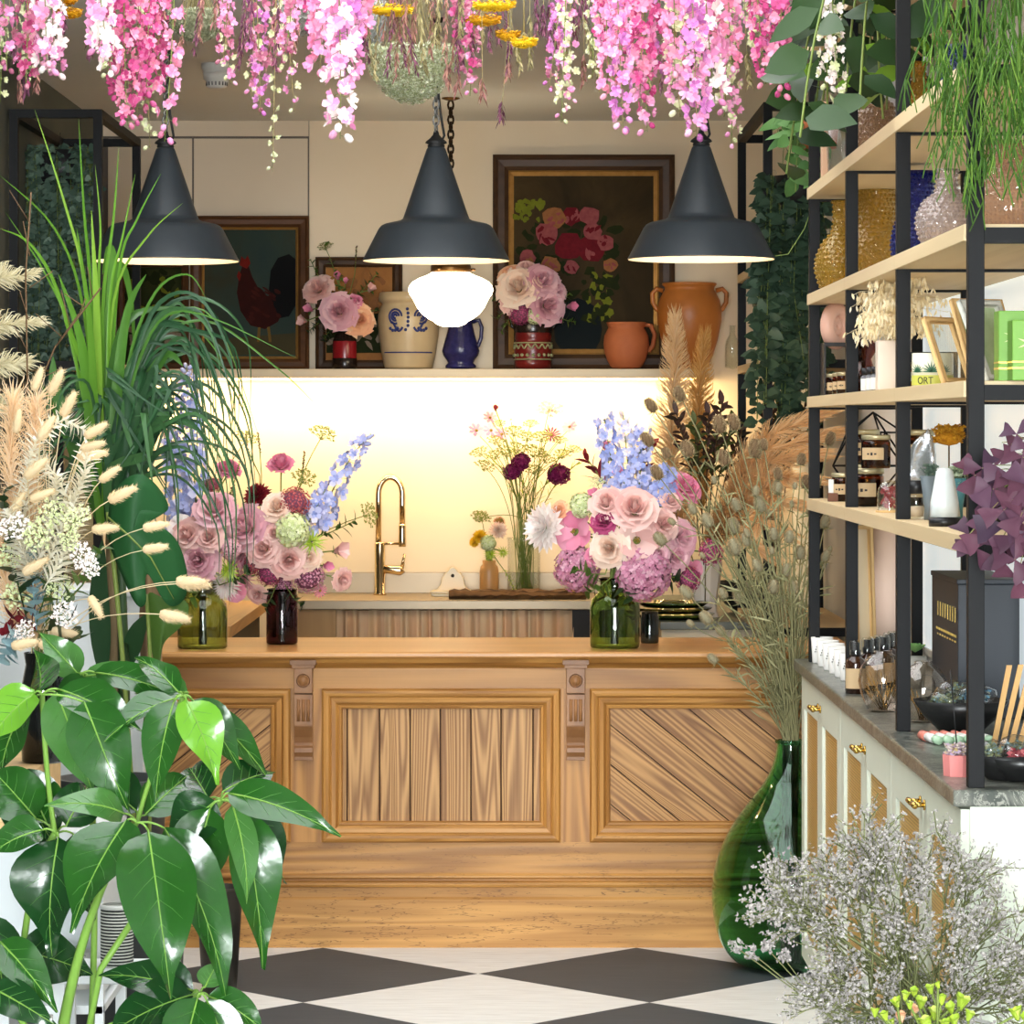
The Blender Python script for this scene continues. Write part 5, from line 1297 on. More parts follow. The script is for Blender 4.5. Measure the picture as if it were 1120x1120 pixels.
MB().box(-.014, .014, -.012, .012, 0, .024).build('block', plain('brown_block', (120,76,52), (100,62,42), .6), t, bevel=.001); MB().box(-.012, .012, -.001, .001, .02, .062).build('card', m_wlab, t)
Y = spot(973, .925); t = thing('glass_cloche', 'little glass dome of pink dried flowers on the fourth shelf', 'cloche', (.925, Y, z4)); r = .03
MB().lathe([(r*1.1,.004),(r,.006),(r,.05),(r*.8,.068),(r*.4,.077),(0,.079)] + [(0,.077),(r*.38,.075),(r*.76,.066),(r*.95,.05),(r*.95,.006)], 24).build('dome', m_cglass, t); MB().lathe([(0,0),(r*1.15,0),(r*1.15,.005),(0,.005)], 24).build('base', m_pine, t)
m = MB()
for q in range(90): m.floret((U(-.6,.6)*r, U(-.6,.6)*r, U(.012,.062)), (U(-1,1),U(-1,1),U(-.2,1)), .007, 4, 0)
tag(m.build('pink_petals', CLR['dusk'], t), '-', 'x'); t.children[-1]['kind'] = 'stuff'
for kk in ('label', 'category'): del t.children[-1][kk]
m_foil = plain('silver_foil', (214,216,220), (180,184,190), .25, metal=.8, bump=.8, bscale=30)
Y = spot(1002, .955); t = tag(MB().leaf((0,0,0), (.15,-.25,1), (-.3,-1,0), .15, .075, 'strap', .2, .25, 8, 0, wave=.08, cross=2).build('foil_pouch', m_foil, None, (.955, Y, z4+.06)), 'crinkled silver foil pouch leaning on the fourth shelf', 'pouch'); so = t.modifiers.new('s', 'SOLIDIFY'); so.thickness = .008
Y = spot(1002, .915); t = thing('reed_diffuser', 'clear diffuser bottle with a black cap below the silver pouch', 'diffuser', (.915, Y, z4)); r = .020
MB().lathe([(0,0),(r,0),(r,.052),(r*.7,.06),(r*.62,.06),(r*.88,.05),(r*.88,.004),(0,.004)], 24).build('bottle', m_cglass, t); MB().lathe([(0,.058),(r*.95,.058),(r*.95,.088),(0,.088)], 20).build('cap', m_blk, t); MB().lathe([(0,.006),(r*.84,.006),(r*.84,.03),(0,.03)], 16).build('oil', plain('pink_oil', (226,196,170), (216,184,156), .3), t)
def wrap(label, px, X, z, h_, r_, cols, base, name='dried_posy'):
    Y = spot(px, X); t = thing(name, label, 'posy', (X, Y, z))
    MB().lathe([(0,0),(r_*.6,0),(r_*.55,h_*.3),(r_*1.0,h_*.9),(r_*.95,h_*.9),(r_*.45,h_*.3),(0,.01)], 14, mod=lambda a, zz: 1 + .08*math.sin(5*a)).build('wrapper', base, t); m = MB()
    for q in range(120):
        a = U(0,6.28); rr = U(0,r_*.9); m.floret((rr*math.cos(a), rr*math.sin(a), h_*U(.75,1.12)), (U(-1,1),U(-1,1),1), .007, 4, 0)
    m.build('flowers', cols, t); return t
m_teal = plain('teal_paper', (90,150,156), (70,124,134), .5); m_grey = plain('grey_paper', (120,130,134), (96,106,112), .5)
wrap('grey-green feathery posy in a grey wrapper beside the silver pouch', 1017, .94, z4, .11, .022, petal('grey_green', (120,140,124), (96,118,104)), m_grey)
wrap('pale posy in a teal wrapper at the right of the white dome', 1047, .955, z4, .11, .022, petal('grey_cream', (190,200,170), (150,170,140)), m_teal)
Y = spot(1033, .91); t = thing('paper_cone', 'white iridescent paper cone on a black stand at the front of the fourth shelf', 'ornament', (.91, Y, z4))
MB().lathe([(0,.02),(.032,.02),(.030,.05),(.018,.115),(.012,.122),(0,.123)], 14, mod=lambda a, zz: 1 + .05*math.sin(7*a + zz*60)).build('cone', plain('pearl_paper', (232,236,234), (206,218,220), .3, coat=.4, bump=.4), t); MB().lathe([(0,0),(.033,0),(.034,.018),(0,.02)], 20).build('stand', m_blk, t)
Y = spot(1038, .975); t = thing('dried_yarrow', 'mustard yellow dried yarrow head behind the white paper cone', 'dried flower', (.975, Y, z4)); m_mus = petal('mustard', (196,140,30), (170,112,20), (214,164,50), rough=.9, tl=0)
m = MB(); [m.floret((math.sqrt(U(0,1))*.034*math.cos(a), .034*math.sin(a)*U(.2,1), .19+U(-.016,.02)), (U(-1,1), U(-1,1), 1), .007, 5, 0) for a in [U(0,6.28) for _ in range(260)]]
m.ball((0,0,.185), .03, .03, .018, 0); m.build('flower_head', m_mus, t); MB().tube([(0,0,.0),(0,0,.18)], .002, 5).build('stem', m_stembr, t)
m_terrac = plain('small_clay_pot', (150,90,60), (130,76,50), .7)
Y = spot(1090, .99); t = thing('potted_succulent', 'small dark potted green plant behind the near rack post on the fourth shelf', 'pot plant', (.99, Y, z4)); MB().lathe([(0,0),(.028,0),(.036,.055),(.032,.055),(.027,.045),(0,.045)], 20).build('pot', m_blk, t); m = MB()
for q in range(36): a = q*2.4; m.leaf((0,0,.045), (math.cos(a)*U(.4,1.2), math.sin(a)*U(.4,1.2), 1), (0,0,1), U(.05,.09), .018, 'lance', .6, .2, 5, 0)
m.build('leaves', m_leaf, t)
# --- marble top
m_wtum = plain('white_tumbler', (240,238,232), (230,228,222), .4)
_c = None
for j in range(6):
    px = 899 + 6.3*j; X = .905 + .003*j; Y = spot(px, X)
    if _c is None:
        _c = thing('candle_tumbler', '-', 'candle', (X, Y, zc)); r = .032
        MB().lathe([(0,0),(r*.86,0),(r*.88,.003),(r,.075),(r*.94,.075),(r*.86,.06),(0,.06)], 24).build('tumbler', m_wtum, _c)
        m = MB()
        for q in range(5): a = -PI*.75 + .08*q; m.obox((r*.955*math.cos(a), r*.955*math.sin(a), .034 + .007*(q % 3)), (.0015,0,0), (0,.0015,0), (0,0,.0016))
        m.build('print', m_ink, _c); t = _c
    else: t = copy_tree(_c); t.location = (X, Y, zc)
    t['label'] = 'white candle tumbler on the marble top, %s from the far end' % ORDQ[j]; t['group'] = 'row of white candle tumblers'
m_lightwick = None
g_brown = glass('brown_bottle_glass', (84,42,18), .03)
_c = None; j = 0; items = []
for px, X in ((936,.888),(949,.93),(956,.952),(962,.975),(967,.985),(972,1.01),(977,1.03),(983,1.045)):
    Y = spot(px, X); r = .026
    if _c is None:
        _c = thing('spray_bottle', '-', 'bottle', (X, Y, zc)); hb = .085
        MB().lathe([(0,0),(r,0),(r,.078),(r*.9,.088),(r*.45,.096),(r*.42,.1),(0,.1)], 20).build('bottle_body', plain('brown_glass_bottle', (58,32,18), (46,26,14), .1, coat=.6), _c)
        MB().lathe([(0,.098),(r*.52,.098),(r*.52,.112),(r*.4,.114),(r*.4,.132),(0,.132)], 16).build('pump', m_blk, _c)
        MB().lathe([(r*.62,.1),(r*.62,.132),(r*.5,.137),(0,.138)], 16).build('clear_cap', m_cglass, _c)
        l_ = MB().lathe([(r*1.015,.014),(r*1.015,.066)], 20).build('label', m_lab, _c); t = _c
    else: t = copy_tree(_c); t.location = (X, Y, zc)
    items.append((px, t))
ordinal(items, 'brown glass spray bottle with a kraft label, # on the marble top', 'brown spray bottles on the marble top')
g_lus = thin_glass('lustre_glass', (250,246,242), .02, 1.7)
for px, X, l_ in ((966, .898, 'round clear glass bottle vase left of the second rack post'), (1010, .96, 'round clear glass bottle vase between the black bowl and the rack post')):
    Y = spot(px, X); k = S(1, Y)
    t = thing('bubble_vase', l_, 'vase', (X, Y, zc)); pr = [(14,0),(19,-3),(26,-20),(29,-34),(27,-48),(19,-60),(10,-65),(10,-68)]
    pr = [(a*.95, b_*.98) for a, b_ in pr]
    MB().lathe(pot_prof(pr, 0, 0, Y, .8), 32).build('body', g_lus, t)
    m = MB()
    for q in range(26): a = U(0,6.28); m.tube([(U(-5,5)*k, U(-5,5)*k, 2*k), (20*k*math.cos(a), 20*k*math.sin(a), U(20,44)*k)], .0008, 3)
    m.build('fairy_light_wire', m_brass, t)
def succulent(label, px, X, z0, r, tall=False):
    Y = spot(px, X); t = thing('succulent', label, 'succulent', (X, Y, zc)); MB().lathe([(0,0),(r*.8,0),(r,z0),(r*.9,z0),(r*.85,z0*.85),(0,z0*.85)], 20).build('pot', plain('stone_pot', (170,168,160), (150,148,140), .7), t); m = MB()
    if tall:
        for s_ in range(4):
            pts = bez((U(-.01,.01),U(-.01,.01),z0*.8), (U(-.03,.03),U(-.03,.03),z0+.04), (U(-.07,.05),U(-.05,.05),z0+U(.07,.13)), 6); m.tube(pts, .003, 5, 1); leafy(m, pts, 14, .026, .016, 0, 'spoon', .3, .8)
    else:
        for q in range(30):
            a = q*2.4; e = .25 + .04*q; m.leaf((0,0,z0*.9+.02), (math.cos(a)*min(1.2,e), math.sin(a)*min(1.2,e), 1.3-e*.6), (0,0,1), r*1.25*(.5+q/55), .02, 'spoon', -.5, .3, 4, 0, cross=2)
    m.build('leaves', [petal('succulent_green', (140,180,110), (110,156,90), tl=.1), m_stem], t)
succulent('rosette succulent in a stone pot behind the second rack post', 1001, 1.06, .085, .03)
succulent('branching jade plant in a stone pot behind the spray bottles', 974, 1.09, .06, .03, True)
m_nv = plain('midnight_card', (40,46,54), (34,40,48), .5)
Yb0 = 7.93; t = thing('presentation_box', 'big midnight blue box with a gold line of print, behind the black bowl', 'box', (1.165, Yb0, zc))
MB().box(-.115, .03, -.18, .30, 0, .318).build('carton', m_nv, t, bevel=.002); MB().box(-.118, .032, -.183, .303, .318, .33).build('lid', m_nv, t, bevel=.002)
m = MB()
for q in range(22): m.box(-.1158, -.115, -.15+.017*q, -.15+.017*q+U(.006,.013), .19, .196)
for q in range(8): m.box(-.1158, -.115, -.14+.045*q, -.14+.045*q+.02, .178, .182).box(-.1158, -.115, -.135+.045*q, -.135+.045*q+.005, .225, .26)
m.build('gold_print', m_gold2, t)
m_cello = thin_glass('cellophane', (248,250,252), .1, 1.35)
m_pot1 = petal('potpourri', (150,150,110), (110,116,84), (120,150,160), rough=.8, tl=0)
def bowl(label, px, X, r, h_, z=zc):
    Y = spot(px, X); t = thing('bowl', label, 'bowl', (X, Y, z)); MB().lathe([(0,0),(r*.4,0),(r*.45,.004),(r*.8,h_*.55),(r,h_),(r*.97,h_),(r*.76,h_*.56),(r*.4,.01),(0,.008)], 36).build('body', plain('black_bowl_glaze', (34,34,34), (26,26,26), .35), t); return Y
def packet(label, c, ax, r, grp, mat):
    t = thing('seed_packet', label, 'packet', c, 0, grp); m = MB()
    for q in range(80): p = V((U(-1,1), U(-1,1), U(-1,1))); p = p.normalized()*U(.1,.85); m.floret((p.x*r*1.3, p.y*r, p.z*r*.6), (U(-1,1),U(-1,1),U(-1,1)), r*.22, 4, 0)
    m.build('dried_contents', mat, t); tag_ = MB().ball((0,0,0), r*1.5, r*1.15, r*.75, 0, 12, 7); tag_.v = [(x*(1+U(-.1,.1)), y*(1+U(-.1,.1)), z_*(1+U(-.12,.12))) for x, y, z_ in tag_.v]; tag_.leaf((r*1.3,0,0), (1,-.2,.5), (0,0,1), r*.8, r*1.3, 'tri', .2, .2, 3, 0); tag_.build('wrapper', m_cello, t); t.rotation_euler = ax; return t
Yb1 = bowl('large black bowl of wrapped dried flower packets, behind the pink tubes', 1051, 1.01, .108, .075)
m_pot2 = petal('potpourri_blue', (90,140,170), (120,170,190), (150,150,130), tl=0)
for (dx, dy_, dz, w_, mt) in ((-.035,-.03,.075,'at the left in',m_pot1),(.03,-.02,.085,'at the right in',m_pot2),(0,.045,.09,'at the back of',m_pot1)): packet('crinkly clear packet of dried flowers %s the large black bowl' % w_, (1.01+dx, Yb1+dy_, zc+dz), (U(-.3,.3), U(-.3,.3), U(0,3)), .034, 'packets in the large bowl', mt)
Yb2 = bowl('small black bowl of wrapped packets beside the nearest rack post', 1097, .96, .075, .05)
for (dx, dy_, dz, w_) in ((-.03,-.015,.055,'at the left in'),(.025,.02,.062,'at the right in')): packet('crinkly clear packet %s the small black bowl' % w_, (.96+dx, Yb2+dy_, zc+dz), (U(-.3,.3), U(-.3,.3), U(0,3)), .03, 'packets in the small bowl', m_pot1)
Yb3 = bowl('shallow black bowl at the front corner of the marble top', 1116, .99, .07, .045)
packet('crinkly clear packet in the shallow front bowl', (.99, Yb3, zc+.05), (.2,.1,1), .03, 'packet in the front bowl', CLR['dusk'])
m_pinkw = plain('coral_pink_cap', (224,136,118), (212,122,106), .5); _c = None
for j in range(6):
    Y = 7.24; X = .902 + .023*j
    if _c is None:
        _c = thing('test_tube_gift', '-', 'tube', (X, Y, zc+.011)); d_ = V((.16,-1,0)).normalized()
        MB().tube([(0,0,0), d_*.045], .011, 12).build('pink_cap', m_pinkw, _c); MB().tube([d_*.045, d_*.10], .010, 12).build('white_sleeve', m_wlab, _c); MB().tube([d_*.10, d_*.13], .0095, 12).build('green_end', plain('pale_green_tube', (190,224,190), (180,214,180), .3), _c); t = _c
    else: t = copy_tree(_c); t.location = (X, Y, zc+.011)
    t['label'] = 'coral capped tube lying on the marble top, %s from the left' % ORDQ[j]; t['group'] = 'coral capped tubes in a row'
m_pinkp = plain('pink_pot', (226,140,136), (214,126,122), .5); Y = 6.50; X = .886
t = thing('pink_pot', 'small eight-sided pink pot of dried flowers beside the nearest rack post', 'pot', (X, Y, zc)); MB().lathe([(0,0),(.034,0),(.036,.042),(.032,.042),(.031,.03),(0,.03)], 8, smooth=False).build('pot', m_pinkp, t); m = MB()
for q in range(90): a = U(0,6.28); rr = U(0,.033); m.floret((rr*math.cos(a), rr*math.sin(a), .04+U(0,.02)), (U(-1,1),U(-1,1),1), .008, 4, 0)
m.build('dried_flowers', petal('dried_mix', (230,220,190), (190,170,200), (200,180,120), tl=0), t)
items = []; m_bam = wood('bamboo_stick', (216,172,112), (190,144,84), 'z', 3, .1, .5, .6, .3)
for j, (px, X, tx) in enumerate(((1082,.98,.045),(1091,1.0,.052),(1100,1.0,.058),(1109,1.02,.066),(1118,1.0,.074))):
    Y = 6.75 + .02*j; XX = PX(px, Y); e = V((tx, .05, .19)); t = tag(MB().obox((0,0,0), (.0055,0,0), (0,.003,0), (e.x*.5, e.y*.5, e.z*.5)).build('wooden_stick', m_bam, None, (XX + e.x*.5, Y, zc+.008+e.z*.5)), '-', 'stick'); items.append((px, t))
ordinal(items, 'flat pale wooden stick leaning behind the small bowl, # of its bundle', 'bundle of flat wooden sticks')
t = tag(MB().tube([(0,0,0), (-.012,.02,.17)], .0016, 6).build('incense_stick', m_blk, None, (PX(1047,7.0), 7.0, zc)), 'thin black incense stick standing in front of the midnight blue box', 'incense stick')
# tall things behind the far bay
Y = 9.35; t = tag(MB().lathe([(0,0),(.034,0),(.034,.43),(.029,.43),(.029,.01),(0,.01)], 28).build('paper_roll', plain('blush_paper', (238,208,190), (232,198,178), .7), None, (PX(968,9.35), Y, zc)), 'upright blush pink paper roll behind the spray bottles', 'paper roll')
lean_frame('tall brown wooden picture frame standing at the far end of the marble top', 946, .965, zc, .07, .42, .55, -.05, m_pine, face=m_shelf)

# ------------------------------------------------------------------ plants on the rack
def vines(t, name, mats, strands, leafL, leafW, step, prof='heart', r=.0012, face=None):
    """strands: polylines in the space of t; leaves all along"""
    m = MB()
    for pts in strands:
        pts = [V(p) for p in pts]; m.tube(pts, r, 4, 1, False); L = 0
        for a, b_ in zip(pts[:-1], pts[1:]):
            n = max(1, int((b_-a).length/step))
            for i in range(n):
                p = a.lerp(b_, (i+U(.2,.8))/n); an = U(0,6.28); d = V((math.cos(an), math.sin(an)-.3, U(-.8,.3)))
                m.leaf(p + d*.008, d, face or (U(-.5,.5), -1, U(.1,.9)), leafL*U(.6,1.2), leafW*U(.7,1.15), prof, .4, .12, 4, 0)
    return m.build(name, mats, t)
# trailing plant on top of the rack
b = V((.99, 8.55, LEV[4][1])); t = thing('trailing_plant', 'big glossy dark green trailing plant on top of the shelving rack', 'pot plant', b)
MB().lathe([(0,0),(.09,0),(.12,.16),(.11,.16),(.1,.14),(0,.14)], 24).build('pot', plain('dark_pot', (60,58,54), (50,48,44), .6), t)
sl = []; hoya = [(880,60),(905,30),(925,100),(860,190),(875,150),(900,110),(950,90),(985,60),(1010,20),(1035,30),(960,40),(920,20),(890,130),(940,120),(1000,90),(970,120),(1040,10),(1045,60)]
def pl(px, py, Y): return P(px, py, Y) - b
for px, py in hoya: 
    Y = U(7.4, 8.9); e = pl(px, py, Y); sl.append(bez((U(-.05,.05),U(-.05,.05),.15), (e.x*.7, e.y*.7, .22), e, 10)[3:])
vines(t, 'foliage', [m_leafdk, m_stem], sl, .15, .075, .05, 'ovate', .003)
sl2 = [bez((-.02,0,.15), pl(900,-20,8.4), pl(905,130,8.4), 8)[4:], bez((0,0,.15), pl(980,-10,8.0), pl(990,120,8.0), 8)[4:], bez((0,0,.15), pl(950,-20,8.2), pl(966,130,8.2), 8)[4:]]
vines(t, 'young_shoots', [petal('leaf_bright', (96,140,40), (120,160,56), rough=.35), m_stem], sl2, .12, .045, .07, 'lance', .003)
b = V((.93, 10.05, 2.52)); t = thing('climbing_plant', 'green climbing plant with broad leaves hanging at the far end of the rack', 'pot plant', b)
MB().lathe([(0,-.02),(.06,-.02),(.075,.1),(.068,.1),(.06,.08),(0,.08)], 20).build('pot', m_terra, t); MB().tube([(0,0,.1),(0,0,ZC-b.z)], .002, 5).build('hanging_cord', m_cable, t)
sl = []
for px, py in ((850,150),(872,165),(886,190),(905,160),(862,195),(878,130),(895,120),(856,180),(870,210),(900,205)): e = pl(px, py, U(9.8,10.3)); sl.append(bez((U(-.03,.03),U(-.03,.03),.1), (e.x, e.y, .1), e, 7)[2:])
vines(t, 'foliage', [petal('climber_leaf', (66,104,52), (92,130,70), rough=.45), m_stem], sl, .085, .05, .07, 'heart')
MB().tube([pl(888,190,9.9), pl(892,215,9.9), pl(880,250,9.9), pl(862,278,9.9), pl(848,280,9.9)], .0014, 5).build('tendril', m_stem, t)
# rhipsalis hanging in front
b = V((PX(1085,6.05), 6.05, 2.5)); t = thing('mistletoe_cactus', 'bright green stringy mistletoe cactus hanging in front of the rack at top right', 'pot plant', b)
MB().lathe([(0,0),(.08,0),(.1,.12),(.093,.12),(.085,.1),(0,.1)], 24).build('pot', m_terra, t); MB().tube([(0,0,.12),(0,0,ZC-b.z)], .002, 5).build('hanging_cord', m_cable, t)
m = MB(); m_rh = petal('rhipsalis_green', (84,124,40), (54,92,28), (116,150,58), rough=.45, tl=.1)
def strand(p, n_, L, r, depth=0):
    d = V((U(-.5,.5), U(-.4,.4), -1)).normalized(); pts = [p]
    for i in range(n_): d = (d + V((U(-.22,.22), U(-.2,.2), -.16))).normalized(); pts.append(pts[-1] + d*L)
    m.tube(pts, r, 5, 0)
    if depth < 2:
        for q in range(R.choice((2,2,3))): strand(pts[-1], max(2, n_-1), L*U(.7,1.0), r*.9, depth+1)
for q in range(105):
    px = 1120 - 118*U(0,1)**1.45 + 25*U(0,1); Y = 6.05 + U(-.16,.16); py = U(-30,40) if px > 1050 else U(-10, 40)
    mx = 265 if px > 1040 else 150 + (px-1000)*1.6
    py = U(-30, max(20, mx-150)); strand(P(px, py, Y) - b, R.choice((2,3,3)), U(.022,.04), .0015)
for q in range(26): e = P(U(1010,1118), U(10,60), 6.05+U(-.1,.1)) - b; m.tube(bez((U(-.05,.05),U(-.05,.05),.1), (e.x*.6, e.y, .16), e, 7), .0023, 5, 0)
m.build('strings', m_rh, t)
# purple oxalis
b = V((1.075, 6.36, z4)); t = thing('purple_shamrock', 'purple shamrock plant leaning round the nearest rack post', 'pot plant', b)
MB().lathe([(0,0),(.05,0),(.06,.07),(.055,.07),(.05,.06),(0,.06)], 20).build('pot', m_terra, t); st = MB(); lf = MB(); fl = MB()
m_ox = petal('oxalis_purple', (88,62,82), (104,62,78), (66,48,66), rough=.5, tl=.25)
for px, py, s_ in ((1066,520,1),(1074,512,.8),(1090,540,1.1),(1105,520,1.2),(1112,548,1),(1082,560,1),(1100,575,1.3),(1115,590,1),(1092,598,1.1),(1078,585,1),(1068,600,.9),(1110,612,1),(1060,585,.9),(1112,475,.7),(1118,500,.9),(1105,495,.8),(1098,558,1),(1116,565,1),(1112,632,1),(1122,530,1),(1125,600,1),(1086,535,.8)):
    e = P(px, py, 6.12+U(-.06,.12)) - b; st.tube(bez((U(-.02,.02),U(-.02,.02),.05), (e.x*.4, e.y*.4, .16), e, 7), .0012, 4)
    nn = V((U(-.7,.3), -1, U(.0,.9))).normalized(); a = nn.orthogonal().normalized(); c_ = nn.cross(a); o0 = U(0,6)
    for q in range(3):
        g_ = o0 + q*2.094; lf.leaf(e, a*math.cos(g_) + c_*math.sin(g_), nn, .042*s_, .052*s_, 'tri', .5, .35, 4, 0)
for q in range(3): e = P(U(1095,1118), U(465,520), 6.2) - b; st.tube(bez((0,0,.05), (e.x*.4, e.y*.4, .2), e, 6), .001, 4)
st.build('stems', petal('oxalis_stem', (150,160,90), (130,110,80), tl=0), t); lf.build('leaves', m_ox, t)
b = V((PX(1126,6.2), 6.2, 1.62)); 

# ------------------------------------------------------------------ ivy and dark foliage at the far right, things on the stone worktop
b = V((.985, 11.42, 2.42)); t = thing('ivy', 'dark ivy column hanging from the far display rack', 'hanging plant', b)
MB().lathe([(0,0),(.06,0),(.08,.1),(.07,.1),(0,.08)], 18).build('pot', m_blk, t); MB().tube([(0,0,.1),(0,0,ZC-b.z)], .002, 5).build('hanging_cord', m_cable, t)
vines(t, 'foliage', [petal('ivy_leaf', (46,66,50), (64,86,66), (38,56,44), rough=.45, tl=.1), m_stem], [[(x, y, .1), (x+U(-.03,.03), y, -.3), (x+U(-.04,.04), y+U(-.02,.02), U(-.78,-.5))] for x, y in [(U(-.11,.10), U(-.06,.05)) for _ in range(34)]], .05, .045, .018, 'heart')
def belljar(label, px, Y, z, r, h_):
    t = thing('bell_jar', label, 'bell jar', (PX(px,Y), Y, z)); MB().lathe([(r,0),(r,h_*.6),(r*.85,h_*.82),(r*.4,h_*.97),(0,h_)] + [(0,h_-.003),(r*.38,h_*.965-.002),(r*.82,h_*.815),(r*.96,h_*.6),(r*.96,0)], 32).build('dome', m_cglass, t)
    MB().ball((0,0,h_+.010), .012, n=12, m=8).build('knob', m_cglass, t); m = MB()
    for q in range(14): m.tube([(U(-.4,.4)*r, U(-.4,.4)*r, 0), (U(-.6,.6)*r, U(-.6,.6)*r, h_*U(.15,.3))], .003, 4); 
    m.build('dried_bits', m_oat, t); return t
belljar('tall glass bell jar on the upper shelf of the far right display rack', 846, 12.0, 2.236, .058, .33)
belljar('glass bell jar on the lower shelf of the far right display rack', 848, 11.85, 1.885, .055, .2)
m_wcer = plain('white_ceramic', (236,228,216), (228,218,204), .35)
zst = zr_; Ys_ = lambda py: (HC-zst)*FPX/(py-CY)
Yv = 12.62; py_ = CY+(HC-zst)*FPX/Yv
wv = MB().lathe([(r*S(1,Yv), h_*S(1,Yv)) for r, h_ in [(0,0),(17,0),(14,6),(13,14),(17,40),(19,56),(19,62),(17,62),(15,40),(11,14),(0,10)]], 10, smooth=False).build('white_vase', m_wcer, None, (PX(771,Yv), Yv, zst+.0005)); tag(wv, 'white faceted footed vase of pampas grass on the stone worktop', 'vase')
bw = MB().lathe([(0,0),(.06,0),(.11,.05),(.14,.12),(.135,.12),(.1,.05),(0,.012)], 32).build('black_bowl', m_blk, None, (PX(826,12.45), 12.45, zst+.0005)); tag(bw, 'big black bowl on the stone worktop behind the teasels', 'bowl')
g_tray = glass('yellow_green_glass', (210,210,110), .03); g_trayg = glass('green_dish_glass', (120,180,90), .03)
for j, (z_, mt, l_, w_) in enumerate(((0, g_trayg, 'lowest of three stacked glass dishes on the stone worktop, pale green', .16), (.022, g_tray, 'middle of three stacked glass dishes on the stone worktop, yellow', .15), (.044, g_trayg, 'topmost of three stacked glass dishes on the stone worktop, green', .14))):
    tag(MB().lathe([(0,0),(w_*.8,0),(w_,.02),(w_*.96,.02),(w_*.78,.005),(0,.005)], 32).build('glass_dish', mt, None, (PX(736,12.5), 12.5, zst+.0005+z_)), l_, 'dish', 'stack of glass dishes')
m_pamp = petal('pampas_plume', (244,214,166), (232,192,138), (250,228,188), rough=.9, tl=.35)
m_pampo = petal('pampas_golden', (222,176,104), (204,150,80), (234,196,130), rough=.9, tl=.35)
def plume(label, base, pts, wd, mat=m_pamp, n=420, grp=None, name='pampas_plume', bl=.10, cat='dried grass'):
    b = V(base); t = thing(name, label, cat, b, 0, grp); W = [V(p)-b for p in pts]; MB().tube([(0,0,0)] + W, .0022, 5).build('stem', m_stemd, t); m = MB(); k = len(W)
    for i in range(n):
        q = U(0,1); j = min(k-2, int(q*(k-1))); p = W[j].lerp(W[j+1], q*(k-1)-j); d = (W[j+1]-W[j]).normalized(); s_ = V((U(-1,1), U(-1,1), U(-1,1))); s_ = (s_ - d*s_.dot(d)).normalized()
        w_ = wd*(.35 + .65*math.sin(PI*min(1,.2+q*.85))); L = bl*U(.5,1.1)*(1.1-.4*q); e = p + d*L*.85 + s_*w_
        m.blade([p, p + d*L*.45 + s_*w_*.35, e, e + d*L*.25 + s_*w_*.1 - UP*.004], .0035, (U(-1,1),-1,U(-1,1)))
    m.build('feathery_head', mat, t); return t
base = (PX(771,Yv), Yv, zst+.03); bt = V(base)
plume('tall pale pampas plume in the white vase, left of the other', base, [P(757,610,Yv-.05), P(738,560,Yv-.1), P(734,480,Yv-.1), P(738,400,Yv-.1), P(738,352,Yv-.1)], .075, m_pamp, 1500)
plume('golden pampas plume in the white vase, rising beside the urn', base, [P(768,560,Yv), P(765,500,Yv), P(764,430,Yv), P(770,372,Yv)], .065, m_pampo, 1100)
for j, (x1, y1, w_) in enumerate(((895,448,'highest'),(905,470,'second highest'),(890,492,'third highest'),(880,518,'middle'),(868,545,'third lowest'),(850,572,'second lowest'),(832,596,'lowest'))):
    plume('arching straw plume fanning right from the white vase, %s of seven' % w_, base, [P(772,600,12.2), P(790,560+4*j,11.8), P(812,505+13*j,11.45), P(838,478+14*j,11.3), P(x1-22,(y1*2+478+14*j)/3+4,11.2), P(x1,y1+6,11.15)], .040, m_pamp, 900, 'fan of arching plumes in the white vase', bl=.16)
m_prot = petal('dark_protea_leaf', (70,48,46), (92,64,52), (58,50,40), rough=.5, tl=.15); m_olive = petal('olive_leaf', (96,104,54), (76,84,44), tl=.2)
items = []
for j, (x, y) in enumerate(((760,462),(775,452),(790,440),(802,458),(812,470),(845,430),(858,418),(872,428),(880,445),(850,455),(866,462),(835,448),(785,476),(740,452))):
    Yp_ = 12.3 + U(-.2,.2); t = thing('leafy_stem', '-', 'foliage', base if j not in (5,6,7,8,9,10,11) else (PX(845,12.4), 12.4, zst+.03)); b = V(t.location); e = P(x, y, Yp_) - b
    pts = bez((0,0,0), (e.x*.3, e.y*.3, e.z*.7), e, 10); MB().tube(pts, .0022, 5).build('stem', m_stembr, t); m = MB(); leafy(m, pts, 22, .075, .022, 0, 'lance', .62, .62); m.build('leaves', m_prot if j % 3 else m_olive, t); items.append((x, t))
ordinal(items, 'stem of long dark leaves behind the teasels, # of its bunch', 'dark leafy stems behind the teasels')
hb = MB().lathe(pot_prof([(16,0),(18,-2),(20,-50),(22,-60)], 0, 0, 12.4, 1.5), 24).build('storm_glass', m_cglass, None, (PX(845,12.4), 12.4, zst+.0005)); 
hb.location.x = PX(848, 12.75); hb.location.y = 12.75; hb.location = (PX(845,12.4), 12.4, zst + .0005)
bw.location = (PX(818,12.95), 12.95, zst+.0005)
tag(hb, 'clear glass vase of dark leafy stems on the stone worktop, behind the teasels', 'vase')
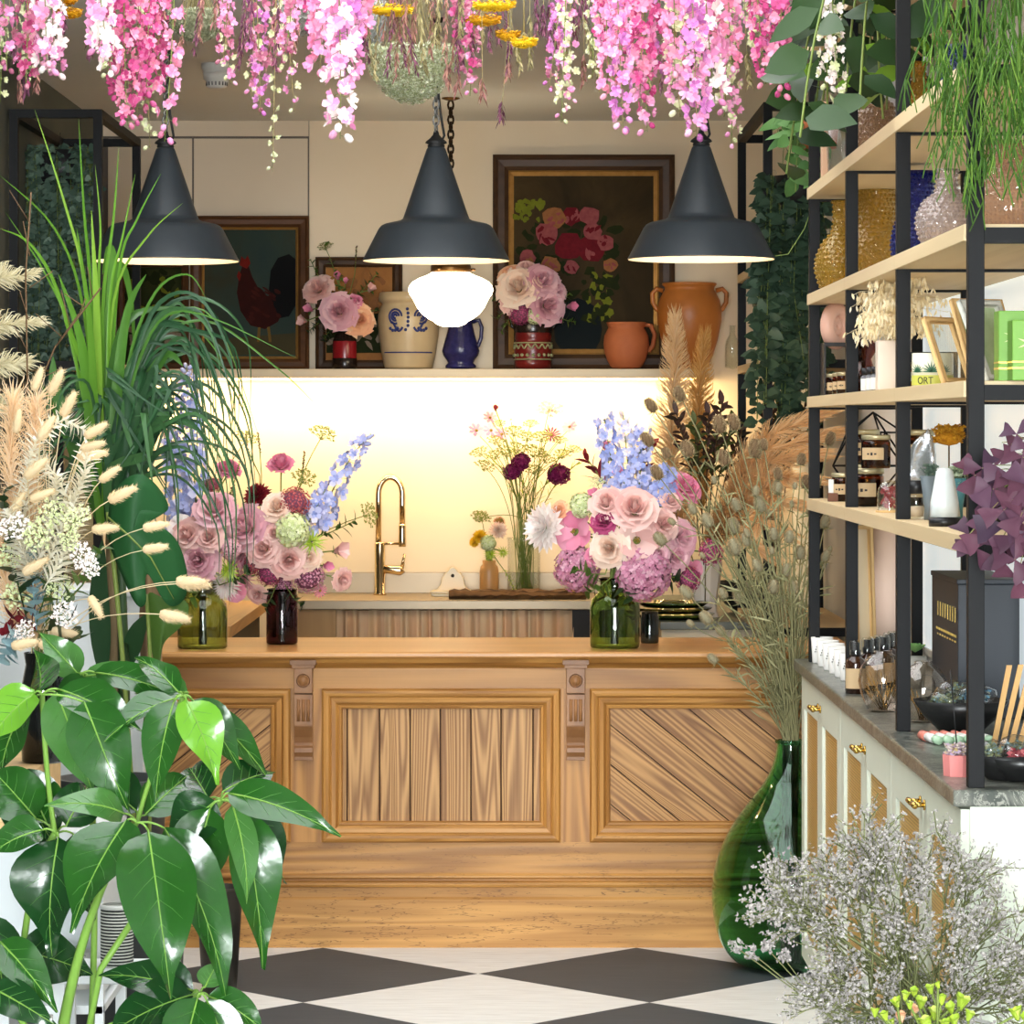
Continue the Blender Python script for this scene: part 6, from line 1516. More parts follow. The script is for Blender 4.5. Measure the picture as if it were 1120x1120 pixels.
# ------------------------------------------------------------------ green demijohn of teasels
Yd = 10.06; kd = S(1, Yd); dx = PX(865, Yd)
g_dem = glass('emerald_glass', (150,234,182), .01)
prof = [(30,0),(52,2),(68,12),(80,32),(86,56),(88,80),(85,108),(76,136),(62,162),(44,186),(29,206),(21,222),(17,236),(15.5,246),(15,252)]
prof = [(r, -y) for r, y in prof]
dj = thing('demijohn', 'big green glass demijohn of dried teasels on the floor in front of the counter', 'demijohn', (dx, Yd, 0))
kk = kd*.985; full = [(r*kk, -y*kk) for r, y in prof]
sm_ = [];
for i in range(len(full)-1):
    for q in range(3):
        t_ = q/3; p0 = full[max(0,i-1)]; p1 = full[i]; p2 = full[i+1]; p3 = full[min(len(full)-1,i+2)]
        sm_.append(tuple(.5*((2*p1[c]) + (-p0[c]+p2[c])*t_ + (2*p0[c]-5*p1[c]+4*p2[c]-p3[c])*t_*t_ + (-p0[c]+3*p1[c]-3*p2[c]+p3[c])*t_**3) for c in (0,1)))
sm_.append(full[-1]); th = .005
inner = [(max(.003, r-th), z_+ (th if i == 0 else 0)) for i, (r, z_) in enumerate(sm_)][::-1]
MB().lathe([(0,.0)] + sm_ + inner + [(0,th)], 64).build('body', g_dem, dj)
m = MB(); zt_ = full[-1][1]; m.lathe([(15*kk,zt_-.012),(17.5*kk,zt_-.010),(18*kk,zt_-.004),(17*kk,zt_+.001),(14*kk,zt_+.001)], 40); m.build('lip', g_dem, dj)
mouth = V((dx, Yd, zt_-.01))
m_te = petal('teasel_brown', (104,82,58), (80,62,44), (128,104,76), rough=.9, tl=.05); m_tes = petal('teasel_stem', (150,148,106), (126,122,84), (168,164,124), rough=.8, tl=0)
m_tesp = petal('teasel_bristle', (176,154,116), (150,128,92), (198,180,140), rough=.9, tl=.1)
def teasel_mb():
    m = MB(); m.lathe([(0,0),(.28,.04),(.44,.35),(.47,.8),(.4,1.2),(.22,1.55),(0,1.65)], 14, 0)
    for i in range(330):
        z_ = 1.6*(i+.5)/330; r = .46*math.sin(PI*min(.98,.12+z_*.53))**.7; a = i*2.39996; d = V((math.cos(a), math.sin(a), .12)); m.leaf((r*.9*math.cos(a), r*.9*math.sin(a), z_), d, (-math.sin(a), math.cos(a), U(-.6,.6)), .30, .09, 'point', -.5, .2, 2, 2 if i % 3 else 0)
    for k in range(9):
        a = k*.698; d = V((math.cos(a), math.sin(a), -.15+U(-.15,.2))); m.leaf((0,0,.02), d, (-math.sin(a), math.cos(a), .8), U(.8,1.5), .13, 'point', U(-1.2,1.2), .3, 6, 1)
    return m.mesh('teasel_head', [m_te, m_tes, m_tesp])
TE = [teasel_mb() for _ in range(3)]; TEG = []
for me_ in TE: c2 = me_.copy(); c2.materials[0] = petal('teasel_grey_green', (136,128,100), (110,102,78), (160,152,122), rough=.9, tl=.05); TEG.append(c2)
heads = [(205,300,9),(110,338,9),(100,452,9),(235,488,10),(340,410,11),(388,400,10),(455,495,11),(357,520,10),(130,568,9),(160,497,7),(478,678,10),(300,730,9),(385,755,10),(390,825,10),(232,973,9),(143,790,9),(250,685,7),(530,620,8),(485,468,7),(395,675,8),(535,570,7),(610,840,8),(570,785,8),(515,955,9),(405,990,9),(430,795,8),(520,775,8),(625,600,8),(350,975,7),(300,1060,9),(690,735,8),(705,452,8),(610,520,7),(640,690,8),(560,900,8),(470,880,8),(585,960,8),(640,900,7),(460,1040,7),(345,1100,7),(690,850,7),(205,780,7)]
items = []
for i, (hx, hy, s_) in enumerate(heads):
    px, py = 680 + hx*.3213, 340 + hy*.3214
    if i == len(heads)-1: px, py = 783, 724
    Yh = Yd + U(-.16,.16) - (.0 if px < 880 else -.0)
    if px > 876: Yh = Yd + U(.0,.2)
    e = P(px, py, Yh); t = thing('teasel', '-', 'dried flower', (dx+U(-.03,.03), Yd+U(-.03,.03), .012+U(0,.03))); b = V(t.location); mo = mouth + V((U(-.022,.022), U(-.022,.022), 0)) - b; el = e - b
    c_ = mo + (mo)*.22*U(.6,1.3); pts = [V((0,0,0)), mo*.5, mo] + bez(mo, V((mo.x + (el.x-mo.x)*.25, mo.y + (el.y-mo.y)*.4, mo.z + (el.z-mo.z)*.55)), el, 9)[1:]
    st = MB(); st.tube(pts, [.0036-.0018*q/(len(pts)-1) for q in range(len(pts))], 5, 0); lv = MB()
    for q in (4, 6, 8, 9):
        p = pts[q]; d = (pts[q+1]-pts[q]).normalized()
        for w_ in range(3): s2 = Quaternion(d, U(0,6)) @ d.orthogonal().normalized(); lv.leaf(p, s2*.8+d*.7, d, U(.04,.10), .006, 'lance', U(-1.5,1.8), .3, 6, 0, twist=U(-3,3))
    st.build('stem', m_tes, t); lv.build('dry_leaves', m_tes, t)
    d = (pts[-1]-pts[-2]).normalized(); put((TE if hy < 620 else TEG)[i % 3], 'seed_head', t, el - d*.004, d + V((U(-.2,.2), U(-.3,0), 0)), S(s_, Yh)*1.15)
    items.append((px, t))
    if i % 2 == 0:   # a smaller side head on the same stem
        q = 8; d2 = (pts[9]-pts[8]).normalized(); s2 = Quaternion(d2, U(0,6)) @ d2.orthogonal().normalized(); e2 = pts[q] + d2*U(.08,.16) + s2*U(.04,.08); MB().tube(bez(pts[q], pts[q] + s2*.04 + d2*.04, e2, 4), .0014, 4).build('side_stem', m_tes, t); put(TEG[(i+1) % 3], 'seed_head', t, e2, (e2-pts[q])+UP*.05, S(s_*.65, Yh))
ordinal(items, 'dried brown teasel standing in the green demijohn, # of its bunch', 'dried teasels in the demijohn')
items = []
for i in range(26):   # plain dry stalks filling the neck
    px, py = U(790,920), U(560,760); Yh = Yd + (U(-.15,.15) if px < 872 else U(.02,.2)); e = P(px, py, Yh); t = thing('dry_stalk', '-', 'dried stalk', (dx+U(-.03,.03), Yd+U(-.03,.03), .012+U(0,.03))); b = V(t.location); mo = mouth + V((U(-.024,.024), U(-.024,.024), 0)) - b; el = e-b
    pts = [V((0,0,0)), mo] + bez(mo, V((mo.x + (el.x-mo.x)*.25, mo.y, mo.z + (el.z-mo.z)*.6)), el, 7)[1:]; MB().tube(pts, .002, 4).build('stem', m_tes, t); lv = MB()
    leafy(lv, pts, 12, .06, .004, 0, 'lance', .4, .5); lv.build('dry_leaves', m_tes, t); items.append((px, t))
ordinal(items, 'leafy dry stalk among the teasels, # of those in the demijohn', 'dry stalks in the demijohn')

# ------------------------------------------------------------------ sea lavender and lime buds, front right
m_zinc = plain('white_bucket', (222,222,216), (206,206,200), .5)
Yl = 5.75; bx = PX(1000, Yl)
bk = thing('flower_bucket', 'tall white flower bucket holding the cloud of grey dried sea lavender', 'bucket', (bx, Yl, 0))
MB().lathe([(0,0),(.12,0),(.15,.58),(.155,.6),(.145,.6),(.115,.02),(0,.02)], 40).build('body', m_zinc, bk)
m_lim = petal('sea_lavender', (190,184,181), (160,154,150), (210,204,198), rough=.8, tl=.25); m_limst = petal('sea_lavender_stem', (124,128,84), (104,110,70), (140,140,100), rough=.8, tl=0)
def lim_sprays(k):
    st = MB(); fl = MB(); R2 = random.Random(k)
    def br(p, d, L, dep):
        e = p + d*L; st.tube([p, e], .0011 if dep else .0018, 3, 0, False)
        if dep >= 2:
            for q in range(10): 
                c_ = p.lerp(e, R2.uniform(.15,1.1)) + V((R2.uniform(-1,1), R2.uniform(-1,1), R2.uniform(-.5,1)))*.0085; fl.floret(c_, (R2.uniform(-1,1), R2.uniform(-1,1), R2.uniform(0,1)), .0038*R2.uniform(.7,1.2), 4, 0, .5)
            return
        for q in range(4 if dep == 0 else 4):
            a = R2.uniform(0,6.28); s_ = Quaternion(d, a) @ d.orthogonal().normalized(); br(p.lerp(e, .45+.18*q), (d + s_*.75 + UP*.12).normalized(), L*R2.uniform(.5,.75), dep+1)
    br(V((0,0,0)), UP.copy(), .085, 0); return st.mesh('spray_stem', [m_limst]), fl.mesh('spray_flowers', [m_lim])
SPR = [lim_sprays(k) for k in range(5)]
items = []
for i in range(95):
    px = 868 + 262*U(0,1); q_ = (px-985)/125; top = 925 + 75*q_*q_ + (20 if px > 1060 else 0); py = top + U(0,1)**1.1*max(20, 1115-top)
    if px < 900: py = U(968, 1010)
    Yh = Yl + U(-.15,.15); e = P(px, py, Yh); t = thing('sea_lavender', '-', 'dried flower', (bx+U(-.06,.06), Yl+U(-.06,.06), .03)); b = V(t.location); el = e-b; mo = V((U(-.07,.07) + (bx-b.x)*.5, U(-.07,.07), .58)); d = (el-mo).normalized(); el = el - d*.07
    pts = [V((0,0,0))] + bez(mo, V((mo.x + (el.x-mo.x)*.35, mo.y, mo.z + (el.z-mo.z)*.6)), el, 5); MB().tube(pts, .0016, 4).build('stem', m_limst, t); s_, f_ = SPR[i % 5]; sp = U(0,6)
    d = (pts[-1]-pts[-2]).normalized(); o = put(f_, 'flower_spray', t, el, d, 1.05, sp); put(s_, 'branchlets', t, el, d, 1.05, sp); items.append((px + py*.001, t))
for k, (kk_, o) in enumerate(items): o['label'] = 'sprig of dried grey-white sea lavender in the white bucket at front right'; o['group'] = 'sea lavender sprigs in the white bucket'
for k, (x, y) in enumerate(((805,1036),(822,1042),(838,1036),(856,1046))):
    e = P(x, y, Yl); t = thing('sea_lavender', 'stray bare-stemmed sea lavender sprig over the floor, %s of four' % ('leftmost','second from the left','third from the left','rightmost')[k], 'dried flower', (bx-.08, Yl-.05, .05), 0, 'stray sea lavender sprigs')
    b = V(t.location); pts = [V((0,0,0)), V((-.05,0,.56))] + bez(V((-.05,0,.56)), P(900,1105,Yl)-b, e-b, 7)[1:]; MB().tube(pts, .0013, 4).build('stem', m_limst, t); fl = MB()
    for q in range(34): fl.floret(pts[-1] + V((U(-1,1), U(-1,1), U(-1,1)))*.011, (U(-1,1), U(-1,1), U(0,1)), .005, 4, 0, .5)
    fl.build('flower_spray', m_lim, t)
Yl2 = 5.35; bx2 = PX(1010, Yl2); bk = thing('flower_bucket', 'low flower bucket of lime green buds at the bottom right corner', 'bucket', (bx2, Yl2, 0)); MB().lathe([(0,0),(.1,0),(.125,.5),(.13,.52),(.12,.52),(.095,.02),(0,.02)], 40).build('body', m_zinc, bk)
items = []
for i, (x, y, s_, c_) in enumerate([(957,1108,8,'lime'),(968,1112,8,'lime'),(981,1098,9,'lime'),(990,1090,8,'lime'),(1000,1086,8,'lime'),(1008,1098,10,'lime'),(1018,1083,8,'lime'),(1030,1094,9,'lime'),(1040,1104,9,'lime'),(1052,1098,13,'lime'),(1000,1106,10,'peach'),(985,1114,10,'peach'),(1022,1110,11,'lime'),(1044,1118,10,'lime'),(1060,1112,9,'lime'),(975,1122,9,'lime'),(1014,1120,12,'lime'),(1112,1110,11,'lime'),(1124,1116,11,'lime'),(995,1100,7,'lime'),(1026,1078,6,'lime'),(1034,1122,10,'lime')]):
    e = P(x, y, Yl2 + U(-.06,.04)); t = thing('lisianthus_bud', '-', 'flower', (bx2+U(-.05,.05), Yl2+U(-.05,.05), .03), 0); b = V(t.location); MB().tube([(0,0,0)] + bez((U(-.04,.04),U(-.04,.04),.52), (U(-.03,.03),U(-.03,.03),.58), e-b, 5), .0022, 5).build('stem', m_stem, t); put(bloom('bud', c_), 'bud', t, e-b, (U(-.4,.4), U(-.5,.1), 1), S(s_, Yl2)*1.1); items.append((x, t))
ordinal([q for q in items], 'pale budding lisianthus at the bottom right corner, # of the buds', 'lisianthus buds at the bottom right')
# ------------------------------------------------------------------ left side: plinth, stand, plants
m_wht = plain('white_painted_board', (226,230,230), (216,221,222), .5)
Yq = 9.25; x0, x1, zt_ = -1.66, PX(157,Yq), PZ(645,Yq)
pn = thing('display_plinth', 'tall white display plinth behind the grassy plant, left of the counter', 'plinth', ((x0+x1)/2, Yq+.2, 0))
inx(pn, MB().box(x0, x1, Yq, Yq+.4, .06, zt_-.02)).build('body', m_wht, pn, bevel=.003)
inx(pn, MB().box(x0-.01, x1+.01, Yq-.01, Yq+.41, zt_-.02, zt_)).build('top', m_wht, pn, bevel=.003)
inx(pn, MB().box(x0+.02, x1-.02, Yq+.02, Yq+.38, 0, .06)).build('base', m_dark, pn)
# driftwood post
m_drift = wood('weathered_driftwood', (172,140,104), (104,80,58), 'z', 8, .06, 1.2, .85, .6)
Yd2 = 9.05; k = S(1, Yd2); m = MB()
rings = []
for i in range(14):
    z_ = i/13*PZ(604,Yd2); rings.append((z_, U(-.012,.012), 12.5*k*U(.85,1.1)))
pts = [(PX(166,Yd2)+dx_, Yd2, z_) for z_, dx_, r in rings]; m.tube(pts, [r for _,_,r in rings], 9, 0)
o = m.build('driftwood_post', m_drift); tag(o, 'upright weathered driftwood post beside the white plinth at the counter end', 'post')
# pine stand with drawer at the left edge, white frame below
m_pine2 = wood('pale_pine', (226,192,140), (196,156,104), 'x', 4, .07, .6, .5, .3)
Ys3 = 7.45; zs3 = PZ(842, Ys3)
sd_ = thing('white_trolley', 'white metal trolley shelf behind the big-leaved plant', 'trolley', (-1.15, 7.65, 0))
xa, xb = -1.6, PX(113,Ys3)
for x in (xa+.012, xb-.012):
    for y in (Ys3+.012, Ys3+.44): inx(sd_, MB().box(x-.012, x+.012, y-.012, y+.012, 0, zs3-.12)).build('leg', m_wht, sd_)
for zz in (.34, zs3-.14): inx(sd_, MB().box(xa, xb, Ys3, Ys3+.452, zz-.02, zz)).build('shelf', m_wht, sd_, bevel=.002)
for x in (xa+.012, xb-.012): inx(sd_, MB().box(x-.006, x+.006, Ys3+.024, Ys3+.428, .36, zs3-.165)).build('side_panel', m_wht, sd_)
inx(sd_, MB().box(xa+.02, xb-.02, Ys3+.435, Ys3+.445, .36, zs3-.165)).build('back_panel', m_wht, sd_)
pc = thing('pine_crate', 'pale pine drawer crate on the white trolley at the left edge', 'crate', (-1.35, 7.65, zs3-.14))
xc0, xc1 = -1.58, PX(38,Ys3)
inx(pc, MB().box(xc0, xc1, Ys3+.01, Ys3+.43, zs3-.139, zs3)).build('carcass', m_pine2, pc, bevel=.002)
inx(pc, MB().box(xc0+.02, xc1-.03, Ys3-.002, Ys3+.01, zs3-.12, zs3-.03)).build('drawer_front', m_pine2, pc, bevel=.002)
# vessels on the trolley
m_cup = NT('speckled_white_glaze'); b_ = m_cup.bsdf(.4); nz = m_cup.noise(m_cup.coord(), 220, 2); m_cup.l(m_cup.mix(m_cup.ramp(nz, [(.66,(0,0,0,1)),(.7,(1,1,1,1))]), srgb(232,228,218), srgb(80,70,60)), b_.inputs['Base Color']); m_cup = m_cup.done(b_.outputs[0])
_c = None
for j, (px, py) in enumerate(((64,1100),(84,1084),(52,1078))):
    Y = 7.62 + .07*j; XX = PX(px, Y)
    if _c is None:
        _c = thing('speckled_pot', '-', 'pot', (XX, Y, .3405)); MB().lathe([(0,0),(.036,0),(.042,.085),(.038,.085),(.034,.012),(0,.01)], 24).build('body', m_cup, _c); t = _c
    else: t = copy_tree(_c); t.location = (XX, Y, .3405)
    t['label'] = 'speckled white pot on the lower trolley shelf, %s of three' % ('leftmost' if px == 52 else 'middle' if px == 64 else 'rightmost'); t['group'] = 'speckled white pots'
def stripe():
    t = NT('black_white_woven'); b = t.bsdf(.8); tc = t.n('ShaderNodeTexCoord'); sp = t.n('ShaderNodeSeparateXYZ'); t.l(tc.outputs['Object'], sp.inputs[0])
    s_ = t.math('SINE', t.math('MULTIPLY', sp.outputs[2], 900)); d_ = t.noise(t.coord((40,40,400)), 3, 2)
    t.l(t.mix(t.math('GREATER_THAN', t.math('ADD', s_, t.math('MULTIPLY', d_, .6)), .45), srgb(34,38,36), srgb(206,206,196)), b.inputs['Base Color']); t.bump(s_, b, .5, .002); return t.done(b.outputs[0])
Yk = 7.25; kx = PX(128, Yk)
bs = thing('striped_basket', 'black and white finely striped basket on a stool behind the big leaves', 'basket', (kx, Yk, PZ(1056,Yk)))
h_ = PZ(992,Yk) - PZ(1056,Yk); r = S(18,Yk)
MB().lathe([(0,0),(r,0),(r,h_),(r*.92,h_),(r*.92,.01),(0,.01)], 32).build('body', stripe(), bs)
MB().lathe([(r*.9,h_*.98),(r*1.04,h_*.98),(r*1.04,h_*1.05),(r*.9,h_*1.05)], 32).build('rim', m_zinc, bs)
st_ = thing('white_stool', 'small white stool under the striped basket', 'stool', (kx, Yk, 0)); zz = PZ(1056,Yk)
MB().box(-.13, .13, -.10, .10, zz-.025, zz-.0005).build('seat', m_wht, st_, bevel=.003)
for sx in (-1,1):
    for sy in (-1,1): MB().box(sx*.115-.012, sx*.115+.012, sy*.085-.012, sy*.085+.012, 0, zz-.025).build('leg', m_wht, st_)
Yz = 7.6; m_gun = plain('dark_zinc', (70,66,60), (52,50,46), .45, metal=.7, nscale=8)
tag(MB().lathe([(0,0),(.05,0),(.068,.30),(.07,.31),(.064,.31),(.047,.01),(0,.01)], 32).build('zinc_bucket', m_gun, None, (PX(240,9.6), 9.6, 0)), 'dark zinc bucket on the floor in front of the counter, behind the leaves', 'bucket')
# dark glass vase with the dried bouquet
g_smoke = glass('smoke_glass', (96,98,100), .03); Yv2 = 7.62; vx = PX(48,Yv2)
tag(MB().lathe(pot_prof([(22,842),(24,840),(26,800),(24,756),(20,735),(22,722)], 48, 842, Yv2, 1.2), 28).build('glass_vase', g_smoke, None, (vx, Yv2, zs3+.0005)), 'dark smoky glass vase of dried flowers on the pine crate at the left edge', 'vase')
mouth2 = V((vx, Yv2, zs3 + S(118,Yv2))); base2 = V((vx, Yv2, zs3+.012))
def dstem(name, label, cat, e, mat=m_oat, r=.0013, grp=None, sag=.5):
    t = thing(name, label, cat, base2 + V((U(-.015,.015), U(-.015,.015), 0)), 0, grp); b = V(t.location); mo = mouth2 + V((U(-.03,.03), U(-.03,.03), 0)) - b; el = V(e) - b
    pts = [V((0,0,0)), mo] + bez(mo, V((mo.x + (el.x-mo.x)*.3, mo.y + (el.y-mo.y)*.3, mo.z + (el.z-mo.z)*sag + .03)), el, 9)[1:]; MB().tube(pts, r, 4).build('stem', mat, t); return t, pts
items = []
for px, py, ang in ((38,424,70),(56,428,60),(18,470,80),(44,478,55),(92,490,15),(88,500,10),(112,524,35),(122,546,25),(160,577,10),(160,601,8),(200,638,-4),(232,626,-2) if False else (196,636,-2),(100,655,-60),(178,672,-10),(104,579,5),(36,545,20),(14,560,60),(70,452,60),(28,625,30),(46,705,-20),(16,706,10),(60,690,-10),(30,520,40),(96,476,30)):
    Y = 7.35 + U(-.12,.12); e = P(px, py, Y); t, pts = dstem('bunny_tail', '-', 'dried grass', e, grp=None, sag=.75); a = math.radians(ang); d = V((math.cos(a), U(-.3,.1), math.sin(a)))
    put(TAIL, 'seed_head', t, pts[-1] - d.normalized()*.008, d, S(19,Y)*U(.85,1.1)); items.append((px, t))
ordinal(items, 'cream bunny tail in the dried bouquet at left, # of the tails', 'bunny tails in the dried bouquet at left')
m_rus = petal('bleached_ruscus', (248,244,228), (236,228,204), (250,248,238), rough=.7, tl=.3)
for j, (pp, w_) in enumerate((([(30,600),(20,540),(40,480),(70,458),(92,470)],'highest'),([(40,620),(60,560),(62,520),(40,500)],'second highest'),([(50,620),(75,560),(92,520),(96,490)],'third highest'),([(40,640),(20,590),(8,560)],'second lowest'),([(50,640),(78,600),(84,560),(66,530)],'lowest'))):
    Y = 7.4; W = [P(x, y, Y+U(-.03,.03)) for x, y in pp]; t, pts = dstem('bleached_fern', 'bleached white leafy spray in the dried bouquet, %s of five' % w_, 'dried foliage', W[0], m_rus, grp='bleached white leafy sprays'); b = V(t.location); L = [p-b for p in W]
    f = MB(); f.tube(L, .0018, 4, 0); leafy(f, bez(L[0], L[1], L[2], 6) + L[3:], 190, .050, .0085, 0, 'lance', .02, .85); f.build('leaves', m_rus, t)
m_fluff = petal('soft_cream_plume', (236,206,166), (222,186,142), (244,222,190), rough=.9, tl=.35)
for j, (pp, w_) in enumerate((([(20,600),(6,520),(14,440)],'left of the bunny tails'),([(30,640),(36,500),(40,440)],'in the middle of the bouquet'),([(20,690),(8,640),(-10,560)],'at the very left edge'),([(40,700),(26,660),(38,600)],'low in the bouquet'))):
    W = [P(x, y, 7.5) for x, y in pp]; t, pts = dstem('soft_plume', 'soft pinkish cream plume, ' + w_, 'dried grass', W[0], m_oat, grp='soft cream plumes'); b = V(t.location); L = [p-b for p in W]; c = bez(L[0], L[1]*1.0, L[2], 8); m = MB()
    for i in range(520):
        q = U(0,7.99); p = c[int(q)].lerp(c[int(q)+1], q-int(q)); d = (c[int(q)+1]-c[int(q)]).normalized(); s_ = V((U(-1,1),U(-1,1),U(-1,1))).normalized(); e = p + d*.03 + s_*U(.02,.05); m.blade([p, p+d*.02+s_*.015, e, e+d*.012], .003, (U(-1,1),-1,U(-1,1)))
    m.build('feathery_head', m_fluff, t)
m_reed = petal('reed_plume', (216,206,170), (196,184,146), (230,222,192), rough=.9, tl=.3)
for j, (x1, y1, w_) in enumerate(((34,300,'highest'),(40,352,'second highest'),(30,395,'second lowest'),(18,440,'lowest'))):
    b = (PX(-60,8.0), 8.0, 1.26); e = P(x1, y1, 8.0); s0 = P(-50, y1+30, 8.0)
    plume('pale reed plume reaching in at the left edge, %s of four' % w_, b, bez(V(b), s0, P(-15, y1+8, 8.0), 3)[1:] + [P(0, y1+3, 8.0), P(18, y1+3, 8.0), e], .035, m_reed, 260, 'reed plumes at the left edge', 'reed_plume', .05)
rv = tag(MB().lathe([(0,0),(.09,0),(.07,.35),(.08,.4),(.072,.4),(.06,.35),(.08,.012),(0,.012)], 28).build('tall_vase', m_wcer, None, (PX(-60,8.0), 8.0, .86)), 'white vase of reed plumes just outside the left edge', 'vase')
# stand for that vase: on the plinth side
tag(MB().box(-1.62, PX(-40,8.0)+.12, 7.94, 8.12, 0, .8595).build('side_plinth', m_wht, bevel=.003), 'narrow white plinth carrying the vase of reed plumes at left', 'plinth')
# white lace flowers, eucalyptus, dark leaves low in the bouquet
items = []
for px, py in ((60,560),(84,565),(76,590),(14,575),(8,610),(90,608),(64,640),(20,650),(40,585),(98,620),(26,690),(70,672)):
    e = P(px, py, 7.36+U(-.08,.08)); t, pts = dstem('lace_flower', '-', 'flower', e, m_stem, grp=None, sag=.6); put(bloom('umbel','greenwhite' if px % 4 == 0 else 'white'), 'bloom', t, pts[-1], (U(-.6,.8), -1, U(-.2,.8)), S(U(13,19),7.36)); items.append((px, t))
ordinal(items, 'white lace flower in the dried bouquet at left, # of its kind', 'white lace flowers in the dried bouquet')
m_euc = petal('eucalyptus_grey', (150,180,186), (120,156,164), (176,200,200), rough=.6, tl=.1)
for j, (pp, mt, LL, WW, n, l_) in enumerate((([(40,690),(36,640),(40,600)], m_euc, .05, .03, 30, 'grey-blue eucalyptus sprig low in the dried bouquet'), ([(30,700),(14,690),(4,720)], m_euc, .05, .03, 24, 'grey-blue eucalyptus sprig at the left edge of the dried bouquet'),
        ([(40,690),(20,665),(2,690)], CLR['claret'], .07, .02, 12, 'claret leaf sprig in the dried bouquet'), ([(50,690),(70,685),(80,700)], m_leafdk, .08, .045, 9, 'dark green leaf sprig hanging from the dried bouquet'), ([(40,680),(60,620),(70,600)], m_leaf, .07, .035, 14, 'mid green leaf sprig inside the dried bouquet'),
        ([(30,680),(10,600),(4,540)], m_leafdk, .08, .04, 14, 'dark leaf sprig behind the bleached sprays'), ([(50,680),(90,640),(110,600)], m_leaf, .06, .03, 14, 'green leaf sprig at the right of the dried bouquet'))):
    W = [P(x, y, 7.42) for x, y in pp]; t, pts = dstem('leaf_sprig', l_, 'foliage', W[0], m_stem); b = V(t.location); L = [p-b for p in W]; f = MB(); f.tube(L, .0018, 4, 0); leafy(f, bez(*L, 8), n, LL, WW, 0, 'ovate', .05, .85); f.build('leaves', mt, t)
for j, (pp, w_) in enumerate((([(0,520),(24,462),(30,420),(28,300),(34,210)],'straight'),([(10,520),(22,470),(60,380),(110,315)],'slanting'))):
    W = [P(x, y, 7.7) for x, y in pp]; t, pts = dstem('bare_twig', 'thin dark bare twig rising from the dried bouquet, the %s one' % w_, 'twig', W[0], m_stembr); b = V(t.location); m = MB(); m.tube([p-b for p in W], .0022, 5); 
    for q in range(6): p = W[2].lerp(W[-1], q/6)-b; m.tube([p, p+V((U(-.08,.08), U(-.03,.03), U(.03,.1)))], .0012, 4)
    m.build('twig', m_stembr, t)

# ------------------------------------------------------------------ grassy plant (arching ribbon leaves) in a tall planter
Yg2 = 8.45; gx = PX(122,Yg2); m_plant = plain('charcoal_planter', (58,60,60), (46,48,48), .5)
gp = thing('ponytail_palm', 'tall grassy plant with long arching ribbon leaves at left, in a planter', 'pot plant', (gx, Yg2, 0)); b = V(gp.location)
MB().lathe([(0,0),(.11,0),(.14,.72),(.145,.75),(.13,.75),(.12,.70),(0,.70)], 36).build('planter', m_plant, gp)
MB().lathe([(0,.69),(.128,.69),(.1,.715),(0,.72)], 24).build('soil', plain('soil', (56,42,32), (40,30,24), .9, bump=.6), gp)
m_gr = petal('ribbon_leaf', (58,100,40), (84,128,48), (44,80,36), rough=.35, tl=.25); m_gr2 = petal('ribbon_leaf_bright', (104,152,46), (84,134,42), (132,172,64), rough=.35, tl=.35); m_gr3 = petal('ribbon_leaf_blue', (44,80,48), (34,64,40), (62,100,56), rough=.35, tl=.15)
tr = MB(); tr.tube([(0,0,.7), (.01,0,1.0), (.0,0,PZ(590,Yg2)), (.0,0,PZ(540,Yg2))], [.022,.018,.016,.012], 9, 0); tr.build('trunk', wood('palm_trunk', (120,100,70), (86,72,50), 'z', 3, .3, .6, .8, .4), gp)
tr = MB(); tr.tube([(.03,0,.7), (.035,-.02,1.0), (.02,0,PZ(560,Yg2))], [.016,.015,.010], 8, 0); tr.build('trunk', m_leafdk, gp)
def catmull(W, n):
    o = []
    for i in range(len(W)-1):
        a, b_, c, d = W[max(0,i-1)], W[i], W[i+1], W[min(len(W)-1,i+2)]
        for q in range(n):
            t = q/n; o.append((b_*2 + (c-a)*t + (a*2-b_*5+c*4-d)*t*t + (b_*3-a-c*3+d)*t*t*t)*.5)
    return o + [W[-1]]
def ribbons(name, lst, mat, w_):
    m = MB()
    for pp in lst:
        Y0 = Yg2 + U(-.05,.05); dy = U(-.22,.18); W = [P(x, y, Y0 + dy*i/(len(pp)-1)) - b for i, (x, y) in enumerate(pp)]
        W = catmull(W, 5)
        m.blade(W, w_*U(.8,1.2), (U(-.7,.7), -1, U(-.2,.6)), 0, .25, lambda t: (.5+.5*min(1,t*4))*(1-max(0,t-.35)**1.5*1.85) + .02)
    return m.build(name, mat, gp)
ribbons('bright_leaves', [[(112,575),(104,450),(98,350),(84,250)],[(114,575),(108,440),(106,340),(100,230)],[(110,575),(98,450),(88,370),(64,300)],[(118,575),(122,460),(122,380),(118,320)],[(112,560),(104,460),(92,400),(70,350)]], m_gr2, .026)
ribbons('tall_thin_leaves', [[(108,520),(92,340),(60,250),(0,192)],[(110,520),(94,320),(70,220),(38,120)],[(112,520),(100,320),(92,230),(86,130)],[(114,520),(112,340),(124,240),(130,160)],[(108,520),(70,340),(36,270),(0,250)],[(116,520),(124,330),(160,260),(200,222)],[(116,520),(120,330),(134,260),(148,190)],[(112,520),(108,320),(110,250),(104,180)],[(110,520),(84,380),(50,300),(6,232)],[(116,520),(130,300),(150,240),(176,190)]], m_gr2, .009)
ribbons('broad_leaves', [[(114,575),(112,430),(118,330),(132,290),(144,330),(150,430)],[(118,575),(128,430),(140,340),(160,300)],[(122,575),(140,440),(165,370),(180,350)],[(110,575),(76,480),(40,410)],[(112,575),(64,440),(58,390)],[(120,575),(120,440),(140,350),(200,336)],[(126,575),(150,450),(180,390),(200,400)],[(114,565),(92,470),(84,400)],[(122,575),(116,430),(124,310),(120,270),(112,300)]], m_gr, .032)
